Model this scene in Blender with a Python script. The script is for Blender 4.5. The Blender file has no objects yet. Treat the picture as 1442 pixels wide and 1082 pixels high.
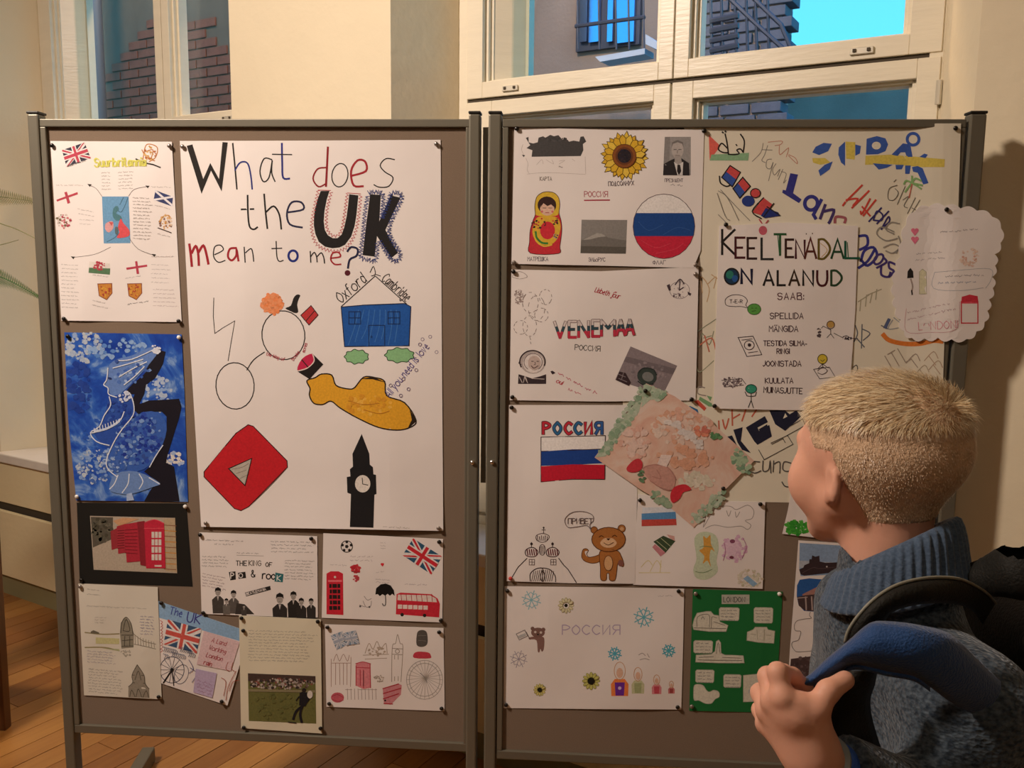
import bpy, bmesh, math, random
import numpy as np
from math import sin, cos, pi, radians, atan2, sqrt, atan
from mathutils import Vector, Matrix, noise
random.seed(7)
SC = bpy.context.scene
COL = SC.collection
# ---------------------------------------------------------------- camera
FOC = 1250.0
CAM = np.array([0.0, -2.06, 1.62])
_p = atan((541 - 373) / FOC); _y = radians(3.95); _r = 0.0115
FWD = np.array([-sin(_y) * cos(_p), cos(_y) * cos(_p), -sin(_p)])
_r0 = np.array([cos(_y), sin(_y), 0.0]); _u0 = np.cross(_r0, FWD)
RGT = _r0 * cos(_r) + _u0 * sin(_r); UPV = np.cross(RGT, FWD)
cd = bpy.data.cameras.new('camera'); cam = bpy.data.objects.new('camera', cd); COL.objects.link(cam)
cd.sensor_width = 36.0; cd.lens = FOC / 1442 * 36.0; cd.clip_start = 0.05; cd.clip_end = 200
M = Matrix(((RGT[0], UPV[0], -FWD[0], CAM[0]), (RGT[1], UPV[1], -FWD[1], CAM[1]), (RGT[2], UPV[2], -FWD[2], CAM[2]), (0, 0, 0, 1)))
cam.matrix_world = M
SC.camera = cam
vs = SC.view_settings
vs.view_transform = 'Standard'; vs.look = 'None'; vs.gamma = 1.0; vs.use_curve_mapping = False; vs.exposure = 0.0
SC.display_settings.display_device = 'sRGB'
# ---------------------------------------------------------------- sky
wd = bpy.data.worlds.new('sky'); SC.world = wd; wd.use_nodes = True
nt = wd.node_tree; nt.nodes.clear()
wo = nt.nodes.new('ShaderNodeOutputWorld'); bg = nt.nodes.new('ShaderNodeBackground')
tc = nt.nodes.new('ShaderNodeTexCoord'); sx = nt.nodes.new('ShaderNodeSeparateXYZ'); rp = nt.nodes.new('ShaderNodeValToRGB')
rp.color_ramp.elements[0].position = 0.0; rp.color_ramp.elements[0].color = (0.062, 0.42, 0.6, 1)
rp.color_ramp.elements[1].position = 0.8; rp.color_ramp.elements[1].color = (0.07, 0.2, 0.5, 1)
nt.links.new(tc.outputs['Generated'], sx.inputs[0]); nt.links.new(sx.outputs['Z'], rp.inputs[0])
nt.links.new(rp.outputs[0], bg.inputs[0]); bg.inputs[1].default_value = 3.2
nt.links.new(bg.outputs[0], wo.inputs[0])
# ---------------------------------------------------------------- room lamps (ceiling fittings above and left of the photographer)
def area(name, loc, target, size, power, col, spread=180):
    l = bpy.data.lights.new(name, 'AREA'); l.shape = 'DISK'; l.size = size; l.energy = power; l.color = col; l.spread = radians(spread)
    o = bpy.data.objects.new(name, l); COL.objects.link(o); o.location = loc
    o.rotation_euler = (Vector(target) - Vector(loc)).to_track_quat('-Z', 'Y').to_euler()
    return o
area('ceiling_lamp_near_windows', (-2.2, -1.45, 3.6), (-1.0, 0.1, 2.0), 0.4, 58, (1.0, 0.83, 0.70), 125)
area('ceiling_lamp_room', (-0.6, -3.4, 3.5), (0.3, -0.6, 1.4), 0.6, 7, (1.0, 0.8, 0.6))
pl = bpy.data.lights.new('courtyard_fill_light', 'POINT'); pl.energy = 420; pl.color = (1.0, 0.62, 0.36); pl.shadow_soft_size = .15  # added warm fill outdoors to lift the grey building; not an actual fitting
plo = bpy.data.objects.new('courtyard_fill_light', pl); COL.objects.link(plo); plo.location = (-0.9, 2.6, 5.0)
p2 = bpy.data.lights.new('brick_wall_fill_light', 'POINT'); p2.energy = 130; p2.color = (1.0, 0.66, 0.42); p2.shadow_soft_size = .15  # second added fill, brightens the brickwork behind window 1; no real lamp
p2o = bpy.data.objects.new('brick_wall_fill_light', p2); COL.objects.link(p2o); p2o.location = (-3.9, 4.35, 5.0)
# ---------------------------------------------------------------- helpers
def sl(c):
    if isinstance(c, str):
        c = [int(c[i:i + 2], 16) for i in (0, 2, 4)]
    return tuple(((v / 255) / 12.92 if v / 255 <= 0.04045 else ((v / 255 + 0.055) / 1.055) ** 2.4) for v in c)
def ray(x, y):
    return (FWD * FOC + RGT * (x - 721) - UPV * (y - 541)) / FOC
def PD(x, y, d):
    return Vector(CAM + ray(x, y) * d)
def PB(x, y, Y=0.0):
    d = ray(x, y); t = (Y - CAM[1]) / d[1]
    return Vector(CAM + d * t)
def PZ(x, y, z=0.0):
    d = ray(x, y); t = (z - CAM[2]) / d[2]
    return Vector(CAM + d * t)
ANG = radians(26.94)
SV = Vector((cos(ANG), -sin(ANG), 0)); NV = Vector((sin(ANG), cos(ANG), 0))
def W(s, q, z):
    return SV * s + NV * q + Vector((0, 0, z))
def WP(x, y, q):
    d = Vector(ray(x, y)); c = Vector(CAM); t = (q - c.dot(NV)) / d.dot(NV); p = c + d * t
    return p.dot(SV), p.z
MATS = {}
def mat(name, col, rough=0.6, metal=0.0, spec=0.5, var=0.0, vscale=8.0, bump=0.0, bscale=40.0, stretch=None, sub=0.0, attr=False, coat=0.0, detail=4, sheen=0.0):
    if name in MATS: return MATS[name]
    m = bpy.data.materials.new(name); m.use_nodes = True; MATS[name] = m
    n = m.node_tree.nodes; L = m.node_tree.links; b = n['Principled BSDF']
    b.inputs['Roughness'].default_value = rough; b.inputs['Metallic'].default_value = metal
    b.inputs['Specular IOR Level'].default_value = spec
    if coat: b.inputs['Coat Weight'].default_value = coat
    if sheen: b.inputs['Sheen Weight'].default_value = sheen
    c = tuple(col) + (1,) if len(col) == 3 else col
    b.inputs['Base Color'].default_value = c
    tcn = n.new('ShaderNodeTexCoord'); mp = n.new('ShaderNodeMapping'); L.new(tcn.outputs['Object'], mp.inputs[0])
    if stretch: mp.inputs['Scale'].default_value = stretch
    nz = n.new('ShaderNodeTexNoise'); nz.inputs['Scale'].default_value = vscale; nz.inputs['Detail'].default_value = detail
    L.new(mp.outputs[0], nz.inputs['Vector'])
    src = None
    if attr:
        a = n.new('ShaderNodeVertexColor'); a.layer_name = 'col'; src = a.outputs['Color']
    if var or attr:
        mr = n.new('ShaderNodeMapRange'); mr.inputs[1].default_value = 0.3; mr.inputs[2].default_value = 0.7
        mr.inputs[3].default_value = 1 - var; mr.inputs[4].default_value = 1 + var
        L.new(nz.outputs['Fac'], mr.inputs[0])
        vm = n.new('ShaderNodeVectorMath'); vm.operation = 'SCALE'
        if src: L.new(src, vm.inputs[0])
        else: vm.inputs[0].default_value = c[:3]
        L.new(mr.outputs[0], vm.inputs['Scale']); L.new(vm.outputs[0], b.inputs['Base Color'])
    if bump:
        n2 = n.new('ShaderNodeTexNoise'); n2.inputs['Scale'].default_value = bscale; n2.inputs['Detail'].default_value = 5
        L.new(mp.outputs[0], n2.inputs['Vector'])
        bp = n.new('ShaderNodeBump'); bp.inputs['Strength'].default_value = bump; bp.inputs['Distance'].default_value = 0.01
        L.new(n2.outputs['Fac'], bp.inputs['Height']); L.new(bp.outputs[0], b.inputs['Normal'])
    return m
def link(name, me, m, parent=None, smooth=False):
    if m is not None and not me.materials: me.materials.append(m)
    o = bpy.data.objects.new(name, me); COL.objects.link(o)
    if parent is not None: o.parent = parent
    if smooth:
        me.polygons.foreach_set('use_smooth', [True] * len(me.polygons))
    return o
def mesh(name, V, F, m, parent=None, smooth=False):
    me = bpy.data.meshes.new(name); me.from_pydata([tuple(v) for v in V], [], F); me.update()
    return link(name, me, m, parent, smooth)
def thing(name, label=None, cat=None, loc=None, group=None):
    o = bpy.data.objects.new(name, None); COL.objects.link(o); o.empty_display_size = 0.05
    if loc is not None: o.location = loc
    tag(o, label, cat, group); return o
def tag(o, label=None, cat=None, group=None, kind=None):
    if label: o['label'] = label
    if cat: o['category'] = cat
    if group: o['group'] = group
    if kind: o['kind'] = kind
    return o
class MB:
    def __init__(s): s.V = []; s.F = []
    def add(s, V, F):
        k = len(s.V); s.V += [Vector(v) for v in V]; s.F += [tuple(i + k for i in f) for f in F]
    def box8(s, a):     # a: 4 bottom pts + 4 top pts
        s.add(a, [(3, 2, 1, 0), (4, 5, 6, 7), (0, 1, 5, 4), (1, 2, 6, 5), (2, 3, 7, 6), (3, 0, 4, 7)])
    def box(s, x0, x1, y0, y1, z0, z1):
        s.box8([(x0, y0, z0), (x1, y0, z0), (x1, y1, z0), (x0, y1, z0), (x0, y0, z1), (x1, y0, z1), (x1, y1, z1), (x0, y1, z1)])
    def wbox(s, s0, s1, q0, q1, z0, z1):
        s.box8([W(s0, q0, z0), W(s1, q0, z0), W(s1, q1, z0), W(s0, q1, z0), W(s0, q0, z1), W(s1, q0, z1), W(s1, q1, z1), W(s0, q1, z1)])
    def prism(s, poly, z0, z1):     # poly in (s,q)
        n = len(poly)
        V = [W(a, b, z0) for a, b in poly] + [W(a, b, z1) for a, b in poly]
        F = [tuple(range(n - 1, -1, -1)), tuple(range(n, 2 * n))] + [(i, (i + 1) % n, n + (i + 1) % n, n + i) for i in range(n)]
        s.add(V, F)
    def tube(s, pts, r, seg=8, cap=True):
        pts = [Vector(p) for p in pts]; n = len(pts)
        rr = r if isinstance(r, (list, tuple)) else [r] * n
        prev = None; V = []
        for i, p in enumerate(pts):
            t = (pts[min(i + 1, n - 1)] - pts[max(i - 1, 0)]).normalized()
            if prev is None:
                a = t.orthogonal().normalized()
            else:
                a = (prev - t * prev.dot(t)).normalized()
            prev = a; b = t.cross(a)
            V += [p + (a * cos(2 * pi * k / seg) + b * sin(2 * pi * k / seg)) * rr[i] for k in range(seg)]
        F = []
        for i in range(n - 1):
            for k in range(seg):
                F.append((i * seg + k, i * seg + (k + 1) % seg, (i + 1) * seg + (k + 1) % seg, (i + 1) * seg + k))
        if cap: F += [tuple(range(seg - 1, -1, -1)), tuple((n - 1) * seg + k for k in range(seg))]
        s.add(V, F)
    def lathe(s, prof, c, seg=24, ax=None):
        c = Vector(c); V = []
        for r, z in prof: V += [c + Vector((r * cos(2 * pi * k / seg), r * sin(2 * pi * k / seg), z)) for k in range(seg)]
        F = []
        for i in range(len(prof) - 1):
            for k in range(seg):
                F.append((i * seg + k, i * seg + (k + 1) % seg, (i + 1) * seg + (k + 1) % seg, (i + 1) * seg + k))
        F += [tuple(range(seg - 1, -1, -1)), tuple((len(prof) - 1) * seg + k for k in range(seg))]
        s.add(V, F)
    def build(s, name, m, parent=None, smooth=False, bevel=0.0):
        me = bpy.data.meshes.new(name); me.from_pydata([tuple(v) for v in s.V], [], s.F); me.update()
        bm = bmesh.new(); bm.from_mesh(me)
        if bevel:
            es = [e for e in bm.edges if len(e.link_faces) == 2 and e.calc_face_angle(0) > 0.6]
            bmesh.ops.bevel(bm, geom=es, offset=bevel, segments=2, affect='EDGES', profile=0.5)
        bmesh.ops.recalc_face_normals(bm, faces=bm.faces); bm.to_mesh(me); bm.free()
        return link(name, me, m, parent, smooth)
# ================================================================ the room
CREAM = mat('cream_paint', sl('ECDDB4'), 0.55, var=0.04, vscale=2.5, bump=0.15, bscale=30)
WALL = mat('wall_paint', sl('E8DABC'), 0.75, var=0.05, vscale=1.5, bump=0.25, bscale=18)
CEIL = mat('ceiling_paint', sl('EDE6D6'), 0.9, var=0.02, vscale=2)
FRAME = mat('window_paint', sl('EDE3CB'), 0.35, var=0.03, vscale=6, bump=0.08, bscale=20, stretch=(1, 1, 6))
SILL = mat('sill_paint', sl('E6E0D6'), 0.3, var=0.05, vscale=9, bump=0.1, bscale=25)
BASE = mat('skirting_paint', sl('8F8A66'), 0.5, var=0.05, vscale=4)
ZC = 3.9; SL_, SR_ = -5.2, 4.6; QB = -7.0
b = MB()
b.prism([(SL_, .5), (-3.33, .5), (-3.24, .75), (-3.24, 1.0), (SL_, 1.0)], 0, ZC)
b.prism([(-1.67, .5), (-.932, .5), (-.842, .75), (-.842, 1.0), (-1.77, 1.0), (-1.77, .75)], 0, ZC)
b.prism([(.757, .5), (SR_, .5), (SR_, 1.0), (.66, 1.0), (.66, .75)], 0, ZC)
for a0, a1 in ((-3.33, -1.67), (-.932, .757)):
    b.wbox(a0, a1, .5, 1.0, 3.05, ZC)
    b.wbox(a0, a1, .56, 1.0, 0, .655)
tag(b.build('wall_back', WALL), kind='structure')
b = MB(); b.wbox(SL_ - .1, SL_, QB, 1.0, 0, ZC); tag(b.build('wall_left', WALL), kind='structure')
b = MB(); b.wbox(SR_, SR_ + .1, QB, 1.0, 0, ZC); tag(b.build('wall_right', WALL), kind='structure')
b = MB(); b.wbox(SL_, SR_, QB - .1, QB, 0, ZC); tag(b.build('wall_front', WALL), kind='structure')
b = MB(); b.wbox(SL_ - .1, SR_ + .1, QB - .1, 1.0, ZC, ZC + .1); tag(b.build('ceiling', CEIL), kind='structure')
# floor: boards laid across the room
def wood(name, c0, c1, c2, dirv, rough=0.35, rnd=True):
    m = bpy.data.materials.new(name); m.use_nodes = True; n = m.node_tree.nodes; L = m.node_tree.links; bs = n['Principled BSDF']
    geo = n.new('ShaderNodeNewGeometry'); oi = n.new('ShaderNodeObjectInfo')
    ad = n.new('ShaderNodeMath'); ad.operation = 'ADD'; L.new(geo.outputs['Random Per Island'], ad.inputs[0]); L.new(oi.outputs['Random'], ad.inputs[1])
    fr = n.new('ShaderNodeMath'); fr.operation = 'FRACT'; L.new(ad.outputs[0], fr.inputs[0])
    mp = n.new('ShaderNodeMapping'); mp.vector_type = 'POINT'; mp.inputs['Rotation'].default_value = (0, 0, -dirv)
    L.new(geo.outputs['Position'], mp.inputs[0])
    m2 = n.new('ShaderNodeVectorMath'); m2.operation = 'MULTIPLY'; m2.inputs[1].default_value = (2.5, 45, 10); L.new(mp.outputs[0], m2.inputs[0])
    cb = n.new('ShaderNodeCombineXYZ'); mu = n.new('ShaderNodeMath'); mu.operation = 'MULTIPLY'; mu.inputs[1].default_value = 37
    L.new(fr.outputs[0], mu.inputs[0]); L.new(mu.outputs[0], cb.inputs[0]); L.new(mu.outputs[0], cb.inputs[2])
    va = n.new('ShaderNodeVectorMath'); L.new(m2.outputs[0], va.inputs[0]); L.new(cb.outputs[0], va.inputs[1])
    nz = n.new('ShaderNodeTexNoise'); nz.inputs['Scale'].default_value = 1.0; nz.inputs['Detail'].default_value = 6; nz.inputs['Roughness'].default_value = 0.6
    L.new(va.outputs[0], nz.inputs['Vector'])
    mx = n.new('ShaderNodeMath'); mx.operation = 'MULTIPLY_ADD'; mx.inputs[1].default_value = 0.45; L.new(nz.outputs['Fac'], mx.inputs[0])
    m3 = n.new('ShaderNodeMath'); m3.operation = 'MULTIPLY'; m3.inputs[1].default_value = 0.55; L.new(fr.outputs[0], m3.inputs[0]); L.new(m3.outputs[0], mx.inputs[2])
    cr = n.new('ShaderNodeValToRGB'); e = cr.color_ramp.elements
    e[0].position = 0.1; e[0].color = sl(c0) + (1,); e[1].position = 0.9; e[1].color = sl(c2) + (1,)
    k = e.new(0.5); k.color = sl(c1) + (1,)
    L.new(mx.outputs[0], cr.inputs[0]); L.new(cr.outputs[0], bs.inputs['Base Color'])
    bs.inputs['Roughness'].default_value = rough; bs.inputs['Coat Weight'].default_value = 0.15; bs.inputs['Coat Roughness'].default_value = 0.25
    return m
FLOORW = wood('oak_floor', '7C4A22', 'A06C38', 'C4904E', pi / 2 - ANG)
b = MB(); b.wbox(SL_, SR_, QB, .6, -0.06, -0.014)
floor = tag(b.build('floor', mat('floor_joint', sl('3A2412'), 0.9)), kind='structure')
rng = random.Random(3); pw = .092; stuff = MB(); tones = []
LENS = [.9, 1.2, 1.5]; pm = {}
def plank_mesh(ln):
    if ln not in pm:
        q = MB(); q.wbox(0, pw - .0025, 0, ln - .002, -.014, 0)
        o = q.build('plank', FLOORW, None, bevel=.0015); pm[ln] = o.data; bpy.data.objects.remove(o)
    return pm[ln]
s = SL_
npl = 0
while s < SR_ - pw:
    q = QB - rng.random() * .8
    while q < .58:
        ln = rng.choice(LENS); q1 = min(q + ln, .6)
        c = W(s, (q + q1) / 2, 0)
        near = c.y > -.9 and c.x < 1.3 and c.x > -3.4 and q > -3.0
        if near and q1 == q + ln and npl < 290:
            o = bpy.data.objects.new('plank', plank_mesh(ln)); COL.objects.link(o); o.location = W(s, q, 0); o.parent = floor; npl += 1
        else:
            q0 = max(q, QB)
            if q1 - q0 > .01: stuff.wbox(s, s + pw - .0025, q0, q1 - .002, -.014, 0)
        q += ln
    s += pw
tag(stuff.build('floorboards', FLOORW, floor), kind='stuff')
# ---- windows
GLASS = bpy.data.materials.new('window_glass'); GLASS.use_nodes = True
n = GLASS.node_tree.nodes; L = GLASS.node_tree.links; n.remove(n['Principled BSDF'])
tr = n.new('ShaderNodeBsdfTransparent'); tr.inputs[0].default_value = (.9, .93, .92, 1); gl = n.new('ShaderNodeBsdfGlossy'); gl.inputs['Roughness'].default_value = 0.02
gl.inputs['Color'].default_value = (1, 1, 1, 1); ms = n.new('ShaderNodeMixShader'); fz = n.new('ShaderNodeLayerWeight'); fz.inputs[0].default_value = .5
pw5 = n.new('ShaderNodeMath'); pw5.operation = 'POWER'; pw5.inputs[1].default_value = 5; L.new(fz.outputs['Facing'], pw5.inputs[0])
mad = n.new('ShaderNodeMath'); mad.operation = 'MULTIPLY_ADD'; mad.inputs[1].default_value = .95; mad.inputs[2].default_value = .045; L.new(pw5.outputs[0], mad.inputs[0])
L.new(mad.outputs[0], ms.inputs[0]); L.new(tr.outputs[0], ms.inputs[1]); L.new(gl.outputs[0], ms.inputs[2]); L.new(ms.outputs[0], n['Material Output'].inputs[0])
KEEP = mat('latch_metal', sl('D9D2C0'), 0.35, metal=0.3)
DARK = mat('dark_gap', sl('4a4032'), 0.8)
def bar(parts, s0, s1, z0, z1, q0, q1): parts.wbox(s0, s1, q0, q1, z0, z1)
def window(name, s0, s1, smid):
    win = MB()
    # outer casing
    win.wbox(s0, s0 + .035, .755, 1.0, .70, 3.04); win.wbox(s1 - .035, s1, .755, 1.0, .70, 3.04)
    win.wbox(s0, s1, .755, 1.0, 3.0, 3.05)
    win.wbox(s0, s1, .77, 1.0, .68, .74)
    wroot = tag(win.build(name, FRAME, None, bevel=.003), kind='structure')
    def sash(a, c, z0, z1, pl, pr, pb, pt, wide_left=0.0, nm='sash'):
        f = MB(); q0, q1 = .75, .80
        f.wbox(a, a + pl, q0, q1, z0, z1); f.wbox(c - pr, c, q0, q1, z0, z1)
        f.wbox(a + pl, c - pr, q0, q1, z0, z0 + pb); f.wbox(a + pl, c - pr, q0, q1, z1 - pt, z1)
        # glazing bead, recessed and stepped
        for k, (d0, d1) in enumerate(((.012, .012), (.022, .028))):
            f.wbox(a + pl, a + pl + d0, .758 + d1, .83, z0 + pb, z1 - pt); f.wbox(c - pr - d0, c - pr, .758 + d1, .83, z0 + pb, z1 - pt)
            f.wbox(a + pl, c - pr, .758 + d1, .83, z0 + pb, z0 + pb + d0 * .5); f.wbox(a + pl, c - pr, .758 + d1, .83, z1 - pt - d0 * .5, z1 - pt)
        o = f.build(nm, FRAME, wroot, bevel=.002)
        x0 = a + pl
        if wide_left:
            g = MB(); g.prism([(x0 + .02, .79), (x0 + wide_left, .865), (x0 + wide_left + .012, .865), (x0 + wide_left + .012, .90), (x0, .90)], z0 + pb, z1 - pt)
            g.build('inner_lining', FRAME, o)
        g = MB(); g.wbox(a + pl, c - pr, .832, .836, z0 + pb - .01, z1 - pt + .01); g.build('pane', GLASS, o)
        return o
    zl = 2.168
    sash(s0 + .036, smid - .002, zl + .006, 3.0, .062, .045, .052, .05, .10)
    sash(smid + .002, s1 - .006, zl + .006, 3.0, .045, .078, .052, .05)
    sash(s0 + .036, smid - .007, .745, zl - .006, .10, .052, .09, .048)
    sash(smid - .001, s1 - .006, .745, zl - .006, .065, .055, .09, .05)
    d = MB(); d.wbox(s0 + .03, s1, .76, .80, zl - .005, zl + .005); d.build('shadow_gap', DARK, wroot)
    for sc in (s0 + .21, s1 - .20):
        k = MB(); k.wbox(sc - .03, sc + .03, .742, .75, zl + .018, zl + .036); o = k.build('latch_plate', KEEP, wroot, bevel=.002)
        for dd in (-.018, .018):
            k = MB(); k.wbox(sc + dd - .004, sc + dd + .004, .738, .742, zl + .024, zl + .032); k.build('screw', DARK, o)
    return wroot
w1 = window('window_1', -3.24, -1.77, -2.36)
w2 = window('window_2', -.842, .66, -.07)
hb = MB(); hb.tube([W(.655, .74, 2.04), W(.655, .74, 2.10)], .008); hb.build('hinge', KEEP, w2)
# sills and the panelled radiator housings below
for i, (a0, a1) in enumerate(((-3.75, -1.68), (-.93, .756))):
    b = MB()
    if i == 0: b.prism([(a0, .47), (a1, .47), (a1, .56), (-1.77, .756), (-3.24, .756), (-3.33, .499), (a0, .499)], .655, .70)
    else: b.prism([(a0, .47), (a1, .47), (a1, .52), (.66, .756), (-.842, .756), (a0, .52)], .655, .70)
    tag(b.build('trim_%d' % (i + 1), SILL, None, bevel=.006), kind='structure')
    cov = thing('radiator_cover', ('cream panelled box under the window sill at the far left' if i == 0 else 'cream panelled box below the right-hand window, glimpsed between the two boards'), 'radiator cover', W((a0 + a1) / 2, .47, 0), group=None)
    def cb(nm, q0, q1, z0, z1, m, bev=.004):
        q = MB(); q.wbox(a0 + .005, a1 - .005, q0, q1, z0, z1); o = q.build(nm, m, None, bevel=bev)
        o.parent = cov; o.matrix_parent_inverse = Matrix.Translation(-cov.location); return o
    cb('upper_panel', .482, .496, .455, .654, CREAM)
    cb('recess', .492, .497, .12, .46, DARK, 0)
    cb('lower_panel', .455, .475, .10, .425, CREAM)
    pl = MB(); pl.wbox(a0 + .26, a0 + .30, .4535, .4549, .19, .194); o = pl.build('slot', DARK, None); o.parent = cov; o.matrix_parent_inverse = Matrix.Translation(-cov.location)
    b = MB(); b.wbox(a0, a1, .47, .495, 0, .10); tag(b.build('baseboard_%s' % ('left' if i == 0 else 'right'), BASE), kind='structure')
b = MB(); b.wbox(-1.67, -.935, .48, .499, 0, .1); b.wbox(.76, SR_, .48, .499, 0, .1); b.wbox(SL_, -3.76, .48, .499, 0, .1)
tag(b.build('baseboard_back', BASE), kind='structure')
# ---- ceiling lamp fittings themselves
# ================================================================ outside
BRICK = mat('dark_brick', sl('6E4538'), 0.9, var=0.25, vscale=14, bump=0.4, bscale=60)
BRICKG = mat('mortar', sl('5d564c'), 0.95, var=0.1)
BRICKP = mat('grey_brick', sl('6a6a78'), 0.9, var=0.2, vscale=10, bump=0.4, bscale=60)
STUC = mat('grey_render', sl('A09088'), 0.9, var=0.12, vscale=3, bump=0.3)
STEEL = mat('dark_steel', sl('4a5264'), 0.5, metal=0.4)
LEDGE = mat('pale_ledge', sl('B8C8E0'), 0.6, var=0.05)
PIPE = mat('blue_pipe', sl('5b6878'), 0.5)
def wpar(o, root): o.parent = root; return o
# brick courtyard wall behind window 1
bw = thing('brick_building', 'brown brick courtyard wall seen through the far left window', 'building')
qf = 3.2; s0b, zt = WP(60, 0, qf); s1b, zz = WP(330, 170, qf)
s0b -= 1.2; s1b += 1.4; zb, ztp = 1.2, 6.5
q = MB(); q.wbox(s0b, s1b, qf, qf + .3, zb, ztp); q.build('wall', BRICKG, bw)
bl, bh = .24, .075; q = MB(); q.wbox(0, bl - .012, -.012, .02, 0, bh - .011); tmp = q.build('brick', BRICK, None, bevel=.003); bme = tmp.data; bpy.data.objects.remove(tmp)
sA, zA = WP(70, 0, qf); sB, zB = WP(330, 168, qf)
nb = 0; row = 0; z = zB - .25
rest = MB()
while z < ztp - .1:
    ss = s0b + (.12 if row % 2 else 0)
    while ss < s1b - bl:
        inview = sA - .1 < ss < sB + .1 and z < zA + .15
        # an arched recess in plain render interrupts the brickwork
        if not (inview and ((ss + .12 - (sB - .75)) ** 2 + (z - (zB - .1)) ** 2 > .95 ** 2) and ss > sA + .35):
            if inview and nb < 290:
                o = bpy.data.objects.new('brick', bme); COL.objects.link(o); o.location = W(ss, qf, z); o.parent = bw; nb += 1
            elif not inview:
                rest.wbox(ss, ss + bl - .012, qf - .012, qf + .02, z, z + bh - .011)
        ss += bl
    z += bh; row += 1
tag(rest.build('brickwork', BRICK, bw), kind='stuff')
ps, pz = WP(138, 80, 2.9)
q = MB(); q.tube([W(ps, 2.9, 1.0), W(ps, 2.9, 6.5)], .05, 12); dp = q.build('drainpipe', PIPE, None, True)
tag(dp, 'blue grey drainpipe on the brick wall outside the far left window', 'pipe')
# block seen through window 2, with steel stair and balcony
nb2 = thing('rendered_building', 'dusky grey building with balcony behind the right-hand window', 'building')
Qf = 5.0
sR, _ = WP(1113, 20, Qf); sLm, _ = WP(640, 20, Qf)
q = MB(); q.wbox(sLm - 1.5, sR - .06, Qf, Qf + .3, 0.5, 9.0); q.build('wall', STUC, nb2)
q = MB(); q.wbox(0, .22, -.02, .2, 0, .07); tmp = q.build('brick', BRICKP, None, bevel=.004); bme2 = tmp.data; bpy.data.objects.remove(tmp)
z = 2.6; k = 0
while z < 6.2:
    for j in range(3):
        o = bpy.data.objects.new('brick', bme2); COL.objects.link(o); o.location = W(sR - .25 - .24 * j + (.05 if k % 2 else 0), Qf - .01, z); o.parent = nb2
    z += .085; k += 1
def wrect(root, nm, px, m, q0, th=.05, extra=0):
    (xa, ya), (xb, yb) = px
    a, zt_ = WP(xa, ya, q0); c, zb_ = WP(xb, yb, q0)
    r = MB(); r.wbox(a, c, q0, q0 + th, zb_, zt_ + extra); return r.build(nm, m, root)
SKYW = mat('window_reflecting_sky', sl('9AC0FF'), 0.08, metal=1.0)
wf = wrect(nb2, 'window', ((812, 0), (900, 62)), STEEL, Qf - .05, .04, 1.0)
for xa, xb in ((817, 826), (830, 843), (856, 862), (868, 892)):
    wrect(wf, 'pane', ((xa, 0), (xb, 58)), SKYW, Qf - .09, .03, 1.0)
fe = thing('fire_escape', 'dark steel outside stair with pale blue landing behind the right-hand window', 'stairs')
def edge_slab(nm, pts, q0, q1, m, th=.06):
    V = []
    for q_ in (q0, q1):
        for x, y in pts:
            a, zz = WP(x, y, q0); V.append(W(a, q_, zz))
    n = len(pts); F = [tuple(range(n)), tuple(range(2 * n - 1, n - 1, -1))] + [(i, n + i, n + (i + 1) % n, (i + 1) % n) for i in range(n)]
    r = MB(); r.add(V, F); return r.build(nm, m, fe)
edge_slab('landing', [(838, 80), (908, 68), (908, 76), (845, 87)], 3.6, 3.75, LEDGE)
edge_slab('landing', [(909, 48), (938, 68), (938, 76), (909, 62)], 3.6, 3.75, LEDGE)
def wt(pts, r, qq):
    q = MB(); q.tube([W(*((lambda a: (a[0], qq, a[1]))(WP(x, y, qq)))) for x, y in pts], r, 6); return q
for x in (812, 842, 866, 884, 905):
    wt([(x, -60), (x + 2, 70)], .007, 4.2).build('baluster', STEEL, fe)
wt([(810, 37), (908, 24)], .014, 4.2).build('handrail', STEEL, fe)
for x in (1003, 1018, 1037, 1053, 1066, 1083):
    wt([(x - 4, -60), (x, 78)], .009, 3.9).build('baluster', STEEL, fe)
for dx in (0, 34):
    wt([(990 + dx, -38), (1066 + dx, 35), (1110 + dx * .2, 75)], .014, 3.9).build('handrail', STEEL, fe)
for k in range(4):
    wt([(1000, 30 + k * 14), (1040, 22 + k * 14)], .02, 3.9).build('stair_tread', STEEL, fe)
wrect(nb2, 'window', ((722, 60), (728, 100)), STEEL, Qf - .05, .04)
lowb = thing('low_building', 'low grey rooftop beyond the yard, seen through the lower panes of the right-hand window', 'building')
sq, zq = WP(1250, 92, 8.0); q = MB(); q.wbox(-6, 4, 8.0, 10.0, -.2, zq); q.build('wall', STUC, lowb); q = MB(); q.wbox(-6.1, 4.1, 7.9, 10.1, zq, zq + .08); q.build('parapet', STEEL, lowb)
# pavement of the yard so nothing outside floats
q = MB(); q.wbox(-16, 12, 1.3, 14, -.3, -.2); tag(q.build('ground', mat('yard', sl('4b4a48'), .95, var=.1)), kind='structure')
for r in (nb2,):
    q = MB(); q.wbox(sLm - 1.5, sR - .06, Qf, Qf + .3, -.2, .5); q.build('plinth', STUC, r)
q = MB(); q.wbox(s0b, s1b, qf, qf + .3, -.2, zb); q.build('plinth', BRICKG, bw)
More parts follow.
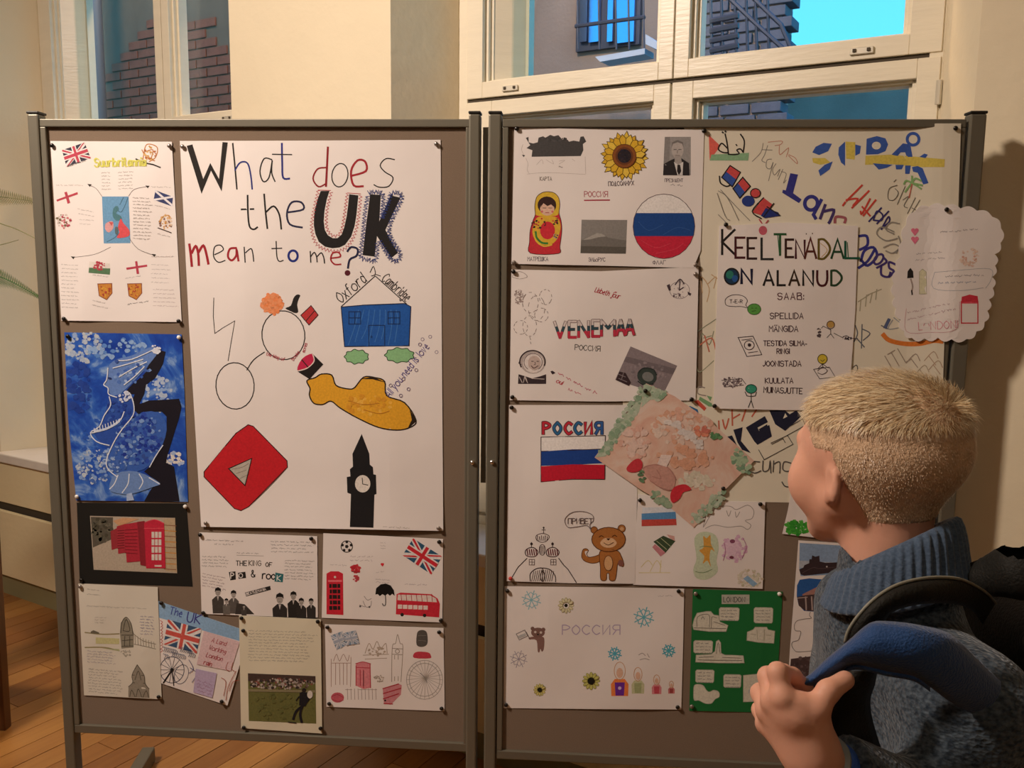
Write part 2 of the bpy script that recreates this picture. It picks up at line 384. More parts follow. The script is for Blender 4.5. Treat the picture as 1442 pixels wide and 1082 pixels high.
# ---- exhibition boards
BFRAME = mat('board_frame', sl('757062'), 0.45, metal=0.35, var=0.03, vscale=3)
BCAP = mat('board_cap', sl('1f1c18'), 0.5)
FELT = mat('grey_felt', sl('82705F'), 0.95, spec=0.15, var=0.06, vscale=400, bump=0.25, bscale=900, sheen=0.2)
def xbox(nm, x0, x1, y0, y1, z0, z1, m, root, bev=.002):
    q = MB(); q.box(x0, x1, y0, y1, z0, z1); o = q.build(nm, m, None, bevel=bev)
    o.parent = root; o.matrix_parent_inverse = Matrix.Translation(-root.location); return o
def board(lab, xl, xr, posts, zt, zb, x_in0, x_in1, leftfoot):
    r = thing('display_board', lab, 'display board', ((xl + xr) / 2, 0.015, 0))
    xbox('felt_panel', x_in0, x_in1, 0.0, .02, zb + .02, zt - .016, FELT, r, 0)
    xbox('top_rail', x_in0 - .014, x_in1 + .014, -.008, .028, zt - .018, zt, BFRAME, r)
    xbox('bottom_rail', x_in0 - .014, x_in1 + .014, -.008, .028, zb, zb + .022, BFRAME, r)
    xbox('side_rail', x_in0 - .014, x_in0, -.008, .028, zb + .022, zt - .018, BFRAME, r)
    xbox('side_rail', x_in1, x_in1 + .014, -.008, .028, zb + .022, zt - .018, BFRAME, r)
    xbox('backing', x_in0, x_in1, .02, .026, zb + .02, zt - .016, FELT, r, 0)
    for k, (a, c) in enumerate(posts):
        p = xbox('post', a, c, -.012, .022, .03, 1.956, BFRAME, r, .004)
        q = MB(); q.box(a - .001, c + .001, -.013, .023, 1.956, 1.962); cp = q.build('cap', BCAP, None, bevel=.002); cp.parent = p
        xm = (a + c) / 2
        if leftfoot and k == 0: e0, e1 = (xm + .05, -.35), (xm - .085, .56)
        else: e0, e1 = (xm, -.32), (xm, .45 if xm < .5 else .09)
        d = Vector((e1[0] - e0[0], e1[1] - e0[1], 0)).normalized(); sd = Vector((-d.y, d.x, 0)) * .02
        A = Vector((e0[0], e0[1], 0)); B = Vector((e1[0], e1[1], 0)); U = Vector((0, 0, .05 if (leftfoot and k == 0) else .03))
        q = MB(); q.box8([A + sd, A - sd, B - sd, B + sd, A + sd + U, A - sd + U, B - sd + U, B + sd + U])
        f = q.build('foot', BFRAME, None, bevel=.004); f.parent = r; f.matrix_parent_inverse = Matrix.Translation(-r.location)
    return r
b1 = board('left grey felt display board with the big WHAT DOES THE UK MEAN TO ME poster', -1.282, -.22, [(-1.282, -1.255), (-.246, -.220)], 1.945, .418, -1.241, -.253, True)
b2 = board('right grey felt display board holding the language week and Russian posters', -.201, .883, [(-.201, -.172), (.848, .883)], 1.945, .404, -.156, .828, False)
sr = xbox('joining_strip', -.216, -.204, .012, .018, 1.1, 1.93, BFRAME, b2, 0)
CHROME = mat('chrome', (.8, .82, .85), .2, metal=1.0)
for x, z, r in ((-.233, 1.155, b1), (-.186, 1.157, b2), (.835, 1.33, b2)):
    q = MB(); q.lathe([(.001, 0), (.005, 0), (.005, .004), (.002, .006)], (0, 0, 0), 10)
    q.V = [Vector((v.x + x, -.0125 - v.z, v.y + z)) for v in q.V]
    o = q.build('bolt', CHROME, None); o.parent = r; o.matrix_parent_inverse = Matrix.Translation(-r.location); o['label'] = 'small shiny metal bolt'
# ================================================================ papers and what is drawn on them
from mathutils.geometry import tessellate_polygon
INK = mat('ink', (.5, .5, .5), 0.75, spec=0.25, var=0.10, vscale=220, attr=True)
def papermat(nm, c, rough=0.6): return mat(nm, sl(c), rough, spec=0.3, var=0.025, vscale=5, bump=0.12, bscale=9)
PW = papermat('white_paper', 'EEE6E2'); PC = papermat('cream_drawing_paper', 'ECE4CE', .7)
GL = {}
def G(s):
    for ln in s.strip().split('\n'):
        k, v = ln.split(' ', 1); out = []
        for st in v.split('|'):
            sm = st.startswith('~'); out.append((sm, [(int(p[0]), int(p[1])) for p in st.lstrip('~').split()]))
        GL[k] = out
G('''A 02 28 42|14 34
B 02 08|~08 38 47 36 05|~05 36 44 42 22 02
C ~47 28 06 04 22 43
D 02 08|~08 28 46 44 22 02
E 48 08 02 42|05 35
F 48 08 02|05 35
G ~47 28 06 04 22 43 45|45 25
H 08 02|48 42|05 45
I 08 02
J ~38 34 23 12 03
K 08 02|48 05 42
L 08 02 32
M 02 08 25 48 42
N 02 08 42 48
O ~28 06 04 22 44 46 28
P 02 08|~08 28 47 46 25 05
R 02 08|~08 28 47 46 25 05|15 42
S ~47 28 07 15 35 44 32 12 03
T 08 48|28 22
U ~08 04 12 32 44 48
V 08 22 48
W 08 12 26 32 48
X 08 42|48 02
Y 08 25 48|25 22
x 06 32|36 02
z 06 36 02 32
w 06 12 25 32 46
q 36 30|~35 16 04 12 33
õ ~26 05 03 22 43 45 26|08 19 28 39
Э ~07 28 46 44 22 03|15 45
! 08 04|03 02
Ä 02 27 42|14 34|19 18|39 38
a ~36 16 04 12 34|36 32
b 08 02|~05 26 44 22 03
c ~35 26 05 03 22 33
d 38 32|~35 16 04 12 33
e 04 34|~34 26 15 04 12 32
f ~38 28 17 12|06 26
g ~35 16 04 13 34|~36 32 20 01
h 08 02|~04 26 35 32
i 06 02|08 07
j ~26 21 10 01|28 27
k 08 02|36 04 32
l 08 02
m 06 02|~05 16 25 22|~25 36 45 42
n 06 02|~05 26 35 32
o ~26 05 03 22 43 45 26
p 06 00|~05 26 44 22 03
r 06 02|~04 16 36
s ~35 16 05 33 12 03
t ~18 13 22 32|06 26
u ~06 03 22 33|36 32
v 06 12 36
y 06 13|36 00
? ~07 18 38 46 25 24|23 22
& ~42 16 18 28 26 04 12 32 44
И 08 02 48 42
Я 42 48|~48 18 07 06 15 45|25 02
П 02 08 48 42
Л 02 28 42
У 08 25|48 02
Г 02 08 48
Ш 08 02 42 48|28 22
З ~07 28 37 25|~25 44 32 02
Д 02 42|12 28 32
Ь 08 02 32 34 05
Ф 28 22|~27 06 04 23 44 46 27
: 06 05|03 02
- 04 24
. 03 02
/ 02 38''')
for a, c in (('Р', 'P'), ('О', 'O'), ('С', 'C'), ('В', 'B'), ('Е', 'E'), ('Т', 'T'), ('М', 'M'), ('А', 'A'), ('К', 'K'), ('Н', 'H'), ('Х', 'X')): GL[a] = GL[c]
class VW: ox = 0; oy = 0; sc = 1
def V(ox=0, oy=0, sc=1.0): VW.ox, VW.oy, VW.sc = ox, oy, sc
def vp(p): return (VW.ox + p[0] / VW.sc, VW.oy + p[1] / VW.sc)
def smooth(pts, closed=False, k=4):
    n = len(pts)
    if n < 3: return pts
    out = []
    rng_ = range(n if closed else n - 1)
    for i in rng_:
        p0 = pts[(i - 1) % n] if closed or i > 0 else pts[0]; p1 = pts[i]; p2 = pts[(i + 1) % n]; p3 = pts[(i + 2) % n] if closed or i + 2 < n else pts[-1]
        for j in range(k):
            t = j / k
            out.append(tuple(.5 * ((2 * p1[c]) + (-p0[c] + p2[c]) * t + (2 * p0[c] - 5 * p1[c] + 4 * p2[c] - p3[c]) * t * t + (-p0[c] + 3 * p1[c] - 3 * p2[c] + p3[c]) * t ** 3) for c in (0, 1)))
    if not closed: out.append(pts[-1])
    return out
def ribbon(pts, w, closed=False):
    P = []
    for p in pts:
        if not P or abs(P[-1][0] - p[0]) + abs(P[-1][1] - p[1]) > 1e-4: P.append(p)
    if closed and len(P) > 2 and abs(P[0][0] - P[-1][0]) + abs(P[0][1] - P[-1][1]) < 1e-4: P.pop()
    n = len(P)
    if n < 2: return [], []
    Vs = []; h = w / 2
    def nd(a, b):
        d = (b[0] - a[0], b[1] - a[1]); l = math.hypot(*d) or 1; return (d[0] / l, d[1] / l)
    for i, p in enumerate(P):
        if closed: a = nd(P[i - 1], p); b = nd(p, P[(i + 1) % n])
        else:
            a = nd(P[i - 1], p) if i else nd(p, P[1]); b = nd(p, P[i + 1]) if i < n - 1 else a
        m = (-(a[1] + b[1]), a[0] + b[0]); l = math.hypot(*m)
        if l < .3: m = (-a[1], a[0]); l = 1; s = 1
        else: m = (m[0] / l, m[1] / l); s = min(1 / max(.35, m[0] * -a[1] + m[1] * a[0]), 1.8)
        q = p
        if not closed:
            if i == 0: q = (p[0] - b[0] * h * .6, p[1] - b[1] * h * .6)
            if i == n - 1: q = (p[0] + a[0] * h * .6, p[1] + a[1] * h * .6)
        Vs += [(q[0] + m[0] * h * s, q[1] + m[1] * h * s), (q[0] - m[0] * h * s, q[1] - m[1] * h * s)]
    F = [(2 * i, 2 * i + 1, 2 * i + 3, 2 * i + 2) for i in range(n - 1)]
    if closed: F.append((2 * n - 2, 2 * n - 1, 1, 0))
    return Vs, F
STUFF = {'handwriting', 'paint_dabs', 'pastel_marks', 'pattern_drawing'}
class Paper:
    cur = None
    def __init__(s, nm, label, cat, pts, z, m, bend=0.0, group=None, ph=0.0, curl=0.0, lift=None):
        Paper.cur = s; s.z = z; s.bend = bend; s.ph = ph; s.curl = curl; s.lift = lift; s.items = []; s.boxes = []
        pts = [vp(p) for p in pts]; s.pts = pts
        s.x0 = min(p[0] for p in pts); s.x1 = max(p[0] for p in pts); s.y0 = min(p[1] for p in pts); s.y1 = max(p[1] for p in pts)
        # sheet: subdivided polygon with real thickness
        V3, F3 = s.tess(pts, 15)
        top = [s.map(v, 0) for v in V3]; bot = [s.map(v, -.0004) for v in V3]
        bm = bmesh.new(); tv = [bm.verts.new(v) for v in top]; fs = []
        for f in F3:
            try: fs.append(bm.faces.new([tv[i] for i in f]))
            except ValueError: pass
        bmesh.ops.recalc_face_normals(bm, faces=bm.faces)
        me = bpy.data.meshes.new(nm); 
        g = bmesh.ops.extrude_face_region(bm, geom=bm.faces[:])
        for v in [e for e in g['geom'] if isinstance(e, bmesh.types.BMVert)]: v.co.y += .0005
        bmesh.ops.recalc_face_normals(bm, faces=bm.faces); bm.to_mesh(me); bm.free()
        s.ob = link(nm, me, m); tag(s.ob, label, cat, group)
    def off(s, x, y):
        L_ = 0
        if s.lift:
            t = min(1, max(0, (x - s.lift[0]) / (s.lift[1] - s.lift[0]))); L_ = s.lift[2] * t * t * (3 - 2 * t)
        u = (x - s.x0) / (s.x1 - s.x0); v = (y - s.y0) / (s.y1 - s.y0)
        a = s.bend * (.5 + .5 * sin(2.1 * pi * u + s.ph) * cos(1.7 * pi * v + s.ph * .7)) * min(1, 4 * u, 4 * (1 - u) + .2)
        return L_ + max(0, a) + s.curl * (max(0, v - .86) / .14) ** 2 * (.4 + .6 * sin(pi * u))
    def map(s, p, h): return PB(p[0], p[1], -(s.z + s.off(*p) + h))
    def tess(s, pts, L):
        Vv = [Vector((p[0], p[1], 0)) for p in pts]
        tris = tessellate_polygon([Vv])
        if not (s.bend or s.curl):
            return [(v.x, v.y) for v in Vv], tris
        bm = bmesh.new(); b = [bm.verts.new(v) for v in Vv]
        for t in tris:
            try: bm.faces.new([b[i] for i in t])
            except ValueError: pass
        for _ in range(6):
            es = [e for e in bm.edges if e.calc_length() > L]
            if not es: break
            bmesh.ops.subdivide_edges(bm, edges=es, cuts=1); bmesh.ops.triangulate(bm, faces=bm.faces[:])
        bm.verts.index_update(); Vo = [(v.co.x, v.co.y) for v in bm.verts]; Fo = [tuple(v.index for v in f.verts) for f in bm.faces]; bm.free()
        return Vo, Fo
    def put(s, part, col, geoms):
        xs = [p[0] for Vs, _ in geoms for p in Vs]; ys = [p[1] for Vs, _ in geoms for p in Vs]
        if not xs: return
        bx = (min(xs), min(ys), max(xs), max(ys)); lay = 1
        for o, l in s.boxes:
            if bx[0] < o[2] and bx[2] > o[0] and bx[1] < o[3] and bx[3] > o[1]: lay = max(lay, l + 1)
        s.boxes.append((bx, lay)); s.items.append((part, sl(col), geoms, lay))
    def done(s):
        parts = {}
        mx = max([i[3] for i in s.items] + [1]); st = min(.00008, .0014 / mx)
        byp = {}
        for (part, col, geoms, lay), (bx, _) in zip(s.items, s.boxes): byp.setdefault(part, []).append((col, geoms, lay, bx))
        out = []
        for part, its in byp.items():
            if part in STUFF: out.append((part, its)); continue
            mg = 7; n = len(its); par = list(range(n))
            def fd(i):
                while par[i] != i: i = par[i]
                return i
            for i in range(n):
                for j in range(i):
                    A, B = its[i][3], its[j][3]
                    if A[0] - mg < B[2] and A[2] + mg > B[0] and A[1] - mg < B[3] and A[3] + mg > B[1]: par[fd(i)] = fd(j)
            cl = {}
            for i in range(n): cl.setdefault(fd(i), []).append(its[i])
            for k in sorted(cl): out.append((part, cl[k]))
        for part, its in out:
            Vl, Fl, Cl = [], [], []
            for col, geoms, lay, _ in its:
                for Vs, Fs in geoms:
                    k = len(Vl); Vl += [s.map(v, .00006 + st * lay) for v in Vs]; Fl += [tuple(i + k for i in f) for f in Fs]; Cl += [col] * len(Fs)
            me = bpy.data.meshes.new(part); me.from_pydata(Vl, [], Fl); me.update()
            at = me.color_attributes.new('col', 'FLOAT_COLOR', 'CORNER'); arr = []
            for p, c in zip(me.polygons, Cl): arr += (c + (1.0,)) * p.loop_total
            at.data.foreach_set('color', arr)
            o = link(part, me, INK, s.ob)
            if part in STUFF: o['kind'] = 'stuff'
def F(part, col, pts, sm=False):
    c = Paper.cur; q = [vp(p) for p in pts]
    if sm: q = smooth(q, True, 3)
    c.put(part, col, [c.tess(q, 15)])
def S(part, col, w, *lines, sm=True, closed=False):
    g = []
    for l in lines:
        q = [vp(p) for p in l]
        if sm and len(q) > 2: q = smooth(q, closed, 4)
        g.append(ribbon(q, w / VW.sc, closed))
    Paper.cur.put(part, col, g)
def LN(part, col, w, *lines): S(part, col, w, *lines, sm=False)
def ell(cx, cy, rx, ry, rot=0, n=20, a0=0, a1=2 * pi):
    r = radians(rot); o = []
    for i in range(n):
        t = a0 + (a1 - a0) * i / (n if abs(a1 - a0 - 2 * pi) < 1e-6 else n - 1); x = rx * cos(t); y = ry * sin(t)
        o.append((cx + x * cos(r) - y * sin(r), cy + x * sin(r) + y * cos(r)))
    return o
def E(part, col, cx, cy, rx, ry=None, rot=0, n=20): F(part, col, ell(cx, cy, rx, ry or rx, rot, n))
def O(part, col, w, cx, cy, rx, ry=None, rot=0): S(part, col, w, ell(cx, cy, rx, ry or rx, rot, 24), sm=False, closed=True)
def PL(part, col, w, pts, sm=False): S(part, col, w, pts, sm=sm, closed=True)
def R4(x0, y0, x1, y1): return [(x0, y0), (x1, y0), (x1, y1), (x0, y1)]
def T(part, col, w, txt, x, y, h, ang=0, sx=1.0, gap=1.5, slant=0.0, cols=None, jit=0.0):
    r = radians(ang); u = h / 6; cx = 0; groups = {}; rg = random.Random(hash(len(txt)) + int(x))
    for i, ch in enumerate(txt):
        if ch == ' ': cx += 3; continue
        gl_ = GL.get(ch, GL['o']); mx = max(p[0] for _, st in gl_ for p in st); dy = rg.uniform(-jit, jit)
        for sm, st in gl_:
            q = []
            for a, b_ in st:
                X = (cx + a + slant * (b_ - 2)) * u * sx; Y = -(b_ - 2 + dy) * u
                q.append(vp((x + X * cos(r) - Y * sin(r), y + X * sin(r) + Y * cos(r))))
            if sm: q = smooth(q, False, 3)
            c = cols[i % len(cols)] if cols else col
            groups.setdefault(c, []).append(ribbon(q, w / VW.sc))
        cx += mx + gap
    for c, g in groups.items(): Paper.cur.put(part, c, g)
def SCR(part, col, w, x0, y0, x1, y1, n=1, dy=10, h=4, seed=0):
    """lines of small handwriting too fine to read"""
    rg = random.Random(seed + int(x0 * 7 + y0)); g = []
    w *= .8
    for k in range(n):
        x = x0 + rg.uniform(0, h); xe = x1 - rg.random() * (x1 - x0) * .2; L_ = x1 - x0 or 1
        while x < xe:
            wd = rg.uniform(2.5, 7) * h * .8; q = []; xx = x
            while xx < min(x + wd, xe):
                yy = y0 + k * dy + (y1 - y0) * (xx - x0) / L_
                q.append(vp((xx, yy + rg.uniform(-.5, .5) * h * (1.7 if rg.random() < .2 else 1)))); xx += h * rg.uniform(.28, .5)
            if len(q) > 1: g.append(ribbon(q, w / VW.sc))
            x += wd + h * .9
    c_ = [int(col[i:i + 2], 16) for i in (0, 2, 4)]; col = ''.join('%02x' % int(v * .72 + 232 * .28) for v in c_)
    Paper.cur.put(part, col, g)
def bil(Q, u, v):
    return tuple((Q[0][c] * (1 - u) + Q[1][c] * u) * (1 - v) + (Q[3][c] * (1 - u) + Q[2][c] * u) * v for c in (0, 1))
def QF(part, col, Q, pts): F(part, col, [bil(Q, u, v) for u, v in pts])
def UJ(part, Q, bl='2E3E6E', rd='C03A44', wt='E8E2E0'):
    QF(part, bl, Q, [(0, 0), (1, 0), (1, 1), (0, 1)])
    QF(part, wt, Q, [(0, 0), (.12, 0), (1, .84), (1, 1), (.88, 1), (0, .16)]); QF(part, wt, Q, [(1, 0), (1, .16), (.12, 1), (0, 1), (0, .84), (.88, 0)])
    QF(part, rd, Q, [(0, 0), (.05, 0), (.5, .45), (.5, .53), (0, .08)]); QF(part, rd, Q, [(1, 1), (.95, 1), (.5, .55), (.5, .47), (1, .92)])
    QF(part, rd, Q, [(1, 0), (.93, 0), (.5, .42), (.5, .52)]); QF(part, rd, Q, [(0, 1), (.07, 1), (.5, .58), (.5, .48)])
    QF(part, wt, Q, [(.4, 0), (.6, 0), (.6, .34), (1, .34), (1, .66), (.6, .66), (.6, 1), (.4, 1), (.4, .66), (0, .66), (0, .34), (.4, .34)])
    QF(part, rd, Q, [(.45, 0), (.55, 0), (.55, .41), (1, .41), (1, .59), (.55, .59), (.55, 1), (.45, 1), (.45, .59), (0, .59), (0, .41), (.45, .41)])
def blob(part, col, cx, cy, r, n, seed, sx=1, sy=1, rr=3, cols=None, cond=None):
    """loose dabs of paint"""
    rg = random.Random(seed); gs = {}
    for _ in range(n):
        a = rg.uniform(0, 2 * pi); d = sqrt(rg.random()) * r; x = cx + d * cos(a) * sx; y = cy + d * sin(a) * sy
        if cond and not cond(x, y): continue
        q = rr * rg.uniform(.5, 1.4); P = [vp((x + q * rg.uniform(.7, 1.2) * cos(t) , y + q * rg.uniform(.6, 1.1) * sin(t))) for t in [k * pi / 4 for k in range(8)]]
        c = rg.choice(cols) if cols else col
        gs.setdefault(c, []).append((P, [tuple(range(8))]))
    for c, g in gs.items(): Paper.cur.put(part, c, g)
PINM = {'k': mat('black_pin', sl('17130f'), .3), 'w': mat('white_pin', sl('E8E4DC'), .3), 'g': mat('silver_pin', sl('9a9088'), .3, metal=.6), 'r': mat('red_pin', sl('C04038'), .3)}
CNAME = {'k': 'black', 'w': 'white', 'g': 'silver', 'r': 'red'}
pin_me = {}
def PIN(spec, what):
    """spec: list of (kind, x, y, where)"""
    c = Paper.cur
    for k, x, y, where in spec:
        x, y = vp((x, y))
        if k not in pin_me:
            q = MB(); q.lathe([(.0002, .0055), (.0035, .005), (.0052, .003), (.0048, .001), (.003, 0.0004), (.003, -.001)], (0, 0, 0), 14)
            q.V = [Vector((v.x, -v.z, v.y)) for v in q.V]; t = q.build('push_pin', PINM[k], None, True); pin_me[k] = t.data; bpy.data.objects.remove(t)
        o = bpy.data.objects.new('push_pin', pin_me[k]); COL.objects.link(o)
        o.location = PB(x, y, -(c.z + c.off(x, y) + .0016))
        tag(o, '%s push pin at the %s of the %s' % (CNAME[k], where, what), 'push pin', 'push pins holding the posters')
K = '262220'; RD = 'C4262C'; BL = '27408F'
# ---- sheet 1: Suurbritannia
V(60, 180, 3.865)
Paper('poster', 'white poster titled Suurbritannia with a blue map and small flags, top left of left board', 'poster', [(42, 72), (703, 76), (757, 1058), (102, 1050)], .001, PW, .004, ph=1)
UJ('union_flag_drawing', [(105, 122), (228, 80), (262, 165), (130, 212)], '3B3A4A', 'C0485A')
SCR('handwriting', K, 3, 135, 208, 250, 172, 1, h=7)
S('coat_of_arms_drawing', 'B8793F', 5, [(545, 180), (560, 100), (590, 90), (625, 110), (615, 160), (580, 185)], [(560, 130), (600, 120), (590, 170)], [(540, 120), (565, 160), (610, 180)])
blob('coat_of_arms_drawing', 'C89A5A', 582, 138, 38, 30, 3, rr=6, cols=['C89A5A', 'B06A40', 'D8B070'])
LN('handwriting', K, 7, [(508, 170), (560, 192), (600, 200), (640, 216)])
T('lettering', 'D8D66A', 6, 'Suurbritannia', 282, 212, 46, -1, .68)
T('lettering', 'E0DC6A', 3, 'Suurbritannia', 288, 213, 46, -1, .68)
SCR('handwriting', '8a8078', 2.5, 320, 245, 375, 245, 6, 18, 6); SCR('handwriting', '8a8078', 2.5, 410, 243, 500, 240, 6, 18, 6)
F('map', '6C9CC2', [(323, 374), (468, 374), (478, 628), (333, 630)])
S('map', '3A5A6A', 3, [(420, 420), (440, 380)], [(400, 440), (425, 460), (445, 430), (465, 380)], [(350, 620), (390, 600), (420, 570)])
F('map', '4E7C86', [(385, 440), (405, 425), (415, 445), (400, 465), (425, 480), (430, 500), (400, 505), (382, 480)], True)
F('map', 'D8545A', [(425, 495), (440, 520), (470, 555), (468, 590), (405, 600), (418, 570), (410, 540)], True)
F('map', 'D8A0A0', [(345, 520), (380, 510), (385, 545), (360, 570), (340, 550)], True); F('map', 'C85C5C', [(360, 512), (385, 515), (375, 535)])
F('map', '5a6a70', [(395, 540), (412, 545), (408, 580), (395, 575)], True)
for l_ in ([(323, 374), (290, 330), (250, 312)], [(468, 372), (500, 335), (570, 320)], [(370, 650), (280, 690), (160, 706)], [(470, 600), (520, 660), (605, 694)]): S('arrow', '6a605c', 2.5, l_)
for x, y in ((255, 312), (570, 320), (165, 706), (605, 693)): F('arrow', '3a3430', [(x - 12, y - 6), (x + 12, y - 4), (x + 2, y + 10)])
SCR('handwriting', 'a89c94', 2.5, 70, 312, 240, 314, 1, 8, 6); SCR('handwriting', 'a89c94', 2.5, 590, 322, 700, 324, 1, 8, 6)
F('flag_drawing', 'B84454', [(75, 392), (190, 350), (192, 362), (78, 402)]); F('flag_drawing', 'B84454', [(118, 352), (132, 348), (150, 408), (136, 414)])
F('flag_drawing', '3C4470', [(614, 340), (710, 376), (704, 428), (604, 392)]); LN('flag_drawing', 'E8E4E8', 11, [(614, 344), (706, 424)], [(608, 392), (708, 376)])
blob('coat_of_arms_drawing', '', 115, 508, 40, 45, 5, rr=6, cols=['B04858', '7a6a50', 'C87078', 'D8C8C0'])
blob('coat_of_arms_drawing', '', 670, 515, 36, 45, 6, 1, 1.2, rr=6, cols=['C8904A', '8a6a60', 'D8A868', 'E0C8B0']); LN('coat_of_arms_drawing', '4a3a34', 5, [(628, 545), (700, 572)])
for a in ((180, 440, 270), (480, 380, 560), (490, 400, 600)): pass
SCR('handwriting', 'a89c98', 2.5, 190, 442, 285, 460, 2, 24, 5); SCR('handwriting', 'b0a49e', 2.5, 200, 500, 280, 505, 2, 22, 5)
SCR('handwriting', '9a8e88', 2.5, 490, 380, 600, 385, 13, 18.5, 6); SCR('handwriting', 'a89c98', 2.5, 610, 420, 700, 445, 1, 20, 5); SCR('handwriting', 'a89c98', 2.5, 620, 575, 715, 600, 1, 20, 5)
SCR('handwriting', 'a89c98', 2.5, 100, 745, 200, 750, 12, 21, 5); SCR('handwriting', 'b8acaa', 2.5, 590, 745, 700, 750, 5, 24, 5); SCR('handwriting', 'b8a4a4', 2.5, 600, 880, 740, 885, 5, 22, 5); SCR('handwriting', 'b8aca8', 2.5, 590, 702, 720, 700, 1, 24, 5)
F('flag_drawing', '587A58', [(252, 760), (368, 765), (366, 800), (250, 790)]); F('flag_drawing', 'E0D8D0', [(255, 728), (365, 738), (368, 766), (252, 762)]); blob('flag_drawing', 'B84050', 310, 752, 30, 26, 8, 1.1, .7, rr=7)
F('flag_drawing', 'B84054', [(455, 762), (568, 745), (570, 756), (457, 774)]); F('flag_drawing', 'B84054', [(503, 728), (515, 726), (525, 795), (512, 797)])
for X in (338, 500):
    F('shield_drawing', 'C8853A', [(X - 38, 850), (X + 38, 848), (X + 40, 900), (X + 10, 936), (X - 30, 915)]); PL('shield_drawing', '8a4a3a', 4, [(X - 38, 850), (X + 38, 848), (X + 40, 900), (X + 10, 936), (X - 30, 915)])
    blob('shield_drawing', '', X, 885, 30, 22, X, rr=6, cols=['B04838', 'D8A040', 'A85030'])
SCR('handwriting', K, 2.5, 460, 962, 590, 942, 1, h=7); SCR('handwriting', 'a89c98', 2.5, 270, 940, 360, 960, 2, 24, 5); SCR('handwriting', 'a89c98', 2.5, 450, 820, 540, 805, 1, 24, 5); SCR('handwriting', 'a89c98', 2.5, 270, 800, 360, 812, 1, 24, 5)
PIN([('k', 54, 97, 'top left corner'), ('g', 692, 99, 'top right corner'), ('k', 118, 1040, 'bottom left corner'), ('k', 742, 1053, 'bottom right corner')], 'Suurbritannia poster'); Paper.cur.done()
# ---- sheet 2: the big one
V(250, 190, 3.731)
Paper('large_poster', 'big white poster lettered WHAT DOES THE UK MEAN TO ME with submarine and clock tower', 'poster', [(12, 32), (700, 30), (1382, 26), (1388, 1000), (1396, 2082), (760, 2070), (124, 2060), (60, 1000)], .001, PW, .006, ph=2.4, curl=.006)
F('lettering', K, [(48, 58), (78, 50), (135, 232), (172, 148), (218, 232), (236, 38), (264, 40), (232, 298), (176, 188), (126, 310)])
S('lettering', K, 8, [(290, 45), (300, 150), (312, 285)]); S('lettering', '27307A', 8, [(302, 185), (330, 145), (368, 150), (385, 215), (392, 285)])
S('lettering', K, 7, [(495, 130), (455, 125), (433, 190), (450, 245), (480, 225), (497, 140)], [(497, 135), (495, 200), (512, 245)])
S('lettering', '2B2F7E', 10, [(548, 45), (550, 150), (555, 225), (588, 230)]); LN('lettering', K, 6, [(498, 102), (600, 104)])
S('lettering', '8E2028', 11, [(790, 65), (785, 170), (780, 270)]); S('lettering', '8E2028', 8, [(778, 172), (735, 180), (712, 230), (740, 272), (778, 258)])
O('lettering', K, 6, 853, 212, 42, 62, 8)
S('lettering', 'A22832', 11, [(915, 215), (990, 190), (985, 140), (945, 135), (912, 190), (925, 265), (975, 270)])
S('lettering', K, 6, [(1140, 130), (1095, 125), (1065, 160), (1090, 195), (1132, 225), (1110, 270), (1060, 275), (1032, 262)])
S('lettering', K, 9, [(368, 318), (370, 410), (378, 480), (400, 497), (420, 485)], [(335, 392), (400, 390)])
S('lettering', K, 9, [(455, 312), (462, 400), (472, 492)], [(466, 405), (505, 375), (535, 420), (545, 495)])
S('lettering', '2a2c4a', 10, [(575, 408), (660, 392), (650, 355), (600, 355), (575, 410), (590, 470), (655, 487)])
F('lettering', '221f1f', [(752, 295), (798, 295), (784, 340), (772, 400), (768, 455), (774, 500), (790, 528), (815, 543), (840, 543), (862, 524), (876, 485), (888, 430), (895, 380), (902, 312), (950, 318), (940, 420), (930, 480), (912, 535), (880, 578), (850, 592), (815, 596), (775, 588), (742, 562), (724, 520), (716, 475), (717, 430), (722, 390), (735, 340)])
F('lettering', '221f1f', [(1012, 312), (1068, 316), (1060, 455), (1120, 318), (1172, 330), (1092, 500), (1158, 620), (1122, 648), (1048, 532), (1036, 640), (972, 632), (990, 480)])
# zig-zag borders round the big letters
def zig(part, col, w, path, amp, step):
    q = smooth([p for p in path], False, 8); out = []; k = 0; acc = 0
    for i in range(1, len(q)):
        dx, dy = q[i][0] - q[i - 1][0], q[i][1] - q[i - 1][1]; l = math.hypot(dx, dy)
        while acc < l:
            t = acc / l; s_ = amp if k % 2 else -amp; out.append((q[i - 1][0] + dx * t - dy / l * s_, q[i - 1][1] + dy * t + dx / l * s_)); k += 1; acc += step
        acc -= l
    LN(part, col, w, out)
zig('lettering', 'B8404A', 3, [(740, 290), (712, 420), (705, 500), (735, 580), (820, 612), (890, 590), (935, 510), (955, 400), (962, 312)], 8, 9)
zig('lettering', 'B8404A', 3, [(808, 300), (788, 380), (782, 470), (800, 520), (835, 532), (862, 500), (878, 410), (892, 305)], 7, 9); LN('lettering', 'B8404A', 3, [(738, 290), (805, 292)], [(892, 305), (962, 310)])
for pth in ([(1000, 320), (985, 400), (975, 520), (962, 640), (1000, 655), (1042, 660), (1050, 560)], [(1000, 305), (1040, 300), (1080, 318), (1072, 440)], [(1075, 440), (1110, 345), (1125, 305), (1180, 328), (1110, 500), (1172, 630), (1130, 662), (1060, 555)]):
    zig('lettering', '33427F', 3.5, pth, 12, 7); zig('lettering', '33427F', 3, pth, 8, 11)
S('lettering', 'A02430', 13, [(62, 575), (70, 635), (75, 690)], [(75, 620), (95, 585), (108, 620), (112, 685)], [(112, 615), (135, 582), (150, 620), (162, 678)])
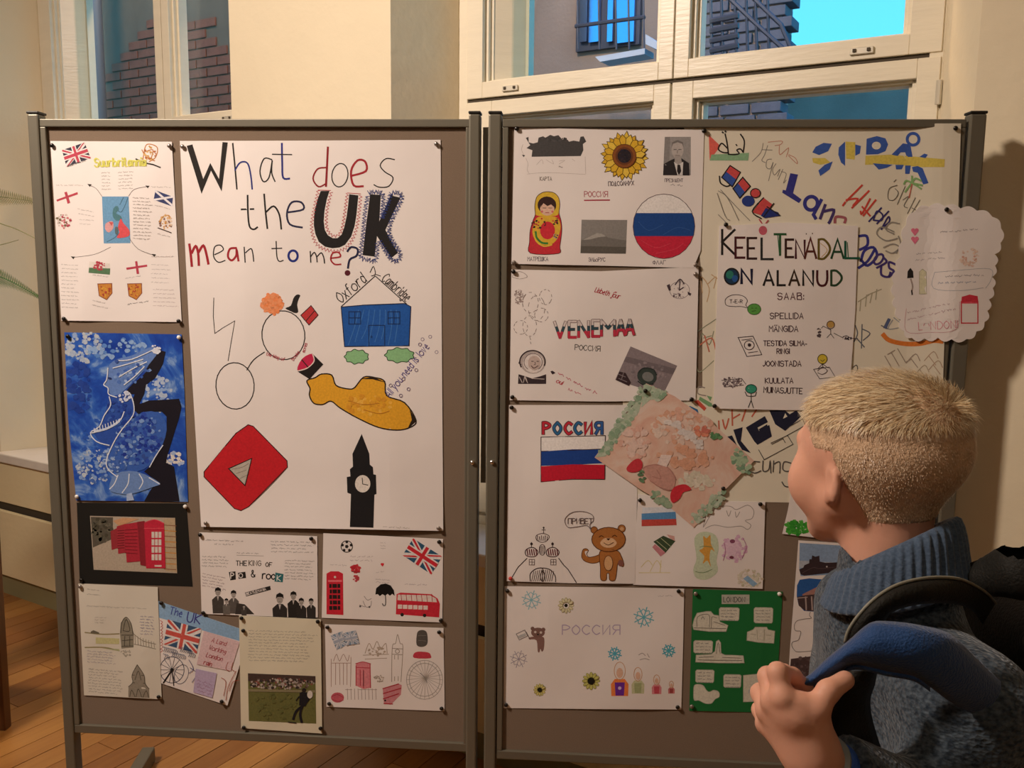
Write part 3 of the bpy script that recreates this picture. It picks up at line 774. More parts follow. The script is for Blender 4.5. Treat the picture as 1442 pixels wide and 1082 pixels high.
S('lettering', K, 6, [(195, 630), (240, 605), (225, 580), (195, 590), (190, 640), (215, 670), (250, 660)])
S('lettering', 'A02430', 11, [(308, 595), (275, 600), (265, 640), (285, 660), (308, 635), (310, 600), (320, 662)])
S('lettering', K, 6, [(350, 590), (355, 670)], [(357, 620), (385, 598), (395, 620), (400, 665)])
S('lettering', K, 6, [(518, 560), (522, 640), (535, 665), (555, 660)], [(495, 598), (548, 596)])
O('lettering', '24307E', 12, 607, 636, 24, 28)
S('lettering', K, 6, [(697, 612), (700, 670)], [(700, 640), (718, 618), (730, 640), (733, 668)], [(733, 640), (755, 620), (768, 645), (772, 675)])
S('lettering', 'A82A34', 8, [(808, 648), (855, 640), (845, 618), (815, 622), (805, 655), (825, 680), (858, 680)])
S('lettering', '24284a', 10, [(892, 612), (912, 590), (945, 600), (940, 635), (905, 655), (895, 700)]); E('lettering', '5a1c28', 893, 726, 15)
V(260, 370, 2.776)
D = 'doodle'
S('lightning_drawing', K, 3, [(114, 138), (112, 210), (118, 277), (150, 255), (196, 228), (182, 310), (170, 384)], sm=False)
O('glasses_drawing', K, 4, 197, 482, 75, 91, -4); O('glasses_drawing', K, 4, 386, 284, 84, 96, -8); S('glasses_drawing', K, 4, [(243, 420), (270, 380), (312, 350)])
E('orange_splash', 'F0986A', 342, 160, 38, 38)
blob('orange_splash', '', 342, 160, 40, 110, 11, 1.05, 1, rr=7, cols=['F0905C', 'EE9A6A', 'E88850'])
F('hat_drawing', K, [(394, 178), (415, 168), (425, 140), (438, 125), (452, 128), (446, 142), (440, 165), (444, 192), (432, 197), (410, 188)], True)
F('book_drawing', 'C03A3C', [(494, 168), (522, 205), (486, 244), (454, 206)]); PL('book_drawing', '3a2020', 3, [(494, 168), (522, 205), (486, 244), (454, 206)]); LN('book_drawing', '3a2020', 3, [(474, 228), (508, 188)])
LN('house_drawing', K, 3.5, [(612, 172), (745, 52), (882, 175)]); F('house_drawing', '1F58A8', [(612, 174), (700, 166), (860, 160), (884, 172), (877, 325), (625, 328)]); PL('house_drawing', '1c2444', 3.5, [(612, 174), (700, 166), (860, 160), (884, 172), (877, 325), (625, 328)])
S('house_drawing', '3E76BE', 3, *[[(640 + k * 26, 322 - (k % 3) * 12), (665 + k * 24, 250 - (k % 2) * 20), (680 + k * 21, 185)] for k in range(8)])
for x in (642, 795): PL('house_drawing', '16305e', 3, R4(x, 192, x + 46, 240)); LN('house_drawing', '16305e', 3, [(x + 23, 192), (x + 23, 240)], [(x, 216), (x + 46, 216)])
PL('house_drawing', '16305e', 3, R4(720, 245, 782, 326)); O('house_drawing', '16305e', 2, 730, 290, 3)
for cx, cy, rx, ry in ((672, 368, 46, 27), (840, 362, 56, 28)):
    P_ = [(cx + rx * (.94 + .12 * (k % 2)) * cos(k * pi / 9), cy + ry * (.9 + .2 * (k % 2)) * sin(k * pi / 9)) for k in range(18)]
    F('cloud_drawing', '8CC08A', P_, True); PL('cloud_drawing', '2c4a30', 3, P_, True)
T('lettering', K, 3.5, 'Oxford', 612, 160, 44, -41, .66, slant=.15); T('lettering', K, 3, 'Cambridge', 768, 68, 38, 41, .52, slant=.1)
S('lettering', K, 3, [(725, 38), (738, 15), (745, 45), (730, 52)], [(745, 45), (765, 52)])
F('submarine_drawing', 'E3A62C', [(478, 462), (510, 450), (535, 436), (575, 440), (592, 480), (640, 494), (665, 488), (700, 448), (745, 450), (782, 465), (790, 520), (860, 548), (895, 600), (880, 640), (830, 655), (760, 645), (680, 610), (610, 570), (572, 542), (540, 555), (505, 550), (488, 520), (490, 492)], True)
PL('submarine_drawing', '2a1c10', 5, [(478, 462), (510, 450), (535, 436), (575, 440), (592, 480), (640, 494), (665, 488), (700, 448), (745, 450), (782, 465), (790, 520), (860, 548), (905, 618), (880, 645), (830, 655), (760, 645), (680, 610), (610, 570), (572, 542), (540, 555), (505, 550), (488, 520), (490, 492)], True)
F('submarine_drawing', '2a1c10', [(880, 575), (907, 620), (870, 652), (888, 615)]); F('submarine_drawing', '2a1c10', [(688, 455), (735, 446), (788, 470), (735, 456)])
blob('submarine_drawing', '', 720, 555, 95, 40, 5, 1, .4, rr=9, cols=['D8962A', 'ECB548', 'E0A030'])
S('submarine_drawing', 'C08028', 2.5, [(640, 540), (700, 555), (760, 550)], [(700, 575), (760, 590), (800, 580)])
F('slice_drawing', '1f1a18', [(440, 425), (500, 356), (542, 398), (488, 456)]); F('slice_drawing', 'C82850', [(440, 420), (460, 375), (500, 356), (505, 385), (480, 415)], True); S('slice_drawing', 'E8D8D0', 4, [(442, 424), (480, 412), (506, 385), (500, 358)]); LN('slice_drawing', K, 4, [(458, 380), (482, 408)])
T('lettering', '5A4E92', 2.5, 'All you need is love', 802, 528, 30, -52, .68, slant=.1); 
for x, y in ((805, 480), (855, 455), (875, 495), (845, 520), (920, 320), (985, 350), (905, 420), (930, 300), (960, 290)): O('lettering', '7a6a8a', 2, x, y, 6)
T('lettering', 'B84C5C', 2, 'the king of', 318, 362, 13, 18, .8); T('lettering', 'B84C5C', 2, 'books', 425, 384, 13, -52, .8); T('lettering', 'B84C5C', 2, 'movies', 470, 352, 13, -75, .7)
F('play_button_drawing', 'C8202A', [(248, 634), (268, 640), (400, 775), (402, 800), (250, 955), (220, 970), (195, 962), (76, 838), (76, 818), (200, 668)], False)
PL('play_button_drawing', '3a1414', 3.5, [(248, 634), (268, 640), (400, 775), (402, 800), (250, 955), (220, 970), (195, 962), (76, 838), (76, 818), (200, 668)])
F('play_button_drawing', 'BDB4A8', [(172, 806), (262, 766), (236, 872)]); PL('play_button_drawing', '2a1a18', 4, [(172, 806), (262, 766), (236, 872)])
S('play_button_drawing', '8a8078', 2, [(185, 808), (225, 800), (250, 785)], [(200, 825), (240, 812)], [(215, 845), (245, 830)])
F('clock_tower_drawing', '1c1a1c', [(692, 670), (722, 748), (724, 790), (736, 800), (738, 828), (748, 830), (750, 905), (742, 908), (738, 1037), (646, 1034), (650, 905), (636, 900), (634, 838), (648, 836), (646, 808), (658, 798), (656, 748)])
E('clock_tower_drawing', 'E4DCD4', 696, 865, 30, 34); LN('clock_tower_drawing', K, 3, [(696, 866), (694, 842)], [(696, 866), (716, 870)])
SCR('handwriting', 'a09890', 1.5, 770, 1034, 910, 1040, 1, h=6)
PIN([('g', 4, 32, 'top left corner'), ('g', 984, 10, 'top right corner')], 'big WHAT DOES THE UK poster') if 0 else None
V(250, 190, 3.731); PIN([('g', 28, 62, 'top left corner'), ('g', 1360, 48, 'top right corner')], 'big WHAT DOES THE UK poster')
PIN([('g', 150, 2040, 'bottom left corner'), ('g', 1372, 2066, 'bottom right corner')], 'big WHAT DOES THE UK poster')
Paper.cur.done()
# ---- sheet 3: blue painting
V(80, 450, 2.847)
def painting(nm, cols, pos, scale, dist=1.5):
    m = bpy.data.materials.new(nm); m.use_nodes = True; n = m.node_tree.nodes; L = m.node_tree.links; bs = n['Principled BSDF']
    t = n.new('ShaderNodeTexCoord'); z = n.new('ShaderNodeTexNoise'); z.inputs['Scale'].default_value = scale; z.inputs['Detail'].default_value = 6; z.inputs['Distortion'].default_value = dist; z.inputs['Roughness'].default_value = .62
    c = n.new('ShaderNodeValToRGB'); L.new(t.outputs['Object'], z.inputs['Vector']); L.new(z.outputs['Fac'], c.inputs[0]); L.new(c.outputs[0], bs.inputs['Base Color'])
    e = c.color_ramp.elements; e[0].position = pos[0]; e[0].color = sl(cols[0]) + (1,); e[1].position = pos[-1]; e[1].color = sl(cols[-1]) + (1,)
    for p, k in zip(pos[1:-1], cols[1:-1]): e.new(p).color = sl(k) + (1,)
    bs.inputs['Roughness'].default_value = .38
    return m
BLUEP = painting('blue_wash', ['1A3E9E', '2350B4', '3A6CC4', '8FB0DC', 'D8DCE0'], [.34, .46, .55, .66, .78], 9)
Paper('painting', 'blue and white painting of a bowed woman in profile against black branches', 'painting', [(30, 52), (500, 60), (512, 300), (526, 732), (78, 726), (45, 400)], .001, BLUEP, .003, ph=.4)
blob('paint_dabs', '', 110, 110, 75, 80, 31, 1, .8, rr=9, cols=['B8C0C8', '90A8D0', 'A8B8D0']); blob('paint_dabs', '', 400, 300, 60, 60, 33, 1, 1.3, rr=8, cols=['90ACD8', 'B0C0D8']); blob('paint_dabs', '', 150, 590, 75, 110, 34, 1, .9, rr=7, cols=['A8B8D0', '7C9CD0', 'B8C4D0', '4468B0'])
blob('paint_dabs', '', 90, 280, 60, 70, 35, .8, 1.8, rr=12, cols=['1C3C94', '2048A8', '24449A']); blob('paint_dabs', '', 170, 480, 90, 40, 36, .8, .9, rr=8, cols=['2C58B4', '7C9CD4']); blob('paint_dabs', '', 470, 560, 50, 40, 37, 1, .5, rr=7, cols=['E0DCD8', 'A8BCE0']); blob('paint_dabs', '', 230, 110, 90, 70, 38, 1.4, .5, rr=8, cols=['5C88CC', '8CACD8'])
F('dark_branch', '181420', [(412, 122), (436, 130), (425, 180), (395, 235), (358, 262), (350, 300), (330, 340), (370, 325), (440, 322), (490, 318), (500, 350), (492, 390), (470, 460), (445, 540), (438, 575), (470, 590), (492, 730), (350, 730), (372, 690), (400, 650), (350, 610), (372, 590), (400, 545), (425, 500), (440, 440), (440, 390), (420, 370), (340, 372), (302, 400), (290, 350), (312, 300), (265, 300), (300, 262), (350, 220), (385, 150)])
F('figure_painting', '6485C4', [(205, 190), (240, 160), (300, 145), (380, 110), (405, 130), (370, 180), (330, 225), (295, 262), (262, 292), (245, 310), (215, 300), (205, 275), (190, 262), (202, 240)], True)
F('figure_painting', '2A4EA4', [(215, 312), (290, 300), (308, 360), (300, 400), (250, 450), (215, 520), (150, 460), (180, 410), (200, 350)], True)
F('figure_painting', '3860B4', [(330, 380), (400, 372), (440, 420), (425, 500), (372, 585), (300, 615), (225, 610), (200, 570), (215, 520), (255, 450)], True)
blob('figure_painting', '', 330, 480, 95, 200, 41, .95, 1.1, rr=8, cols=['2240A0', '2C4CAC', '5478C0', '7C9CD0', '34509C', '1C3490'])
blob('figure_painting', '', 235, 560, 55, 70, 42, 1, 1, rr=6, cols=['7C9CD0', '9CB4DC', '4468B4'])
F('figure_painting', '6C8CC4', [(235, 620), (320, 610), (412, 655), (385, 672), (300, 700), (245, 698), (210, 680)], True); F('figure_painting', 'A8BCE0', [(280, 700), (300, 695), (310, 725), (280, 728)])
blob('figure_painting', '', 290, 210, 80, 90, 61, 1.1, .6, rr=7, cols=['4C70B8', '7C9CD4', '5C80C0', '9CB4DC', '3C60B0'], cond=lambda x, y: abs(y - (300 - (x - 200) * .78)) < 45 and 205 < x < 385)
blob('figure_painting', '', 245, 380, 60, 70, 62, .8, 1.2, rr=7, cols=['1E3C94', '2C50AC', '26469C', '3C64B8'])
S('figure_painting', 'DCE4F0', 4, [(205, 195), (200, 240), (188, 262), (205, 275), (208, 300), (240, 312)], [(240, 165), (300, 160), (390, 120)], [(225, 195), (280, 180), (345, 160)], [(250, 230), (300, 200), (360, 170)], [(270, 262), (310, 230), (350, 190)], [(210, 310), (215, 345), (190, 385), (170, 430), (135, 455), (160, 490), (210, 505)], [(295, 300), (308, 340), (305, 385), (262, 440), (230, 490), (200, 560), (205, 600), (240, 630)], [(140, 455), (200, 440), (250, 410), (270, 370)], [(425, 505), (395, 550), (372, 592)], [(245, 625), (230, 660), (212, 680)], [(290, 620), (285, 660), (262, 695)], [(330, 620), (345, 650), (330, 680)], [(370, 635), (395, 650), (412, 660)])
S('figure_painting', 'C8D4EC', 7, [(150, 448), (170, 445), (190, 440), (215, 430), (235, 418), (255, 400)]); S('figure_painting', 'DCE4F0', 3, *[[(150 + k * 11, 436 - k * 4), (152 + k * 11, 452 - k * 4.5)] for k in range(10)])
E('figure_painting', '20306c', 212, 236, 8, 4, 10); E('figure_painting', '3a58a0', 240, 168, 8); E('figure_painting', '3a58a0', 325, 182, 7); blob('figure_painting', 'DCE0EC', 395, 120, 18, 14, 3, rr=6); blob('figure_painting', 'D0D8EC', 270, 310, 22, 24, 4, rr=6)
PIN([('k', 46, 68, 'top left corner'), ('w', 491, 72, 'top right corner'), ('w', 82, 710, 'bottom left corner'), ('w', 516, 750, 'bottom right corner')], 'blue painting of a woman'); Paper.cur.done()
# ---- sheet 4: red telephone boxes on a black mount
BLK = papermat('black_card', '1a1814', .75)
Paper('mounted_drawing', 'drawing of a row of red telephone boxes on a black card mount', 'drawing', [(80, 735), (520, 738), (545, 1072), (92, 1058)], .0003, BLK)
A = 'telephone_box_drawing'
F('picture', 'B4A694', [(133, 788), (474, 796), (482, 1018), (148, 1004)]); F('picture', '5a5448', [(136, 792), (225, 794), (225, 880), (145, 915)]); blob('picture', '', 180, 845, 45, 70, 12, .9, 1.1, rr=7, cols=['4a4638', '5c584a', '6a6656'])
F('picture', 'C89A72', [(225, 808), (265, 795), (330, 800), (250, 830)]); F('picture', 'B8A282', [(428, 800), (474, 798), (482, 1014), (436, 1010)])
for k in range(9): LN('picture', 'C8862E' if k % 2 else '8a5a40', 3, [(430, 825 + k * 22), (478, 828 + k * 22)])
for pts, c in (([(215, 850), (245, 835), (250, 915), (220, 925)], '9A3038'), ([(240, 830), (275, 820), (280, 935), (246, 940)], 'A8303C'), ([(270, 822), (328, 812), (335, 970), (280, 975)], 'B02C3C'), ([(322, 812), (352, 808), (358, 990), (335, 985)], '8E2430'), ([(350, 818), (395, 802), (430, 820), (436, 998), (358, 998)], 'C42840')):
    F(A, c, pts)
for k in range(8): LN(A, '7c1c28', 3, [(274, 845 + k * 13), (322, 842 + k * 14)]); LN(A, '741a24', 3, [(244, 848 + k * 10), (270, 846 + k * 10)])
LN(A, '8a2430', 3, [(330, 820), (340, 985)])
for i in range(4):
    for j in range(3): F(A, 'D8D0C8', R4(380 + j * 14, 852 + i * 30, 391 + j * 14, 876 + i * 30))
F(A, 'D8C8C0', R4(392, 985, 420, 992)); S(A, 'E05060', 3, [(352, 815), (392, 803), (430, 818)], [(350, 838), (430, 838)])
Paper.cur.done()
PIN([('k', 100, 1045, 'bottom left edge')], 'telephone box drawing mount')
# ---- sheet 5: pencil sketch of bridge
V(100, 740, 3.165)
Paper('sketch', 'pale sheet with pencil sketches of a bridge tower and pinnacle, lower left of left board', 'drawing', [(32, 260), (386, 276), (404, 776), (58, 758)], .0022, papermat('pale_sketch_paper', 'DCD6C8'), .003, ph=3)
S('bridge_drawing', '948A60', 5, [(62, 478), (140, 486), (215, 484)], [(62, 545), (150, 545), (215, 560)]); F('bridge_drawing', 'C8C490', [(110, 500), (215, 505), (215, 530), (110, 528)]); F('bridge_drawing', 'AEB088', [(140, 548), (215, 552), (215, 562)])
F('bridge_drawing', '8E8878', [(218, 480), (222, 435), (245, 408), (268, 440), (280, 485), (278, 545), (225, 550)]); S('bridge_drawing', '4A463C', 3, [(222, 480), (226, 435), (246, 410), (268, 440), (276, 485)], [(232, 470), (246, 420), (262, 470), (232, 470)], [(225, 490), (276, 490)], [(228, 515), (276, 510)], [(225, 540), (278, 538)], [(240, 495), (238, 540)], [(262, 495), (262, 540)])
blob('bridge_drawing', '', 245, 570, 24, 26, 3, 1, .7, rr=4, cols=['A8A294', 'B8B2A4']); S('bridge_drawing', '8a8474', 2.5, [(280, 485), (320, 515), (378, 530)], [(280, 530), (330, 540), (378, 552)]); LN('bridge_drawing', '9a9484', 2, *[[(285 + k * 12, 492 + k * 4), (287 + k * 12, 532 + k * 2)] for k in range(8)])
F('bridge_drawing', '6a6454', [(88, 474), (100, 468), (125, 478), (125, 484), (88, 482)])
F('tower_drawing', '968E80', [(295, 622), (325, 668), (330, 705), (348, 730), (350, 770), (255, 766), (256, 720), (275, 700), (272, 668)]); S('tower_drawing', '5A5448', 3, [(295, 622), (325, 668), (330, 705), (348, 730)], [(295, 622), (272, 668), (275, 700), (256, 720)], [(272, 668), (325, 670)], [(275, 702), (330, 705)], [(262, 765), (270, 735), (285, 765)], [(290, 766), (300, 730), (315, 767)], [(320, 768), (335, 738), (346, 768)], [(285, 690), (300, 650), (312, 690)])
SCR('handwriting', '8a8274', 2, 70, 285, 130, 290, 2, 22, 5); SCR('handwriting', '9a9284', 2, 68, 360, 370, 374, 1, 14, 5); SCR('handwriting', '8C84A0', 2, 305, 405, 378, 410, 7, 13, 5); SCR('handwriting', 'aaa294', 2, 105, 410, 160, 412, 3, 12, 5); SCR('handwriting', '8a8278', 2, 75, 640, 235, 655, 9, 12.5, 5); SCR('handwriting', 'a098a0', 2, 70, 560, 200, 570, 5, 12, 5)
PIN([('k', 392, 764, 'bottom right corner')], 'bridge sketch sheet'); PIN([('g', 42, 272, 'top left corner')], 'bridge sketch sheet'); Paper.cur.done()
# ---- sheet 6: The UK, tilted
Paper('leaflet', 'tilted sheet headed The UK on a blue band with flag and big wheel', 'drawing', [(388, 338), (780, 470), (782, 525), (697, 804), (388, 700)], .0014, PW, .003, ph=1.6)
F('blue_band', '8FB4D8', [(390, 338), (780, 470), (770, 522), (392, 412)])
T('lettering', '4A58A0', 4.5, 'The', 438, 395, 32, 14, .8); T('lettering', '44448C', 5.5, 'UK', 515, 428, 42, 12, .9)
UJ('union_flag_drawing', [(432, 420), (582, 462), (560, 572), (412, 530)], '3E5A7A', 'D05A50')
S('wheel_drawing', '3a4258', 3, ell(450, 645, 54, 58, 0, 20), closed=True); S('wheel_drawing', '5a5a6a', 2.5, ell(492, 665, 30, 44, 20, 16), closed=True)
LN('wheel_drawing', '3a3a48', 2, *[[(450, 645), (450 + 52 * cos(t), 645 + 56 * sin(t))] for t in [k * pi / 7 for k in range(14)]]); LN('wheel_drawing', K, 7, [(450, 645), (412, 703)]); LN('wheel_drawing', K, 4, [(450, 645), (458, 715)]); E('wheel_drawing', K, 450, 645, 8)
S('pattern_drawing', 'C05A50', 2.5, *[[(398 + 5 * (k % 3), 425 + k * 14), (408, 432 + k * 14), (400, 440 + k * 14)] for k in range(10)]); S('pattern_drawing', '44506c', 2, *[[(408 + (k * 37) % 140, 540 + (k * 23) % 45), (418 + (k * 37) % 140, 550 + (k * 23) % 45), (412 + (k * 37) % 140, 562 + (k * 23) % 45)] for k in range(30)])
S('pattern_drawing', '5A5A88', 2.5, [(525, 600), (545, 640), (525, 660)], [(530, 635), (560, 660), (540, 700)])
F('text_panel', 'E0C4C8', [(592, 470), (752, 520), (712, 650), (560, 620)]); F('text_panel', 'C0B0D0', [(556, 640), (650, 660), (630, 770), (545, 745)])
for k, t in enumerate(('A Land', 'Working', 'London', 'rain')): T('handwriting', 'B05860', 2.8, t, 625 - k * 12, 520 + k * 33, 20, 16, .8, slant=.2)
SCR('handwriting', '8a5a88', 2.5, 560, 690, 640, 715, 4, 15, 7); S('pattern_drawing', 'A8503C', 2.5, [(690, 780), (700, 720), (735, 650)], [(680, 760), (690, 700), (670, 680)], [(705, 740), (720, 700), (750, 690)], [(700, 610), (690, 640), (705, 650)], [(722, 612), (715, 640), (728, 650)])
PIN([('k', 404, 346, 'top left corner')], 'tilted sheet headed The UK'); PIN([('k', 673, 785, 'bottom right corner')], 'tilted sheet headed The UK')
Paper.cur.done()
# ---- sheet 7: pop and rock
V(270, 740, 3.605)
Paper('poster', 'white sheet about pop and rock with two black and white band cut-outs', 'poster', [(38, 36), (637, 56), (640, 468), (480, 466), (50, 450)], .0012, PW, .002, ph=.2)
SCR('handwriting', '6a6260', 2, 65, 75, 270, 82, 1, 16, 6); SCR('handwriting', '6a6260', 2, 110, 96, 215, 98, 1, 16, 6); SCR('handwriting', '6a6260', 2, 400, 82, 625, 88, 4, 17, 6); SCR('handwriting', '6a6260', 2, 228, 140, 365, 145, 1, 16, 6); LN('handwriting', '6a6260', 1.5, [(228, 152), (365, 156)])
SCR('handwriting', '6a6260', 2, 50, 158, 190, 163, 4, 16, 6); SCR('handwriting', '7a5a60', 2, 52, 245, 180, 270, 5, 15, 6); SCR('handwriting', '6a6260', 2, 470, 178, 630, 184, 7, 15.5, 6)
T('cut_out_lettering', K, 4, 'THE', 225, 205, 24, 0, .9); T('cut_out_lettering', '4a4038', 3.5, 'KING', 290, 205, 26, 1, .85); T('cut_out_lettering', '4a4038', 4, 'OF', 375, 210, 22, 4, .9)
F('cut_out_lettering', K, [(188, 238), (222, 234), (224, 276), (196, 280)]); T('cut_out_lettering', 'E8E0DC', 5, 'P', 198, 270, 28, 0, .8); F('cut_out_lettering', K, [(234, 242), (272, 236), (276, 268), (238, 272)]); T('cut_out_lettering', 'E8E0DC', 4, 'o', 240, 266, 32, 0, .8); T('cut_out_lettering', K, 5, '&', 302, 262, 32, 0, .9)
T('cut_out_lettering', K, 6, 'roc', 358, 272, 38, 3, .75); F('cut_out_lettering', '2C6E72', [(425, 240), (466, 248), (462, 290), (420, 286)]); T('cut_out_lettering', 'DDE4E0', 4, 'K', 432, 282, 28, 4)
F('cut_out_lettering', K, [(270, 342), (398, 308), (402, 328), (276, 362)]); T('cut_out_lettering', 'E8E0DC', 2.5, 'BEATLEMANIA', 278, 356, 12, -15, .95)
def figure(x, y, s, coat, seed):
    P_ = 'band_photograph'
    F(P_, coat, [(x - 26 * s, y + 110 * s), (x - 30 * s, y + 40 * s), (x - 10 * s, y + 22 * s), (x + 12 * s, y + 22 * s), (x + 30 * s, y + 40 * s), (x + 30 * s, y + 110 * s)])
    E(P_, 'A8A09A', x, y + 4 * s, 13 * s, 17 * s); F(P_, '1c1816', [(x - 16 * s, y + 2 * s), (x - 14 * s, y - 16 * s), (x, y - 24 * s), (x + 14 * s, y - 16 * s), (x + 16 * s, y + 2 * s), (x + 9 * s, y - 6 * s), (x - 9 * s, y - 6 * s)], False)
    F(P_, 'C8C0BC', [(x - 5 * s, y + 24 * s), (x + 5 * s, y + 24 * s), (x, y + 46 * s)]); LN(P_, K, 1.2 * s, [(x - 6 * s, y + 2 * s), (x - 3 * s, y + 2 * s)], [(x + 3 * s, y + 2 * s), (x + 6 * s, y + 2 * s)], [(x - 3 * s, y + 12 * s), (x + 3 * s, y + 12 * s)])
figure(212, 350, .9, '5a5450', 2); figure(133, 338, 1.0, '45403c', 1); figure(176, 385, .62, '6a645e', 3); F('band_photograph', '3a3532', [(228, 395), (270, 402), (318, 452), (220, 452)])
figure(265, 412, .45, '4a4440', 4); figure(516, 358, 1.0, '2a2624', 5); figure(606, 388, .78, '322e2c', 6); figure(556, 388, .85, '2e2a28', 7); figure(447, 372, 1.25, '322e2c', 8)
LN('band_photograph', '1c1816', 26, [(412, 458), (636, 462)]) if 0 else None
PIN([('k', 44, 48, 'top left corner'), ('k', 608, 67, 'top right corner'), ('k', 60, 444, 'bottom left corner')], 'pop and rock sheet'); Paper.cur.done()
# ---- sheet 8: bus, box, umbrella
Paper('drawing_sheet', 'white sheet with red telephone box, black umbrella, red double decker bus and football', 'drawing', [(668, 40), (1276, 70), (1272, 494), (660, 470)], .0012, PW, .002, ph=2)
E('football_drawing', 'E8E0DC', 787, 108, 29); O('football_drawing', K, 4, 787, 108, 29)
for k in range(5):
    a = -pi / 2 + k * 2 * pi / 5; E('football_drawing', K, 787 + 23 * cos(a), 108 + 23 * sin(a), 7)
E('football_drawing', K, 787, 108, 10, n=5)
UJ('union_flag_drawing', [(1124, 66), (1272, 160), (1216, 250), (1070, 152)], '2E5A78', 'D02C38')
X = 'telephone_box_drawing'; F(X, 'D0283A', [(684, 246), (705, 234), (745, 234), (768, 246), (770, 456), (684, 452)]); F(X, 'E87078', R4(692, 278, 762, 288)); E(X, 'E8D0C8', 727, 263, 6)
for k in range(5): F(X, '2a1c1c', R4(698 + (k % 2) * 3, 298 + k * 28, 754, 318 + k * 28)); 
LN(X, 'D0283A', 3, [(712, 292), (716, 440)], [(738, 292), (740, 440)])
blob('guard_drawing', '', 832, 222, 22, 34, 5, 1, 1, rr=7, cols=['C42C38', 'D04048']); blob('guard_drawing', 'C84850', 835, 270, 15, 16, 6, rr=6); LN('guard_drawing', '5a2c2c', 3, [(812, 235), (852, 240)])
E('heart_drawing', 'D8303C', 964, 197, 5); E('heart_drawing', 'D8303C', 971, 197, 5); F('heart_drawing', 'D8303C', [(959, 199), (976, 199), (968, 210)]); SCR('handwriting', 'a89ca0', 2, 928, 240, 985, 236, 1, h=8); SCR('handwriting', 'a89ca0', 2, 930, 275, 1020, 280, 2, 14, 6); SCR('handwriting', 'a08c90', 2, 800, 158, 925, 160, 2, 20, 7); SCR('handwriting', 'b0a4a4', 2, 700, 200, 790, 204, 1, 14, 6); SCR('handwriting', 'a09098', 2, 1078, 300, 1225, 302, 1, 14, 7); SCR('handwriting', 'b0a4a4', 2, 955, 90, 990, 90, 3, 14, 6)
X = 'umbrella_drawing'; F(X, '14110f', [(932, 352), (936, 320), (960, 300), (985, 296), (1010, 306), (1026, 330), (1030, 358), (1018, 348), (1006, 358), (994, 348), (982, 358), (968, 350), (955, 360), (944, 350)]); S(X, K, 4, [(983, 350), (984, 400), (974, 408), (968, 398)])
X = 'bus_drawing'; F(X, 'D02C3E', [(1040, 350), (1060, 342), (1215, 350), (1248, 372), (1260, 400), (1256, 468), (1036, 452)]); F(X, 'E4D4CC', [(1046, 352), (1210, 356), (1240, 372), (1246, 396), (1044, 380)])
LN(X, 'B02434', 3, *[[(1062 + k * 26, 350), (1066 + k * 26, 388)] for k in range(7)]); F(X, 'D02C3E', [(1042, 380), (1256, 392), (1256, 404), (1042, 400)])
for k in range(6): F(X, 'EAD8D2', R4(1046 + k * 26, 403 + k, 1068 + k * 26, 424 + k))
E(X, K, 1068, 454, 9); E(X, K, 1182, 458, 9)
S('footprint_drawing', '9a9090', 3, [(852, 405), (880, 415)], [(875, 360), (892, 380), (912, 372)], [(870, 385), (885, 415), (908, 410), (912, 385)]); E('footprint_drawing', '5a5454', 855, 412, 5); E('footprint_drawing', '5a5454', 902, 415, 5)
PIN([('k', 1257, 84, 'top right corner'), ('k', 1266, 482, 'bottom right corner')], 'sheet with bus and umbrella'); Paper.cur.done()
# ---- sheet 9: handwritten text and football photograph
Paper('letter_sheet', 'cream handwritten sheet with a football match photograph at its foot', 'sheet', [(240, 458), (655, 478), (662, 1058), (250, 1030)], .0028, papermat('yellowish_paper', 'E0D8C0'), .002, ph=1.2)
SCR('handwriting', '8e8676', 2.2, 285, 535, 640, 545, 11, 15, 6)
F('match_photograph', '6C6C3C', [(285, 752), (628, 766), (632, 1008), (290, 994)]); F('match_photograph', '4a3a34', [(285, 752), (628, 766), (629, 800), (286, 792)]); blob('match_photograph', '', 455, 805, 165, 240, 4, 1, .17, rr=6, cols=['A89C94', '5a4038', '8a5048', 'C0B4A8', '3a3430', '706058']); F('match_photograph', '8a8060', [(287, 832), (630, 838), (630, 850), (288, 845)]); blob('match_photograph', '', 455, 920, 165, 60, 9, 1, .42, rr=8, cols=['66683A', '70703E'])
S('match_photograph', '1f1c22', 12, [(560, 850), (575, 885), (560, 920)], [(560, 920), (530, 945), (515, 985)], [(560, 920), (550, 960), (558, 1000)]); F('match_photograph', '1f1c22', [(548, 850), (590, 848), (600, 880), (575, 920), (545, 915)]); E('match_photograph', '2a2020', 570, 838, 11); E('match_photograph', 'D8D0C8', 600, 860, 14, 20); LN('match_photograph', '1f1c22', 5, [(490, 1000), (530, 1004)]); LN('match_photograph', '1f1c22', 5, [(545, 870), (530, 890)])
PIN([('k', 254, 471, 'top left corner'), ('k', 641, 488, 'top right corner'), ('k', 266, 1026, 'bottom left corner'), ('k', 655, 1030, 'bottom right corner')], 'handwritten football sheet')
PIN([('k', 263, 534, 'upper left edge')], 'handwritten football sheet'); Paper.cur.done()
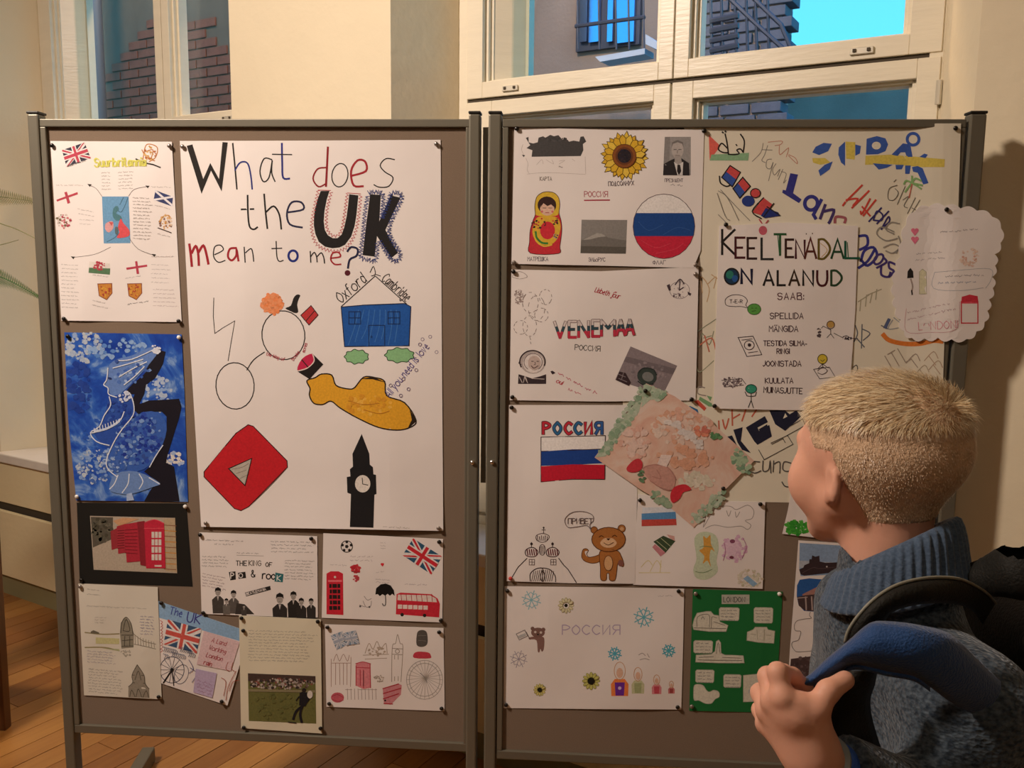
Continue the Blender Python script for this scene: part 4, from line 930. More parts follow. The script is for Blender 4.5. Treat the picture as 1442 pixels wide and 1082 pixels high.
# ---- sheet 10: faint London sketches
Paper('drawing_sheet', 'white sheet of faint sketches of a big wheel, clock tower, bus and red telephone box', 'drawing', [(676, 503), (1278, 522), (1284, 944), (684, 922)], .0012, PW, .002, ph=.9)
for Q in ([(705, 560), (765, 538), (785, 610), (735, 634)], [(770, 548), (832, 534), (852, 600), (785, 612)]): UJ('flag_drawing', Q, '7C94AC', 'A8B0C0', 'D8D8DC')
S('castle_drawing', 'A8887C', 2.5, [(708, 680), (708, 820)], [(808, 670), (806, 820)], [(720, 690), (735, 655), (750, 690), (770, 655), (790, 690), (800, 660)], [(712, 700), (805, 700)], [(730, 700), (730, 810)], [(750, 700), (752, 810)], [(770, 700), (770, 810)], [(788, 700), (788, 810)]); S('castle_drawing', 'A8948C', 2.5, *[[(790 + k * 18, 830), (792 + k * 18, 885)] for k in range(9)], [(780, 835), (940, 835)])
S('crown_drawing', 'A89480', 3, [(880, 650), (900, 600), (920, 630), (940, 590), (960, 625), (985, 600), (992, 650)], [(870, 660), (1000, 655)], [(880, 680), (990, 675)]); blob('crown_drawing', 'B8A898', 935, 640, 45, 30, 4, 1, .5, rr=5); blob('crown_drawing', '', 950, 780, 25, 24, 5, 1, .8, rr=4, cols=['A89C90', 'B8ACA0'])
S('clock_tower_drawing', '9A8C80', 3, [(1015, 795), (1018, 620), (1035, 600), (1045, 555), (1058, 600), (1072, 620), (1062, 795)], [(1018, 625), (1070, 628)], [(1018, 655), (1068, 658)], [(1030, 660), (1030, 790)], [(1048, 660), (1048, 790)]); O('clock_tower_drawing', '9A8C80', 3, 1044, 640, 10)
F('knight_drawing', '5a5450', [(1142, 560), (1150, 538), (1172, 532), (1192, 542), (1198, 575), (1194, 606), (1170, 618), (1142, 608)], True); S('knight_drawing', '8a847e', 2, [(1150, 560), (1190, 560)], [(1150, 585), (1190, 588)]); F('cap_drawing', 'C84050', [(1128, 652), (1150, 642), (1200, 646), (1214, 662), (1208, 676), (1130, 674)], True)
F('telephone_box_drawing', 'D8848C', [(834, 700), (870, 692), (905, 702), (908, 826), (872, 832), (834, 815)]); S('telephone_box_drawing', 'B83848', 4, [(834, 712), (834, 815)], [(905, 705), (908, 826)], [(832, 704), (868, 694), (908, 704)], [(838, 722), (905, 725)], [(855, 735), (856, 815)], [(872, 735), (872, 825)]); LN('telephone_box_drawing', '6a2028', 4, [(872, 740), (872, 815)])
F('bus_drawing', 'D08890', [(970, 828), (1050, 805), (1066, 812), (1062, 860), (1010, 912), (975, 905)]); S('bus_drawing', 'B02838', 5, [(972, 855), (1062, 828)], [(972, 882), (1050, 856)], [(970, 830), (1050, 806)], [(975, 906), (1020, 908)]); E('bus_drawing', K, 982, 890, 5)
E('heart_drawing', 'C8606C', 740, 875, 33, 26); S('heart_drawing', 'A83848', 3, [(712, 870), (740, 860), (770, 875)], [(715, 885), (745, 895), (770, 888)])
for r_ in (92, 78): O('wheel_drawing', '9a928c', 2.5, 1182, 785, r_, r_ * 1.08)
LN('wheel_drawing', 'a8a098', 1.8, *[[(1185, 775), (1182 + 90 * cos(t), 785 + 97 * sin(t))] for t in [k * pi / 12 for k in range(24)]]); S('wheel_drawing', '8a827c', 3, [(1185, 775), (1195, 800)], [(1185, 775), (1160, 750)])
PIN([('k', 690, 517, 'top left corner'), ('k', 1257, 542, 'top right corner'), ('k', 699, 905, 'bottom left corner'), ('k', 1269, 929, 'bottom right corner')], 'faint London sketches sheet'); Paper.cur.done()
# ================================================================ right board
# ---- languages poster (under the others)
V(970, 170, 3.135)
Paper('large_poster', 'large cream poster crowded with the word language in many languages', 'poster', [(30, 18), (1202, 12), (1190, 380), (1130, 980), (1122, 1180), (1010, 1400), (640, 1690), (-300, 1668), (-30, 1300), (20, 900), (60, 550)] if 0 else [(-22, 18), (1202, 12), (1190, 380), (1128, 980), (1118, 1300), (1060, 1700), (600, 1690), (-300, 1672), (-290, 1200), (60, 1180), (60, 700)], .0006, papermat('cream_roll_paper', 'E8E0CC'), .0012, ph=.8, lift=(1270, 1338, .0092))
F('flag_drawing', 'E0685C', [(88, 62), (140, 112), (92, 175)]); F('flag_drawing', '8CB48C', [(100, 150), (266, 142), (262, 176), (92, 176)])
S('arabic_lettering', K, 6, [(228, 60), (245, 90), (240, 140)], [(240, 140), (228, 125), (212, 130), (222, 145), (200, 150), (175, 148)], [(175, 148), (168, 95), (160, 58)], [(168, 120), (145, 100), (130, 125), (150, 140), (175, 142)]); LN('arabic_lettering', K, 7, [(148, 50), (152, 54)], [(160, 46), (164, 50)]); LN('arabic_lettering', K, 5, [(208, 105), (212, 110)])
S('lettering', '8a847c', 3, [(328, 100), (318, 140), (280, 180)], [(348, 110), (335, 150), (322, 175), (338, 185)], [(322, 128), (368, 130)], [(365, 170), (345, 175), (342, 205), (360, 212), (372, 185), (352, 265)], [(385, 190), (370, 215), (378, 240), (402, 215), (392, 245)], [(415, 215), (395, 260)], [(408, 225), (430, 235), (418, 275), (430, 262)])
S('lettering', 'C88C78', 3, [(350, 95), (410, 90), (405, 105), (380, 110)], [(400, 110), (402, 150), (440, 120), (430, 160)], [(440, 150), (470, 165), (478, 190), (440, 155)])
# JEZIK-like block letters in red and blue
def blk(Q, ch):
    QF('lettering', '3A58A8', Q, [(0, .5), (1, .5), (1, 1), (0, 1)]); QF('lettering', 'D05050', Q, [(0, 0), (1, 0), (1, .5), (0, .5)]); PL('lettering', K, 5, [bil(Q, *p) for p in ((0, 0), (1, 0), (1, 1), (0, 1))])
blk([(182, 198), (228, 228), (192, 292), (145, 250)], 0); blk([(238, 250), (272, 290), (225, 342), (195, 300)], 1)
S('lettering', K, 6, [(135, 245), (140, 275), (165, 290), (182, 285)]); E('lettering', 'D05050', 292, 322, 22, 20); E('lettering', '2B3F88', 262, 355, 28, 24); O('lettering', K, 4, 294, 320, 22, 20)
F('lettering', 'D05050', [(330, 340), (372, 372), (330, 420), (280, 405)]); F('lettering', '27357c', [(340, 385), (395, 405), (402, 420), (335, 430), (318, 420)]); S('lettering', K, 5, [(330, 340), (280, 400), (320, 432)], [(375, 365), (330, 425)], [(345, 380), (402, 418)])
S('lettering', '8a847c', 3, [(130, 310), (170, 340), (220, 440)], [(125, 320), (160, 420), (180, 440)], [(140, 305), (200, 370), (270, 442)], [(130, 415), (160, 445)]); S('lettering', 'C05060', 5, [(310, 435), (330, 460), (350, 440)])
# SPRÅK in blue with the yellow cross over it
A = 'lettering'; BB = '3F60B0'
F(A, BB, [(545, 140), (560, 115), (595, 98), (632, 102), (615, 135), (575, 152)]); F(A, 'DCC860', [(545, 165), (602, 165), (625, 185), (580, 195), (548, 185)]); F(A, BB, [(572, 220), (600, 195), (635, 180), (622, 215), (580, 245)])
F(A, BB, [(662, 118), (690, 92), (690, 200), (672, 185), (660, 150)]); F(A, 'DCC860', [(692, 92), (735, 95), (732, 172), (695, 168)]); F(A, BB, [(735, 105), (760, 112), (755, 145), (735, 155)])
F(A, BB, [(785, 80), (830, 68), (868, 78), (880, 105), (868, 135), (835, 148), (782, 150)]); E(A, 'E8E0CC', 828, 110, 20, 17); F(A, 'DCC860', [(780, 155), (890, 150), (1130, 170), (1128, 205), (1020, 205), (900, 192), (778, 195)]); F(A, BB, [(812, 188), (900, 195), (875, 208), (838, 216)])
F(A, BB, [(895, 150), (945, 100), (978, 105), (988, 160), (962, 160), (955, 140), (935, 140), (922, 156)]); O(A, BB, 13, 990, 82, 26, 26); F(A, BB, [(912, 195), (950, 195), (940, 215), (915, 215)]); F(A, BB, [(955, 198), (980, 198), (975, 235), (955, 235)]); F(A, BB, [(1018, 160), (1040, 145), (1055, 150), (1045, 165)]); F(A, BB, [(985, 205), (1010, 200), (1032, 210), (1058, 275), (1035, 282), (1010, 230), (990, 225)])
# Languages running downhill
NV_ = '3A3A8C'
F(A, NV_, [(448, 232), (482, 238), (460, 320), (498, 348), (486, 364), (412, 318), (415, 305), (428, 308)])
O(A, NV_, 16, 540, 365, 28, 30, 20); LN(A, NV_, 15, [(585, 350), (550, 415), (560, 432)])
S(A, '4a3a70', 13, [(602, 372), (580, 432)], [(600, 400), (640, 395), (625, 440), (618, 452)]); S(A, 'A86068', 12, [(645, 450), (650, 425), (690, 430), (688, 450)])
S(A, NV_, 12, [(752, 510), (785, 510), (788, 550), (755, 570)], [(750, 650), (790, 620), (820, 570)], [(760, 620), (775, 575), (815, 560), (830, 600), (790, 640), (765, 620)])
O(A, '4A3C7C', 10, 838, 612, 16, 26, 40); S(A, '4A3C7C', 10, [(830, 650), (872, 625), (860, 605)], [(850, 640), (850, 680), (880, 690), (890, 670)], [(912, 635), (885, 625), (885, 650), (905, 665), (885, 690)])
S(A, 'D0483C', 8, [(765, 285), (695, 355)], [(695, 350), (745, 345), (725, 375)], [(795, 310), (720, 385)], [(800, 345), (765, 410), (758, 400)], [(825, 350), (770, 420)], [(765, 380), (800, 420)]); S(A, 'D0483C', 8, [(680, 375), (690, 360)])
S(A, '3A3470', 7, [(850, 385), (795, 445)], [(830, 455), (882, 400)], [(820, 440), (850, 440), (855, 415), (830, 400), (815, 440)], [(850, 480), (880, 425), (885, 445), (858, 470)])
S(A, '9a948a', 6, [(930, 455), (890, 450), (870, 480), (905, 500)], [(905, 490), (850, 470), (830, 500), (870, 530), (920, 520)], [(860, 560), (900, 545), (930, 560), (900, 585), (870, 575)], [(925, 510), (935, 545), (915, 585)])
S(A, '6e6a62', 3, [(905, 270), (915, 260)], [(920, 285), (885, 300), (880, 345), (905, 350), (925, 320), (910, 300)], [(955, 290), (920, 370)], [(945, 350), (970, 335), (950, 375), (965, 385)], [(1000, 340), (965, 410)], [(1020, 350), (980, 415)], [(985, 385), (1010, 400)])
S('palm_drawing', '8CB878', 8, [(985, 275), (960, 265), (950, 280)], [(985, 275), (1000, 255), (1025, 265)], [(985, 275), (1010, 290), (1025, 300)], [(985, 275), (965, 300), (955, 315)], [(985, 275), (985, 245)], [(985, 275), (1030, 285)]); LN('palm_drawing', 'C87060', 5, [(985, 280), (972, 340)])
S(A, 'B0A890', 5, [(748, 800), (795, 770)], [(760, 790), (755, 840)], [(785, 770), (780, 820)], [(810, 760), (800, 805)], [(830, 745), (825, 790)], [(790, 770), (850, 745)])
S(A, '6a6e78', 5, [(735, 905), (745, 940), (730, 975)], [(765, 900), (762, 1005)], [(765, 920), (800, 940), (770, 970)], [(740, 960), (775, 1000)], [(880, 875), (860, 915)], [(850, 905), (880, 920)]); S(A, 'A0A4A8', 4, [(900, 880), (880, 920), (925, 915)], [(905, 870), (930, 890)]); LN(A, '5a6890', 12, [(885, 878), (868, 915)])
S(A, 'E08038', 20, [(858, 945), (885, 970), (950, 985), (1020, 985), (1080, 972), (1118, 975)])
S(A, 'C8A880', 4, [(60, 760), (55, 690), (90, 740), (80, 800)], [(85, 720), (120, 690), (110, 740)], [(100, 680), (130, 700)]); S(A, '8C9078', 4, [(40, 930), (130, 870)], [(45, 1000), (60, 940), (90, 990), (110, 930)], [(65, 960), (100, 950)]); S(A, 'C87860', 6, [(50, 990), (100, 960), (118, 1010)], [(70, 950), (90, 1020)]); S(A, 'A0A488', 4, [(32, 1080), (50, 1110), (110, 1060)])
S(A, '9a8c84', 5, [(70, 1180), (45, 1175), (40, 1205), (75, 1215)])
for j, (x, y, c) in enumerate(((1040, 1060, 'C0A890'), (1060, 1100, 'C0A890'), (1000, 1120, 'B8A890'), (960, 1070, 'A89888'))): S(A, c, 4, [(x, y), (x + 40, y - 40), (x + 60, y - 10)], [(x + 20, y - 20), (x + 50, y + 20)])
T(A, 'A89888', 4, 'ITL', 900, 1100, 70, -30, .8); S(A, '3a3a3a', 4, [(725, 1090), (740, 1080), (745, 1100), (730, 1120), (722, 1145)])
V(700, 540, 3.204)
S(A, 'C86850', 7, [(1000, 170), (1002, 215)], [(1018, 165), (1030, 205), (1045, 160)], [(1060, 120), (1062, 190)], [(1062, 160), (1095, 140)], [(1125, 110), (1105, 170)], [(1150, 150), (1170, 120)]); E(A, 'C86850', 966, 182, 4)
F(A, 'D05A48', [(888, 82), (908, 75), (945, 112), (935, 125)]); F(A, '7CA878', [(915, 60), (968, 90), (972, 105), (955, 105), (910, 75)]); F(A, '7CA878', [(945, 55), (970, 62), (962, 80)])
F(A, '2E6CA0', [(845, 118), (870, 102), (905, 118), (912, 148), (895, 165), (890, 140), (870, 125)]); E(A, 'D8B040', 908, 188, 11)
F(A, '8a8c90', [(870, 125), (885, 130), (880, 150)]) 
F(A, '23253a', [(1066, 210), (1108, 198), (1100, 260), (1145, 315), (1105, 300), (1085, 268)]); F(A, '23253a', [(1025, 245), (1060, 235), (1082, 280), (1066, 285)])
F(A, '23253a', [(1122, 200), (1208, 148), (1222, 175), (1175, 200), (1182, 215), (1228, 188), (1240, 240), (1175, 278), (1160, 262)]); F(A, '23253a', [(1180, 208), (1218, 185), (1222, 198), (1186, 218)])
F(A, '23253a', [(1228, 122), (1298, 120), (1320, 140), (1350, 122), (1372, 150), (1300, 215), (1255, 185)]); F(A, 'E8E0CC', [(1300, 135), (1310, 150), (1290, 160)])
S(A, '3a3a3a', 3, [(1235, 270), (1310, 235), (1335, 275), (1205, 345), (1180, 300)], [(1300, 240), (1390, 190), (1380, 165)], [(1240, 275), (1290, 250), (1300, 268)], [(1310, 200), (1380, 160)], sm=False)
S(A, '5a5652', 5, [(1185, 355), (1150, 355), (1125, 385), (1160, 405), (1190, 395)], [(1200, 350), (1200, 395), (1225, 390), (1232, 350), (1235, 405)], [(1248, 350), (1245, 400)], [(1248, 365), (1275, 355), (1275, 405)], [(1325, 360), (1295, 355), (1290, 390), (1320, 395), (1338, 350), (1325, 455), (1300, 465), (1285, 445)])
V(970, 170, 3.135)
PIN([('k', 68, 46, 'top left corner'), ('k', 1176, 34, 'top right corner')], 'languages poster')
V(700, 540, 3.204); PIN([('k', 1020, 474, 'bottom left edge'), ('g', 1405, 135, 'lower right edge')], 'languages poster'); PIN([('k', 877, 72, 'left edge')], 'languages poster'); Paper.cur.done()
# ---- Russia symbols
V(710, 170, 4.917)
Paper('poster', 'white sheet of Russian symbols with sunflower, nesting doll and round striped flag', 'poster', [(70, 50), (700, 55), (1385, 62), (1360, 900), (1310, 1020), (700, 1005), (50, 992)], .0022, PW, .003, ph=.5)
C_ = 'map_drawing'; F(C_, '4A4848', [(150, 120), (168, 112), (170, 150), (200, 158), (232, 150), (238, 118), (270, 108), (285, 118), (320, 98), (345, 108), (375, 100), (402, 130), (430, 128), (450, 145), (480, 138), (520, 145), (528, 112), (550, 108), (568, 145), (545, 162), (548, 205), (530, 245), (190, 250), (195, 205), (155, 190), (180, 170)])
blob(C_, '', 350, 130, 90, 30, 3, 1.2, .15, rr=8, cols=['525050', '444242']); F(C_, '3a3838', [(122, 235), (145, 240), (135, 252)])
S('map_outline', 'C0B4B0', 2.5, [(130, 165), (120, 200), (135, 235)], [(150, 260), (165, 300), (160, 340), (175, 370)], [(160, 370), (300, 360), (560, 372)], [(560, 250), (565, 372)], [(225, 305), (260, 270), (270, 300)], [(290, 270), (340, 300), (330, 270)], [(380, 280), (420, 275), (380, 300)], [(470, 265), (490, 280)], [(375, 320), (405, 322)]); LN('map_outline', 'a09490', 5, [(380, 315), (402, 325)])
T('lettering', '7a7068', 4, 'КАРТА', 248, 415, 26, 0, .72)
X = 'sunflower_drawing'; cx, cy = 832, 245
for ring, (r1, n_, w_) in enumerate(((168, 16, 34), (150, 16, 30))):
    for k in range(n_):
        a = 2 * pi * (k + .5 * ring) / n_ + .1; rr_ = r1 * (1 + .05 * sin(k * 2.3)); c0 = (cx + 75 * cos(a), cy + 75 * sin(a)); tp = (cx + rr_ * cos(a), cy + rr_ * sin(a)); nx, ny = -sin(a) * w_, cos(a) * w_; m_ = (cx + 120 * cos(a), cy + 120 * sin(a))
        P_ = [(c0[0] + nx * .5, c0[1] + ny * .5), (m_[0] + nx * .8, m_[1] + ny * .8), tp, (m_[0] - nx * .8, m_[1] - ny * .8), (c0[0] - nx * .5, c0[1] - ny * .5)]
        if ring == 0 or True: F(X, 'DDB032' if k % 3 else 'E6C24A', P_); PL(X, '4a3414', 4, P_)
E(X, '8A5024', cx, cy, 82); O(X, '5a3014', 4, cx, cy, 82, 82); E(X, '6a3c22', cx, cy, 62); E(X, '2a2228', cx, cy, 48)
blob(X, '', cx, cy, 44, 40, 3, rr=6, cols=['1f1c28', '3a2e30', '2a2638'])
T('lettering', '6a6068', 4, 'ПОДСОЛНУХ', 722, 452, 30, -2, .8, gap=1)
X = 'portrait_photograph'; F(X, '9C9896', R4(1112, 112, 1292, 378)); F(X, '8a8684', [(1112, 112), (1150, 112), (1140, 378), (1100, 378)]); F(X, '2E2A2C', [(1100, 378), (1105, 300), (1150, 275), (1180, 262), (1230, 262), (1280, 295), (1284, 380)]); F(X, 'D8D4D2', [(1175, 285), (1205, 300), (1240, 285), (1235, 378), (1200, 378)])
F(X, '2a2426', [(1200, 305), (1218, 305), (1226, 350), (1210, 378), (1196, 350)]); E(X, 'B8B0AC', 1200, 200, 42, 62); F(X, 'A8A09C', [(1180, 240), (1222, 240), (1230, 290), (1205, 305), (1180, 288)]); F(X, '7a7472', [(1158, 190), (1162, 150), (1200, 134), (1238, 150), (1243, 190), (1232, 160), (1200, 150), (1170, 160)])
LN(X, '5a5452', 5, [(1175, 200), (1192, 200)], [(1208, 200), (1226, 200)]); LN(X, '7a706c', 4, [(1200, 205), (1198, 225)], [(1186, 240), (1214, 240)])
T('lettering', '6a6068', 3.5, 'ПРЕЗИДЕНТ', 1112, 424, 22, 0, .78, gap=1); SCR('lettering', '6a6068', 3.5, 1150, 448, 1240, 450, 1, h=12)
T('lettering', 'B0505C', 5, 'Россия', 555, 528, 44, 0, .78, gap=1.2) if 0 else T('lettering', 'B0606A', 5, 'РОССИЯ', 555, 528, 38, 0, .85, gap=1.2); LN('lettering', 'A83848', 9, [(555, 552), (730, 550)])
X = 'nesting_doll_drawing'; F(X, 'C8303C', [(182, 918), (175, 840), (180, 760), (200, 690), (215, 650), (212, 590), (225, 530), (260, 500), (300, 492), (345, 500), (375, 530), (385, 580), (380, 640), (395, 700), (398, 770), (385, 870), (375, 920)], True)
F(X, 'DDB83C', [(215, 640), (212, 585), (225, 530), (262, 500), (300, 494), (345, 500), (375, 530), (384, 590), (378, 640), (350, 660), (240, 660)], True); E(X, '3a2420', 296, 585, 65, 60); E(X, 'E0B8A0', 298, 608, 50, 50); F(X, '3a2420', [(250, 600), (260, 560), (300, 542), (340, 562), (348, 600), (325, 580), (300, 592), (272, 572)])
LN(X, '3a2a28', 4, [(268, 605), (290, 605)], [(308, 605), (330, 605)]); E(X, 'D07070', 262, 630, 8); E(X, 'D07070', 334, 630, 8); LN(X, 'A83040', 5, [(286, 638), (310, 638)])
F(X, 'DDB03A', [(215, 690), (250, 665), (350, 665), (385, 700), (388, 760), (360, 830), (300, 865), (225, 840), (195, 770)], True); E(X, 'D0303C', 300, 760, 52, 62); blob(X, '', 250, 710, 40, 18, 3, rr=7, cols=['2a5a2c', '3a2a28', 'C8303C']); blob(X, '', 360, 700, 24, 14, 4, rr=6, cols=['C8303C', '3a2a28', 'D88030']); S(X, '3A8038', 14, [(218, 770), (225, 810), (260, 845), (300, 850)]); S(X, 'E0C040', 8, [(208, 780), (222, 835), (275, 870), (330, 860)]); blob(X, '', 360, 800, 18, 10, 8, rr=6, cols=['5a3058', 'D8A0A0', '2a4a6c']); blob(X, '', 205, 720, 14, 8, 9, 1, 1.6, rr=6, cols=['3a2420', 'A83038'])
PL(X, '4a1c1c', 4, [(182, 918), (175, 840), (180, 760), (200, 690), (215, 650), (212, 590), (225, 530), (260, 500), (300, 492), (345, 500), (375, 530), (385, 580), (380, 640), (395, 700), (398, 770), (385, 870), (375, 920)], True)
T('lettering', '6a6068', 4, 'МАТРЕШКА', 162, 972, 28, 0, .78, gap=1)
X = 'mountain_photograph'; F(X, '8C8884', [(536, 686), (852, 688), (842, 922), (528, 918)]); F(X, '77736E', [(532, 830), (600, 800), (645, 778), (680, 785), (720, 810), (790, 822), (846, 830), (844, 880), (530, 870)]); F(X, 'A8A49E', [(545, 826), (600, 800), (645, 778), (680, 785), (705, 802), (650, 808), (600, 822)]); F(X, '5e5a54', [(530, 868), (845, 875), (842, 922), (528, 918)])
T('lettering', '6a6068', 4, 'ЭЛЬБРУС', 585, 975, 26, 0, .8, gap=1)
X = 'round_flag_drawing'; E(X, 'F2EEEC', 1106, 732, 212, 222, n=36)
import math as _m
def arc(y0, y1, cx=1106, cy=732, rx=212, ry=222, n=12):
    def hx(y): return rx * sqrt(max(0, 1 - ((y - cy) / ry) ** 2))
    L_ = [(cx - hx(y), y) for y in [y0 + (y1 - y0) * k / n for k in range(n + 1)]]; R_ = [(cx + hx(y), y) for y in [y1 - (y1 - y0) * k / n for k in range(n + 1)]]
    return L_ + R_
F(X, '1F4A90', arc(640, 808)); F(X, 'CE2A44', arc(800, 953)); O(X, '4a2a34', 4, 1106, 732, 214, 224)
S(X, '3A66A8', 3, [(930, 700), (1000, 760), (1100, 720)], [(1100, 790), (1200, 740), (1290, 760)]); S(X, 'D84C60', 3, [(950, 830), (1050, 880), (1150, 850)], [(1050, 920), (1180, 890), (1240, 850)])
T('lettering', '6a6068', 4, 'ФЛАГ', 1030, 995, 26, 0, 1)
PIN([('k', 88, 56, 'top left corner'), ('k', 1383, 72, 'top right corner'), ('g', 68, 982, 'bottom left corner'), ('g', 1325, 998, 'bottom right corner')], 'sheet of Russian symbols'); Paper.cur.done()
# ---- Venemaa
V(710, 370, 5.15)
Paper('poster', 'white sheet lettered VENEMAA with an astronaut portrait and a small tilted photograph', 'poster', [(52, 50), (700, 62), (1410, 30), (1400, 500), (1388, 1000), (700, 1008), (40, 998)], .0022, PW, .003, ph=2.2)
for i, (ch, x, y, wd, hh) in enumerate((('V', 365, 545, 80, 115), ('E', 470, 542, 50, 115), ('N', 540, 540, 72, 115), ('E', 640, 535, 50, 115), ('M', 705, 530, 95, 110), ('A', 815, 525, 60, 108), ('A', 880, 520, 60, 105))):
    def band(t0, t1, c, w):
        g = []
        for sm, st in GL[ch]:
            pts_ = [(x + a / 4 * wd, y - (b_ - 2) / 6 * hh) for a, b_ in st]
            for (xa, ya), (xb, yb) in zip(pts_, pts_[1:]):
                n_ = 12; seg = []
                for k in range(n_ + 1):
                    f_ = k / n_; px, py = xa + (xb - xa) * f_, ya + (yb - ya) * f_; v_ = (y - py) / hh
                    if t0 <= v_ <= t1: seg.append((px, py))
                if len(seg) > 1: g.append(ribbon([vp(p) for p in seg], w / VW.sc))
        if g: Paper.cur.put('lettering', c, g)
    band(0, 1, '5a3838', 22); band(.66, 1, 'DCD0CE', 15); band(.33, .67, '34505C', 17); band(0, .34, 'C83850', 19)
T('lettering', '4a4440', 5, 'РОССИЯ', 512, 632, 38, 4, .95, gap=1.3)
T('lettering', 'B03848', 5, 'Lisbeth jõur', 655, 212, 36, 16, .72, slant=.25, gap=.9)
X = 'astronaut_drawing'; E(X, 'B8ACA8', 208, 722, 92, 84); E(X, 'E4DAD6', 212, 728, 76, 72); S(X, '3a2c30', 9, ell(205, 720, 92, 82, 0, 14, pi * .85, pi * 2.1)); S(X, '5a484c', 4, ell(210, 722, 66, 62, 0, 16, pi * .7, pi * 2.3)); E(X, 'C8B4AC', 218, 728, 46, 52)
LN(X, K, 5, [(198, 716), (212, 716)], [(236, 716), (250, 716)]); S(X, '4a2c30', 5, [(196, 748), (215, 765), (246, 748)]); S(X, '5a4448', 4, [(222, 722), (226, 738), (216, 740)]); F(X, '3c3034', [(100, 880), (104, 810), (140, 820), (200, 840), (260, 825), (304, 810), (304, 880)]); S(X, 'C8BCB8', 5, [(110, 830), (130, 870)], [(150, 835), (170, 872)], [(200, 840), (290, 845)], [(140, 870), (150, 825), (165, 860)]); LN(X, '4a3c40', 4, [(118, 690), (105, 730), (125, 740)])
SCR('lettering', 'B84058', 6, 385, 800, 690, 960, 1, h=15); T('lettering', 'C04458', 5, 'Qui', 375, 868, 30, 25, .9, slant=.2); SCR('lettering', 'C04458', 5, 460, 915, 585, 972, 1, h=15); F('star_drawing', '3a2c34', [(335, 790), (350, 784), (372, 800), (350, 812)])
Q = [(916, 608), (1255, 748), (1150, 962), (805, 850)]; X = 'tilted_photograph'; QF(X, '8A7E82', Q, [(0, 0), (1, 0), (1, 1), (0, 1)]); QF(X, '746A6E', Q, [(0, .3), (1, .1), (1, .3), (0, .45)]); blob(X, '', 1030, 800, 150, 60, 9, 1, .6, rr=11, cols=['968A8E', '7E7478', '8E8488']); E(X, '3A4440', 1035, 825, 72, 62, 20); E(X, '7A7C7A', 1042, 828, 42, 34, 20); S(X, '2a3230', 8, [(975, 800), (1010, 765), (1080, 775), (1105, 815)], [(970, 860), (1010, 885), (1080, 880)]); F(X, '3C2C30', [(835, 790), (880, 800), (920, 870), (905, 895), (810, 852)])
LN(X, '8A7E82', 5, [(830, 810), (880, 830)], [(830, 840), (890, 865)], [(865, 800), (850, 850)])
O('ball_drawing', '7a6a70', 3, 1272, 200, 72, 62); X = 'ball_drawing'; F(X, '4a3c44', [(1178, 165), (1200, 155), (1210, 200), (1195, 205)]); S(X, '4a3c44', 8, [(1240, 160), (1275, 120), (1305, 155)], [(1275, 120), (1270, 200)], [(1270, 200), (1300, 180)]); blob(X, '', 1255, 240, 26, 12, 6, 1.2, .6, rr=6, cols=['5a4c54', '8a7a80']); F(X, '4a3c44', [(1330, 210), (1358, 225), (1350, 242), (1332, 230)]); blob(X, 'A89ca0', 1280, 195, 60, 25, 8, rr=4)
S('balloon_drawing', '8a7c78', 3, [(60, 105), (70, 80), (110, 65), (150, 80), (165, 105), (110, 118), (60, 105)]); blob('balloon_drawing', '', 108, 250, 32, 50, 4, 1, 1.8, rr=6, cols=['A89894', 'B8A8A4', '988884'])
rg2 = random.Random(5)
for cx_, cy_, rx_, ry_ in ((190, 290, 58, 75), (300, 250, 45, 55), (270, 380, 50, 50), (120, 470, 50, 50), (185, 460, 50, 75), (235, 330, 60, 90)):
    for k in range(10):
        a = k * 2 * pi / 10 + rg2.random() * .3; LN('balloon_drawing', '8a7a76', 4, [(cx_ + rx_ * cos(a), cy_ + ry_ * sin(a)), (cx_ + rx_ * cos(a + .32), cy_ + ry_ * sin(a + .32))])
LN('balloon_drawing', '8a7a76', 4, [(185, 540), (192, 560)], [(190, 575), (194, 590)])
PIN([('k', 68, 66, 'top left corner'), ('g', 1386, 84, 'top right corner'), ('k', 60, 975, 'bottom left corner'), ('k', 1358, 992, 'bottom right corner')], 'VENEMAA sheet'); Paper.cur.done()
# ---- Keeltenädal
V(980, 300, 3.731)
Paper('notice', 'white notice lettered KEELTENÄDAL ON ALANUD with small stick figures', 'notice', [(122, 68), (480, 50), (852, 68), (838, 500), (800, 1038), (450, 1036), (92, 1028), (105, 600)], .0036, PW, .004, ph=1.1)
CS = [K, '4a1c20', '3a2420', '2a2a2a', '2E5A34', '3a2018', '4a1a24', '5a2a20', '6a5a20', '244a30', '1f5a44']
xs = [(138, 218, 'K', 130, 66), (208, 235, 'E', 105, 48), (272, 240, 'E', 108, 46), (345, 243, 'L', 110, 60), (412, 222, 'T', 110, 60), (472, 232, 'E', 92, 40), (525, 238, 'N', 94, 46), (572, 238, 'A', 106, 60), (645, 240, 'D', 100, 56), (712, 238, 'A', 100, 64), (785, 238, 'L', 88, 74)]
for i, (x, y, ch, h_, w_) in enumerate(xs): T('lettering', CS[i], 12, ch, x, y, h_, 0, w_ / (h_ * 4 / 6) * (1 if ch != 'L' else 1.33))
T('lettering', '4a3028', 5, '.', 580, 112, 22); T('lettering', '4a3028', 5, '.', 612, 110, 22); LN('lettering', '7a3038', 3, [(590, 160), (600, 135), (608, 160)])
S('lettering', 'C8A040', 3, [(655, 160), (690, 195), (660, 232)]); LN('lettering', '2E7048', 4, [(430, 120), (438, 215)], [(795, 155), (800, 232)])
E('globe_drawing', '1f3c58', 188, 334, 40, 44); E('globe_drawing', '2E7C6C', 178, 325, 20, 22); E('globe_drawing', '2a5a9c', 205, 345, 16, 18); O('globe_drawing', K, 8, 188, 334, 38, 42)
